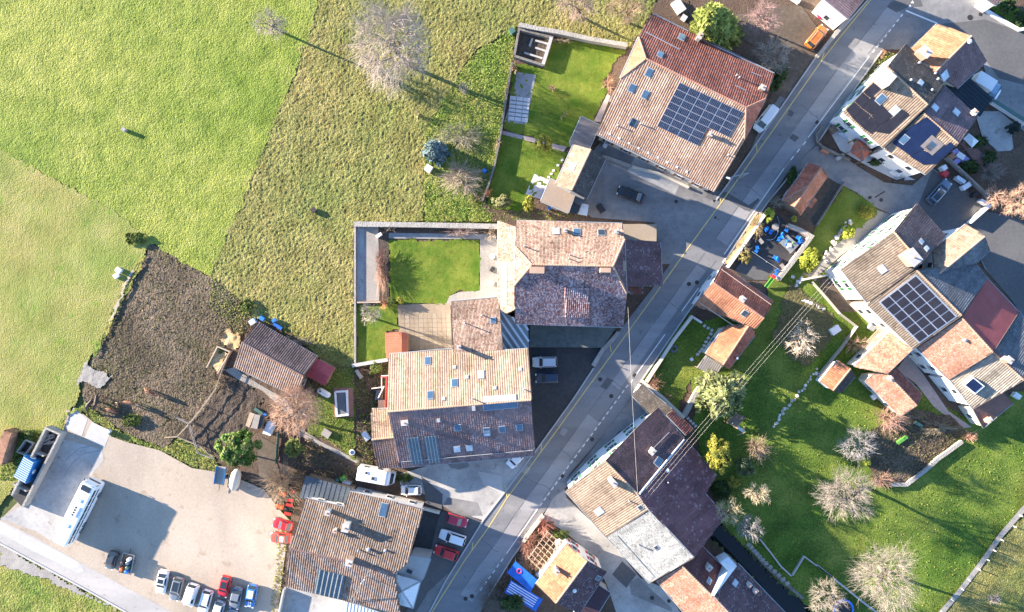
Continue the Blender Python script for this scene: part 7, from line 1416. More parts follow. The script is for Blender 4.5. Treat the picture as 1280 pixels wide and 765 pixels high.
for k, (x, y) in enumerate([(432,380), (421,421), (641,497), (681,530), (668,662), (650,705), (779,171), (735,226), (712,262), (690,288), (552,150), (538,172), (591,201), (915,262), (940,280), (962,300), (920,330)]):
    o = ch0 if k == 0 else copy_tree(ch0); p = W(*Q13(x, y)); o.location = (p.x, p.y, .053); o.rotation_euler = (0, 0, random.uniform(0, 6.28)); o['label'] = CHL[k]
def table(label, px, sx, sy, rz, top, h=.74, cat='table', name='garden_table', z0=.05):
    p = W(*px); t = thing(name, label, cat, (0, 0, 0)); MB().box((0, 0, h - .03), (sx, sy, .06)).build('tabletop', top, t)
    for x in (-1, 1):
        for y in (-1, 1): MB().box((x * (sx / 2 - .08), y * (sy / 2 - .08), (h - .06) / 2), (.08, .08, h - .07)).build('leg', 'timber', t)
    t.location = (p.x, p.y, z0); t.rotation_euler = (0, 0, rz); return p
p = table('large cluttered table on the cafe terrace', Q13(805,340), 2.6, 1.9, -.75, 'slat_grey')
for k, (dx, dy, s, m, nm) in enumerate([(0, -.3, .8, 'plastic_white', 'white cloth heap'), (-.3, .55, .4, 'plastic_blue', 'blue box'), (-.55, -.1, .35, 'plastic_blue', 'folded blue cover'), (.6, .2, .3, 'plastic_green', 'green tray')]):
    g_ = random.Random(k); mb = MB(); mb.box((p.x + dx, p.y + dy, .87), (s, s * .8, .16), .4 * k, taper=.6); tag(mb.build('table_clutter', m), nm + ' lying on the cluttered cafe table', 'clutter')
p = W(*Q13(645,135)); t = thing('spool_table', 'round wooden spool table by the yellow bush', 'table', p); MB().disc((p.x, p.y, .66), .58, .07, 20).build('tabletop', 'timber_grey', t); MB().disc((p.x, p.y, .06), .25, .6, 14).build('drum', 'timber', t); MB().disc((p.x, p.y, .05), .5, .05, 20).build('base', 'timber_grey', t)
tag(MB().path([(*W(*Q13(x, y))[:2], .1) for x, y in [(680,0), (702,60), (700,130), (685,210), (650,270), (600,288), (550,283)]], .06, 6).build('hose', 'zinc'), 'grey hose curving across the cafe terrace', 'hose')
for (x, y), lab in (((735,605), 'grey slatted bench by the terrace wall'), ((478,305), 'pale planter box on the cafe terrace')): table(lab, Q13(x, y), .9, .6, -.9, 'timber_grey', .5, 'bench' if 'bench' in lab else 'planter', 'slatted_bench' if 'bench' in lab else 'planter_box')
fencea = wpoly(pts(Q13, '362 430, 540 552, 700 655')); t = thing('terrace_rail', 'thin grey rail dividing the cafe terrace', 'rail', fencea[0]); MB().path([Vector((q.x, q.y, .9)) for q in fencea], .04, 6).build('rail', 'zinc', t)
for q in fencea: MB().path([(q.x, q.y, .05), (q.x, q.y, .9)], .035, 6).build('post', 'zinc', t)
# slide
a, b = W(*Q8(1120,245), 1.2), W(*Q8(1042,345), .3); t = thing('play_slide', 'bright green slide with red top beside the terrace wall', 'slide', (b.x, b.y, 0)); d = (b - a); ay = Vector((0, 0, 1)).cross(d).normalized(); az = d.cross(ay).normalized(); az = az if az.z > 0 else -az
MB().frame_box((a + b) / 2, d.normalized(), ay, az, d.length, .5, .05).build('chute', 'plastic_green', t)
for s in (-1, 1): MB().frame_box((a + b) / 2 + ay * (s * .27) + az * .1, d.normalized(), ay, az, d.length, .05, .2).build('chute_side', 'plastic_green', t); MB().path([Vector((a.x, a.y, 0)) + ay * (s * .28) - d.normalized() * .5, a + ay * (s * .25)], .05, 6).build('ladder_rail', 'plastic_red', t)
MB().frame_box(a - d.normalized() * .3 + Vector((0, 0, -.05)), Vector((d.x, d.y, 0)).normalized(), ay, Vector((0, 0, 1)), .6, .6, .08).build('platform', 'plastic_red', t)
# pergola, shelters
q = [W(*p, 2.3) for p in pts(Kj, '500 285, 605 378, 482 535, 388 442')]; t = thing('pergola', 'weathered timber pergola overgrown with brown vines', 'pergola', (q[0].x, q[0].y, 0))
for i in range(8): f = i / 7; a, b = q[0].lerp(q[3], f), q[1].lerp(q[2], f); e = (b - a).normalized() * .3; d = b - a + e * 2; MB().frame_box((a + b) / 2 + Vector((0, 0, .1)), d.normalized(), Vector((0, 0, 1)).cross(d.normalized()), Vector((0, 0, 1)), d.length, .09, .14).build('rafter', 'timber_pale', t)
for i in range(5): f = i / 4; a, b = q[0].lerp(q[1], f), q[3].lerp(q[2], f); d = (b - a); MB().frame_box((a + b) / 2 - Vector((0, 0, .04)), d.normalized(), Vector((0, 0, 1)).cross(d.normalized()), Vector((0, 0, 1)), d.length + .4, .09, .12).build('beam', 'timber_pale', t)
for w_ in q: MB().box((w_.x, w_.y, 1.1), (.13, .13, 2.2)).build('post', 'timber', t)
shrub('vine', 'brown leafless vine filling the pergola', Kj(495,420), (13,15), 2.0, (.34,.24,.16), 1100, 401, 'vines', cat='vine')
for lab, p, h, mt, nm in (('flat blue tarpaulin shelter beside the pergola', '308 462, 437 572, 398 650, 258 535', 2.5, 'tarp_blue', 'tarpaulin_shelter'), ('white and blue striped awning below the blue shelter', '282 575, 472 690, 428 768, 243 652', 2.0, 'tarp_blue', 'striped_awning')):
    q = [W(*x, h) for x in pts(Kj, p)]; t = thing(nm, lab, 'shelter', (q[0].x, q[0].y, 0)); q[2].z -= .3; q[3].z -= .3; MB().slab(q[::-1], Vector((0, 0, 1)), .06).build('cover', mt, t)
    for w_ in q: MB().path([(w_.x, w_.y, 0), (w_.x, w_.y, w_.z - .06)], .04, 6).build('pole', 'alu', t)
    if 'striped' in nm:
        for k in range(5): f = .12 + k * .17; a, b = q[0].lerp(q[3], f), q[1].lerp(q[2], f); d = (b - a).normalized(); MB().frame_box(a.lerp(b, .45) + Vector((0, 0, .02)), d, Vector((0, 0, 1)).cross(d), Vector((0, 0, 1)), (b - a).length * .85, .17, .02).build('stripe', 'tarp_white', t)
    else: c = q[0].lerp(q[3], .35).lerp(q[1].lerp(q[2], .35), .3); MB().path([(c.x + .38 * math.cos(k * .524), c.y + .38 * math.sin(k * .524), c.z + .06) for k in range(13)], .07, 6).build('life_ring', 'plastic_red', t)
q = [W(*x, 2.4) for x in pts(Kq, '380 138, 430 172, 345 262, 298 225')]; t = thing('slatted_pergola', 'tan slatted pergola roof beside the orange barn wing', 'pergola', (q[0].x, q[0].y, 0))
for i in range(8): f = (i + .5) / 8; a, b = q[0].lerp(q[1], f), q[3].lerp(q[2], f); d = (b - a).normalized(); MB().frame_box((a + b) / 2, d, Vector((0, 0, 1)).cross(d), Vector((0, 0, 1)), (b - a).length, .13, .08).build('slat', 'timber_pale', t)
for w_ in q: MB().box((w_.x, w_.y, 1.17), (.12, .12, 2.3)).build('post', 'timber', t)
# around the stable and the barn garden
t = thing('plunge_pool', 'dark covered plunge pool on a reddish deck', 'pool', W(*Kf(895,545))); q = wpoly(pts(Kf, '845 455, 962 450, 968 625, 855 628')); MB().prism(q[::-1], 0, .25).build('deck', 'paving_red', t)
q = wpoly(pts(Kf, '862 475, 930 470, 936 610, 872 617, 862 475')); MB().wallstrip(q, .3, .2, .75).build('rim', 'plastic_white', t); MB().prism(q[:4][::-1], .26, .62).build('cover', 'slate_sheet', t)
p = W(*Kf(790,482), .6); an = R(-30); dx = Vector((math.cos(an), math.sin(an), 0)); t = thing('gas_tank', 'white capsule shaped gas tank beside the red lean-to', 'tank', (p.x, p.y, 0)); ps = [p + dx * s + Vector((0, 0, .1)) for s in (-1.2, -1.15, -1.0, -.75, .75, 1.0, 1.15, 1.2)]; MB().path(ps, [.05, .25, .43, .52, .52, .43, .25, .05], 16).build('shell', 'plastic_white', t, smooth=True)
MB().disc(p + dx * -.6 + Vector((0, 0, .6)), .18, .1, 12).build('filler_cap', 'plastic_teal', t)
for s in (-.6, .6): MB().box(p + dx * s + Vector((0, 0, -.42)), (.2, .8, .4), an).build('foot', 'concrete', t)
t = thing('covered_boat', 'cream tarpaulin covered boat at the car park edge', 'boat', W(*Kg(258,380))); p = W(*Kg(258,380), .8); dx = Vector((.2, .98, 0)).normalized(); MB().path([p + dx * s + Vector((0, 0, z)) for s, z in ((-1.7, -.3), (-1.6, -.2), (-1.1, -.05), (0, 0), (1.0, -.05), (1.6, -.2), (1.75, -.3))], [.1, .5, .8, .88, .8, .5, .1], 14).build('hull_cover', 'rope_cream', t, smooth=True)
t = thing('utility_trailer', 'blue sided utility trailer under the bright green tree', 'trailer', W(*Kg(180,350))); p = W(*Kg(180,350)); an = R(82); MB().box((p.x, p.y, .6), (3.0, 1.6, .12), an).build('bed', 'timber_grey', t); ax = Vector((math.cos(an), math.sin(an), 0)); ay = Vector((-ax.y, ax.x, 0))
for s in (-1, 1): MB().box(p + ay * (s * .8) + Vector((0, 0, .85)), (3.0, .06, .4), an).build('side_board', 'container_blue', t); MB().tube(p + ay * (s * .85) + Vector((0, 0, .3)), p + ay * (s * 1.05) + Vector((0, 0, .3)), .3, .3, 12).build('wheel', 'rubber', t)
MB().path([p - ax * 1.5 + Vector((0, 0, .5)), p - ax * 2.6 + Vector((0, 0, .45))], .05, 6).build('drawbar', 'iron', t)
def roofbox(name, label, k, p, h, mats, cat='shed'):
    q = [W(*x, h) for x in pts(k, p)]; t = thing(name, label, cat, (q[0].x, q[0].y, 0)); MB().prism(q if (q[1]-q[0]).cross(q[2]-q[1]).z > 0 else q[::-1], -.05, h - .1).build('body', mats[1], t); c = sum(q, Vector()) / len(q)
    MB().slab([c + (x - c) * 1.06 + Vector((0, 0, 0)) for x in (q if (q[1]-q[0]).cross(q[2]-q[1]).z > 0 else q[::-1])], Vector((0, 0, 1)), .09).build('lid', mats[0], t); return t
roofbox('board_hut', 'pale board roofed hut, left of the pair above the green tree', Q16, '770 195, 838 220, 760 420, 705 385', 1.9, ('timber_pale', 'timber')); roofbox('board_hut', 'grey board roofed hut, right of the pair above the green tree', Q16, '845 225, 925 245, 880 440, 785 425', 1.9, ('timber_grey', 'timber')); roofbox('metal_chest', 'pale blue metal chest below the board huts', Q16, '1045 330, 1145 362, 1085 548, 968 512', 1.0, ('seam', 'plastic_white'), 'chest'); roofbox('board_hut', 'narrow dark hut beside the grey board hut', Q16, '935 255, 995 265, 930 440, 890 440', 1.6, ('corr_dark', 'timber'))
for k, (kk, x, y, sx, sy, h, m, lab, cat) in enumerate([
  (F4,945,167,1.1,1.1,.9,'plastic_white','white beehive box below the blue spruce','beehive'), (Ka,192,195,.8,.9,.9,'plastic_teal','pale teal composter at the top of the rough garden','composter'), (Kg,872,385,.7,.9,1.1,'plastic_teal','dark green bin beside the motorhome','bin'), (Kg,910,365,.8,.7,1.1,'plastic_green','green topped bin behind the motorhome','bin'),
  (Kg,930,395,1.3,1.0,.8,'plastic_white','white crate beside the green bins','crate'), (Kg,1045,115,.9,1.5,.75,'plastic_white','white table top in the barn garden','table'), (Kg,808,100,1.4,1.2,.5,'timber_grey','grey slatted sandpit on the orchard lawn','sandpit'), (Kb,720,578,.9,1.5,.6,'plastic_black','dark crate in the courtyard by the annex','crate'),
  (Kb,748,200,.7,1.0,.7,'plastic_white','white garden seat below the farmhouse eaves','seat'), (Kb,413,575,.5,.5,.5,'plastic_blue','small blue tub beside the flat brown shed','tub'), (Kb,28,355,.6,.6,.6,'plastic_blue','blue tub at the garden fence','tub'), (Kc,260,212,1.0,.5,.5,'plastic_white','white trough on the gravel bed','trough'), (Kc,935,415,.6,.9,.7,'plastic_black','dark garden table by the west wing','table'),
  (Kv,655,188,.9,.5,.7,'plastic_white','small white trough on the concrete slab','trough'), (F3,602,632,.9,.8,.6,'plastic_white','white water tub, upper of two in the dry pasture','tub'), (F3,588,660,.8,.7,.5,'plastic_white','white water tub, lower of two in the dry pasture','tub'), (F1,628,652,.7,.6,.6,'stone','pale boulder alone in the meadow','boulder'), (F4,370,372,.8,.8,.4,'iron','dark well cover in the pasture','well cover'),
  (Kf,425,38,.8,.6,.6,'plastic_blue','blue tub behind the stable','tub'), (Kf,370,58,1.0,.8,.8,'container_rib','pale blue bin at the stable corner','bin'), (Kf,515,85,1.6,.5,.2,'tarp_blue','pale blue sheet beside the stable back wall','sheet'), (Kf,495,50,.7,.5,.4,'plastic_blue','blue bucket above the pale blue sheet','bucket'), (Kf,405,590,1.6,.5,.5,'plastic_teal','teal garden tools heap by the huts','tools'), (Kf,440,612,.5,.5,.5,'plastic_blue','blue bucket beside the huts','bucket'),
  (Ko,755,325,.9,.9,.8,'plastic_red','red tub beside the blue grey car','tub'), (Ko,745,292,.8,.8,1.0,'plastic_white','white bin above the red tub','bin'), (Ko,845,362,1.6,.6,.9,'seam','pale blue bench by the terrace fence','bench'), (Ko,880,400,1.5,.8,.8,'plastic_white','white chest by the terrace fence','chest'), (Ko,470,312,1.6,1.2,.8,'plastic_white','white patio table at the solar house','table'), (Ko,930,450,1.0,.5,.9,'plastic_black','dark bin pair by the terrace fence','bin'), (Ko,165,85,1.6,1.0,.6,'container_rib','pale blue lounger on the white patio','lounger'),
  (Ko,100,58,1.6,1.2,.7,'timber','dark wicker seat on the white patio','seat'), (Ko,45,190,1.3,.6,.6,'terracotta','terracotta planter on the alley wall, left','planter'), (Ko,135,225,1.4,.6,.6,'concrete','grey planter on the alley wall, right','planter'), (Q4,385,580,1.3,.9,.75,'plastic_white','white terrace table between lilac seats','table'), (Q4,345,645,1.0,.8,.5,'lilac','lilac seat left of the terrace table','seat'), (Q4,465,632,1.0,1.0,.5,'lilac','lilac seat right of the terrace table','seat'),
  (Q4,330,520,.9,.7,.5,'lilac','lilac seat above the terrace table','seat'), (Q4,725,592,1.4,.7,.5,'slate_sheet','blue grey bench on the red patio','bench'), (Q4,285,585,.9,.9,.6,'terracotta','brown tub plant stand by the panel roof','tub'), (Q4,735,690,.6,.6,.4,'plastic_black','dark fire bowl on the red patio','bowl'), (Kr,505,140,1.9,.5,.5,'plastic_green','bright green crate row on the bare plot','crate'), (Kr,605,48,1.4,.5,.4,'plastic_teal','pale green crate above the bare plot','crate'),
  (Kq,105,155,1.6,1.1,.7,'plastic_white','white bench table on the dark gravel seat corner','table'), (Kq,320,140,.9,.9,.9,'zinc','grey water butt beside the slatted pergola','water butt'), (Kq,345,548,1.2,.8,.5,'plastic_white','white frame boxes beside the orange outbuilding','boxes'), (Kq,1185,545,1.2,.8,.7,'plastic_white','white garden chairs behind the slate house','chairs'), (Kl,402,330,.5,.5,.3,'plastic_white','small pale tub on the front lawn','tub'), (Kj,540,408,.8,.7,.7,'plastic_white','white chair under the pergola end','chair'),
  (Kj,568,340,1.4,.7,.7,'plastic_white','white bench beside the pergola top','bench'), (Kj,445,530,.8,.8,.6,'seam','pale basin at the pergola foot','basin'), (Ki,910,425,1.2,.9,1.0,'plastic_black','dark bin pair below the bin yard','bin'), (Kn,175,95,.8,.7,.8,'plastic_white','white crate by the gatehouse wall','crate'), (Kn,200,115,1.0,.7,.6,'rust','rusty box by the gatehouse wall','box'), (Ku,735,5,1.4,.8,.6,'plastic_white','white trough at the top of the dirt drive','trough'),
  (Ku,35,45,1.6,2.2,.5,'paving_pale','pale stone heap behind the farmhouse','stone heap'), (Ku,68,112,.9,.9,.4,'paving_pale','small pale slab behind the farmhouse','slab'), (Ke,95,320,.5,1.6,.9,'stone','grey stone post pair by the barn garden','post'), (Kq,1075,470,.3,.3,.3,'concrete','small grey block on the slate roof lane','block')][:-1]):
    p = W(*kk(x, y)); rz = math.atan2(.55, .83) * (1 if k % 2 else -1); t = thing(cat.replace(' ', '_'), lab, cat, (p.x, p.y, 0))
    z0 = .06; MB().box((p.x, p.y, z0 + h / 2), (sx, sy, h), rz, taper=.93).build('body', m, t); MB().box((p.x, p.y, z0 + h + .03), (sx * 1.02, sy * 1.02, .06), rz).build('top', m, t)
for k, (x, y) in enumerate([(935,338), (930,497)]):
    p = W(*Kc(x, y)); t = thing('round_planter', ('upper', 'lower')[k] + ' round white planter beside the west wing', 'planter', p); MB().path([p, p + Vector((0, 0, .1)), p + Vector((0, 0, .6)), p + Vector((0, 0, .62))], [.3, .36, .46, .38], 16).build('pot', 'plastic_white', t); MB().disc(p + Vector((0, 0, .57)), .38, .04, 16).build('soil', 'soil', t)
t = thing('garden_steps', 'grey wooden steps beside the west wing', 'steps', W(*Kc(965,430)))
for k in range(4): p = W(*Kc(955 + k * 11, 428)); MB().box((p.x, p.y, .12 + k * .16), (.35, 4.6, .1)).build('step', 'timber_grey', t)
t = thing('manure_bay', 'timber framed bay of straw manure beside the stable', 'bay', W(*Kf(170,285))); q = wpoly(pts(Kf, '165 205, 238 235, 165 365, 100 330')); MB().wallstrip([q[3], q[0], q[1], q[2]], .2, 0, .9).build('bay_board', 'timber_pale', t)
patch('straw_heap', pts(Kf, '150 215, 225 245, 165 350, 112 325'), 'straw', z=.9, res=.25, amp=.6, sc=1.0, seed=321, kind='stuff'); patch('straw_heap', pts(Kf, '210 105, 280 130, 300 190, 250 230, 180 190'), 'straw', z=.8, res=.25, amp=.6, sc=1.0, seed=322, kind='stuff')
t = thing('swing_frame', 'white and red swing frame beside the barn house', 'swing', W(*Ke(210,420))); 
for p in ('165 410, 240 400', '240 395, 205 465', '225 335, 225 410', '222 335, 268 332'): MB().path([W(*x, 2.0) for x in pts(Ke, p)], .07, 6).build('beam', 'frame_white', t)
for x in ('165 410', '240 400', '205 465', '268 332'): w_ = W(*pts(Ke, x)[0], 2.0); MB().path([w_, Vector((w_.x, w_.y, 0))], .06, 6).build('leg', 'plastic_red', t)
roofbox('tool_locker', 'dark teal locker under the swing frame', Ke, '195 420, 228 420, 225 478, 185 475', .9, ('corr_dark', 'timber'), 'locker'); roofbox('tool_locker', 'narrow tan locker against the barn house gable', Ke, '205 480, 242 480, 242 525, 205 525', 1.2, ('timber_pale', 'timber'), 'locker'); wall('red_balcony', 'red balcony rail on the barn house gable', pts(Ke, '235 332, 268 332, 262 520'), .15, 2.4, 'plastic_red', 'balcony', z0=2.0)
p = W(*Ks(165,748), .7); t = thing('trampoline', 'round trampoline with bright blue rim at the lower edge', 'trampoline', (p.x, p.y, 0)); MB().path([(p.x + 1.55 * math.cos(k * .2618), p.y + 1.55 * math.sin(k * .2618), .72) for k in range(25)], .17, 8).build('rim', 'plastic_blue', t); MB().disc((p.x, p.y, .68), 1.45, .02, 28).build('mat', 'plastic_black', t)
for k in range(6): MB().path([(p.x + 1.5 * math.cos(k * 1.047), p.y + 1.5 * math.sin(k * 1.047), 0), (p.x + 1.5 * math.cos(k * 1.047), p.y + 1.5 * math.sin(k * 1.047), .7)], .04, 6).build('leg', 'zinc', t)
q = [W(*x, 1.6) for x in pts(Kz, '375 170, 440 200, 385 262, 325 228')]; t = thing('play_tower', 'wooden play tower with blue slide beside the cedar', 'play tower', (q[0].x, q[0].y, 0)); MB().slab(q[::-1], Vector((0, 0, 1)), .12).build('platform', 'timber', t)
for w_ in q: MB().box((w_.x, w_.y, 1.2), (.14, .14, 2.4)).build('post', 'timber', t)
a, b = W(*Kz(360,235), 1.6), W(*Kz(430,285), .2); d = b - a; MB().frame_box((a + b) / 2, d.normalized(), Vector((0, 0, 1)).cross(d).normalized(), d.cross(Vector((0, 0, 1)).cross(d)).normalized(), d.length, .45, .06).build('chute', 'container_rib', t); MB().path([W(*Kz(430,255), 2.0), W(*Kz(438,290), .1), W(*Kz(390,305), .1)], .06, 6).build('swing_pole', 'timber_pale', t)
p = W(*Kl(297,267)); t = tag(MB().path([(p.x + .48 * math.cos(k * .349), p.y + .48 * math.sin(k * .349), .2) for k in range(19)], .2, 8).build('tyre_planter', 'slate_sheet'), 'blue grey tyre planter on the front lawn', 'planter')
p = W(*Kg(960,215)); t = thing('round_basin', 'white round basin at the end of the garden path', 'basin', p); MB().path([p + Vector((0, 0, z)) for z in (0, .1, .35, .4)], [.3, .42, .5, .42], 16).build('bowl', 'plastic_white', t); MB().disc(p + Vector((0, 0, .38)), .36, .03, 16).build('water', 'skyglass', t)
p = W(*Ku(880,90)); t = thing('plastic_boat', 'small bright pink plastic boat by the gatehouse wall', 'boat', p); dx = Vector((.62, -.78, 0)); MB().path([p + dx * s + Vector((0, 0, .35)) for s in (-1.05, -.95, -.5, .4, .85, 1.0)], [.08, .3, .55, .55, .4, .1], 12).build('hull', 'plastic_pink', t, smooth=True); MB().path([p + dx * s + Vector((-.35, .1, .2)) for s in (-1.0, -.4, .5)], [.1, .4, .15], 8).build('cover', 'plastic_black', t)
q = [W(*x, 2.3) for x in pts(Q4, '530 275, 655 375, 570 462, 455 342')]; t = thing('garden_gazebo', 'pale canvas gazebo above the red patio', 'gazebo', (q[0].x, q[0].y, 0)); c = sum(q, Vector()) / 4 + Vector((0, 0, .6)); mb = MB(); mb.add(q + [c], [(0, 1, 4), (1, 2, 4), (2, 3, 4), (3, 0, 4)]); mb.build('canopy', 'seam', t)
for w_ in q: MB().path([(w_.x, w_.y, 0), (w_.x, w_.y, 2.3)], .05, 6).build('pole', 'alu', t)
def motorbike():
    t = thing('motorbike', 'dark motorbike parked at the patio table corner', 'motorbike')
    for x in (-.7, .7): wheel(t, x, 0, .32, .14)
    MB().path([(-.5, 0, .75), (0, 0, .85), (.4, 0, .9), (.65, 0, .6)], [.1, .17, .2, .08], 8).build('body', 'car_black', t); MB().box((-.35, 0, .85), (.6, .26, .1)).build('seat', 'rubber', t); MB().path([(.5, -.35, 1.05), (.52, 0, 1.0), (.5, .35, 1.05)], .025, 6).build('handlebar', 'alu', t)
    p = W(*Ko(490,362)); t.location = (p.x, p.y, .075); t.rotation_euler = (0, 0, .2)
motorbike()
# street lamp, mast and cables
p = W(*Q3(372,405)); t = thing('street_lamp', 'grey street lamp leaning over the road at the farmhouse corner', 'street lamp', p); h = 6.5; e = W(*Q3(312,388), h); b = Vector((p.x, p.y, 0)); MB().path([b, Vector((p.x, p.y, 5.6)), Vector((p.x, p.y, 6.3)), Vector((e.x, e.y, h))], [.09, .07, .06, .05], 8).build('pole', 'zinc', t); MB().box((e.x, e.y, h + .02), (.75, .28, .14), -.4, taper=.8).build('lamp_head', 'frame_white', t)
p0 = F.planes[1].hit(*Ki(558,552)); t = thing('roof_mast', 'pale roof mast with insulators on the workshop roof', 'mast', p0); top = p0 + Vector((0, 0, 2.2)); MB().path([p0 - Vector((0, 0, .2)), top], .06, 8).build('pole', 'zinc', t); MB().box(top - Vector((0, 0, .3)), (1.0, .1, .1), .8).build('cross_arm', 'zinc', t)
for s in (-.4, .4): q = top + Vector((s * .7, s * .72, -.22)); MB().disc(q, .07, .16, 8).build('insulator', 'frame_white', t)
def cable(label, a, b, r=.045, sag=.5, mat='cable'):
    mid = [a.lerp(b, i / 14) - Vector((0, 0, sag * 4 * (i / 14) * (1 - i / 14))) for i in range(15)]; tag(MB().path(mid, r, 5).build('overhead_cable', mat), label, 'cable', 'overhead cables')
cable('single overhead cable crossing the road to the street house', W(785,384,7.5), W(797,616,10.3), .016, .4, 'rope_cream')
for k in range(3): cable(('leftmost', 'middle', 'rightmost')[k] + ' cable of the bundle from white gable house to plum roof', W(1048 + k * 3, 334 + k * 3, 8.2), W(803 + k * 3.2, 617 + k * 3.2, 9.9), .010, .6, 'rope_cream')
for k, (x, y) in enumerate([(470,690), (490,700), (610,470)]): cable('thin wire from the workshop roof mast to the ' + ('lower left tiles', 'lower right tiles', 'upper slope')[k], top - Vector((0, 0, .15)), F.planes[1 if k < 2 else 0].hit(*Ki(x, y)) + Vector((0, 0, .25)), .03, .1)
# paving slabs and stepping stones
for i in range(3):
    for j in range(6):
        f0 = Vector(Ka(178, 575)); e1 = Vector(Ka(300, 590)) - f0; e2 = Vector(Ka(165, 715)) - f0; c = f0 + e1 * ((i + .5) / 3) + e2 * ((j + .5) / 6); p = W(c.x, c.y); o = MB().box((p.x, p.y, .075), (1.1 - .06, .78, .05), -.13).build('paving_slab', 'paving_pale'); o['kind'] = 'structure'
for i in range(11):
    for j in range(8):
        c = Vector((500, 393)) + Vector((63, -1)) * ((i + .5) / 11) + Vector((2, 45)) * ((j + .5) / 8); p = W(c.x, c.y); o = MB().box((p.x, p.y, .062 + .003 * ((i * 7 + j * 3) % 4)), (.73, .72, .04), .02).build('paving_slab', ('paving_tan', 'paving_tan', 'flat_tan')[(i * 5 + j * 3) % 3]); o['kind'] = 'structure'
for kk, l, n, sz in ((Kl, '480 130, 530 160, 495 215, 470 265, 440 300', 10, .5), (Km, '625 555, 680 690, 740 715, 810 750', 9, .6), (Kb, '490 288, 440 350, 410 390', 5, .45), (Kt, '650 362, 740 460, 880 592', 12, .7), (Kk, '860 205, 905 250', 4, .5)):
    L_ = pts(kk, l)
    for i in range(n):
        f = i / (n - 1) * (len(L_) - 1); k = min(int(f), len(L_) - 2); f -= k; p = W(L_[k][0] + (L_[k+1][0] - L_[k][0]) * f, L_[k][1] + (L_[k+1][1] - L_[k][1]) * f); o = MB().box((p.x, p.y, .10), (sz, sz * .85, .06), random.uniform(-.4, .9)).build('stepping_stone', 'paving_pale' if kk is not Kt else 'stone'); o['kind'] = 'structure'

for k, (l, w) in enumerate([([(150,735), (175,700), (215,672), (262,655), (310,650)], 1.6), ([(155,742), (182,708), (220,682), (265,664), (312,659)], 1.6), ([(120,585), (140,620), (180,650), (230,660), (290,640)], 1.5), ([(240,610), (255,640), (262,680), (255,715)], 1.4), ([(300,620), (280,650), (276,690), (282,716)], 1.4), ([(75,590), (85,572), (100,560), (122,556)], 1.2), ([(80,596), (91,578), (105,567), (126,563)], 1.2)]):
    if k >= 5: sheet('tyre_track', strip_poly(l, w), 'gravel_track' if k < 5 else 'paving_grey', .0525 + .0007 * k if k >= 5 else .044 + .0006 * k)

# loose tufts and weeds nobody could count
def tufts(name, poly, n, cols, size, zb, seed, holes=()):
    g = np.random.default_rng(seed); P_ = wpoly(poly); x0, x1 = min(p.x for p in P_), max(p.x for p in P_); y0, y1 = min(p.y for p in P_), max(p.y for p in P_)
    x = x0 + (x1 - x0) * g.random(n); y = y0 + (y1 - y0) * g.random(n); k = inpoly(x, y, P_)
    for hl in holes: k &= ~inpoly(x, y, wpoly(hl))
    k &= vnoise(x / 1.6, y / 1.6, seed) + .6 * g.random(n) > .45; x, y = x[k], y[k]; m = len(x); b = 4
    X = np.repeat(x, b) + g.normal(0, size * .5, m * b); Y = np.repeat(y, b) + g.normal(0, size * .5, m * b); Z = zb + g.random(m * b) * size * .6
    Nn = g.normal(0, .5, (m * b, 3)); Nn[:, 2] = np.abs(Nn[:, 2]) + .6; V, Q = leaf_quads(np.stack([X, Y, Z], 1), Nn, size, g, 1.5)
    c = np.array(cols)[g.integers(0, len(cols), m)] * (.7 + .6 * g.random((m, 1))); raw_mesh(name, V, Q, 'leaf', col=np.repeat(np.repeat(c, b, 0) * (.8 + .4 * g.random((m * b, 1))), 4, 0), kind='stuff')
RG = [(645,33), (632,42), (597,62), (575,90), (546,140), (531,165), (530,277), (604,277), (690,275), (740,270), (735,262), (628,264), (606,258), (612,230), (620,200), (628,160), (640,75)]
tufts('weed_cover', RG, 14000, [(0.19,0.29,0.05), (0.25,0.36,0.06), (0.31,0.36,0.09), (0.14,0.22,0.04)], .12, -.08, 501)
tufts('weed_cover', [(105,500), (150,540), (205,560), (225,547), (250,562), (268,570), (275,592), (240,585), (200,566), (160,556), (140,548), (108,522)], 5000, [(0.26,0.29,0.08), (0.37,0.34,0.12), (0.17,0.22,0.05)], .11, -.06, 502)
tufts('weed_cover', [(350,655), (362,650), (348,768), (338,768)], 900, [(0.31,0.31,0.09), (0.40,0.34,0.14)], .12, .05, 504)
tufts('weed_cover', [(262,346), (300,372), (318,398), (300,420), (262,385)], 1200, [(0.25,0.28,0.08), (0.34,0.33,0.12)], .12, -.08, 505)
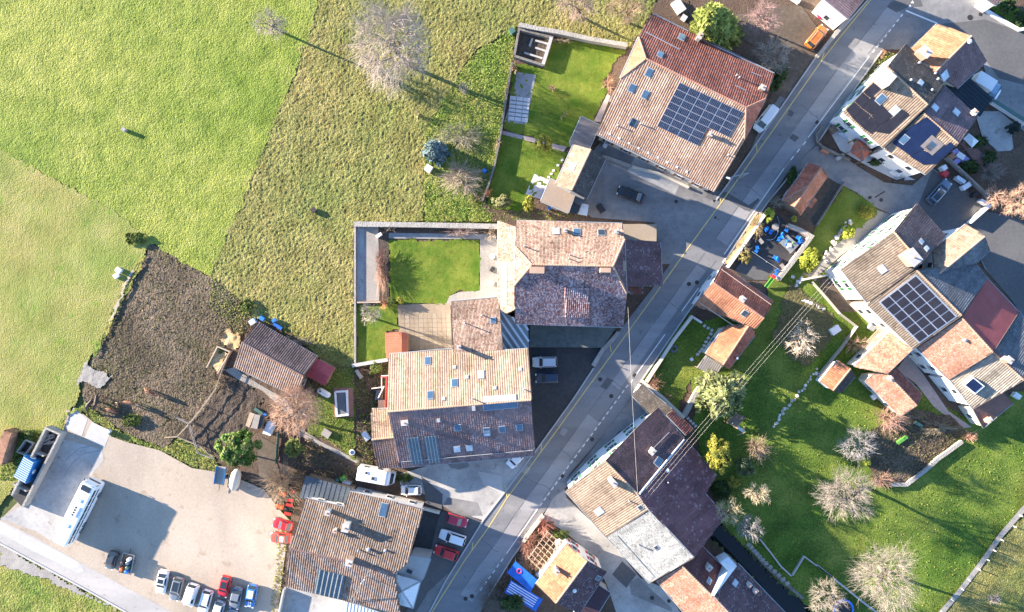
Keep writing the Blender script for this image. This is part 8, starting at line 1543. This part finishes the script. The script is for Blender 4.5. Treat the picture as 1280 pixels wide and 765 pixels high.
tufts('weed_cover', [(20,540), (60,535), (60,560), (30,600), (0,600), (0,575)], 2200, [(0.22,0.29,0.05), (0.29,0.34,0.08)], .13, -.03, 506)
tufts('fallen_leaf', [(862,440), (960,385), (1010,470), (1130,470), (1200,520), (1280,500), (1280,640), (1180,768), (1030,768), (935,688), (880,590)], 5000, [(0.16,0.25,0.04), (0.23,0.29,0.05), (0.28,0.26,0.09), (0.11,0.19,0.03)], .12, .03, 507, [STREAM])
tufts('weed_cover', [(1055,125), (1105,66), (1122,66), (1100,100), (1045,160), (1035,160)], 3200, [(0.19,0.25,0.05), (0.26,0.28,0.08), (0.11,0.16,0.04)], .12, .06, 508)
tufts('weed_cover', [(386,448), (443,458), (443,575), (405,548), (385,540)], 2500, [(0.19,0.26,0.05), (0.26,0.31,0.08), (0.31,0.25,0.11)], .1, .07, 509)
tufts('paddock_grass', [(187,302), (262,345), (300,375), (300,420), (272,440), (268,470), (240,530), (150,540), (105,500), (114,450), (170,340)], 1600, [(0.16,0.17,0.05), (0.22,0.20,0.08), (0.14,0.11,0.07)], .14, -.1, 510)
tufts('garden_litter', [(446,460), (486,458), (484,520), (466,560), (466,585), (446,595)], 2600, [(.10,.07,.05), (.16,.22,.05), (.20,.14,.09), (.10,.15,.035)], .13, .04, 511)
tufts('garden_litter', [(385,545), (440,585), (445,600), (400,608), (375,620), (365,590)], 1800, [(.10,.07,.05), (.22,.14,.08), (.26,.20,.12), (.12,.15,.04)], .13, .03, 512)
tufts('garden_litter', [(318,400), (340,405), (395,445), (440,462), (400,470), (350,420), (300,425), (300,400)], 1400, [(.24,.17,.10), (.14,.16,.05), (.16,.11,.08)], .14, .02, 513)
tufts('garden_litter', [(650,665), (690,650), (705,668), (690,690), (660,735), (610,760), (600,768), (640,700)], 1800, [(.24,.13,.09), (.16,.11,.07), (.16,.18,.06)], .14, .03, 514)
tufts('garden_litter', [(1085,545), (1140,512), (1205,540), (1150,590), (1095,603)], 1500, [(.25,.20,.14), (.17,.19,.06), (.13,.10,.08)], .13, .15, 515)
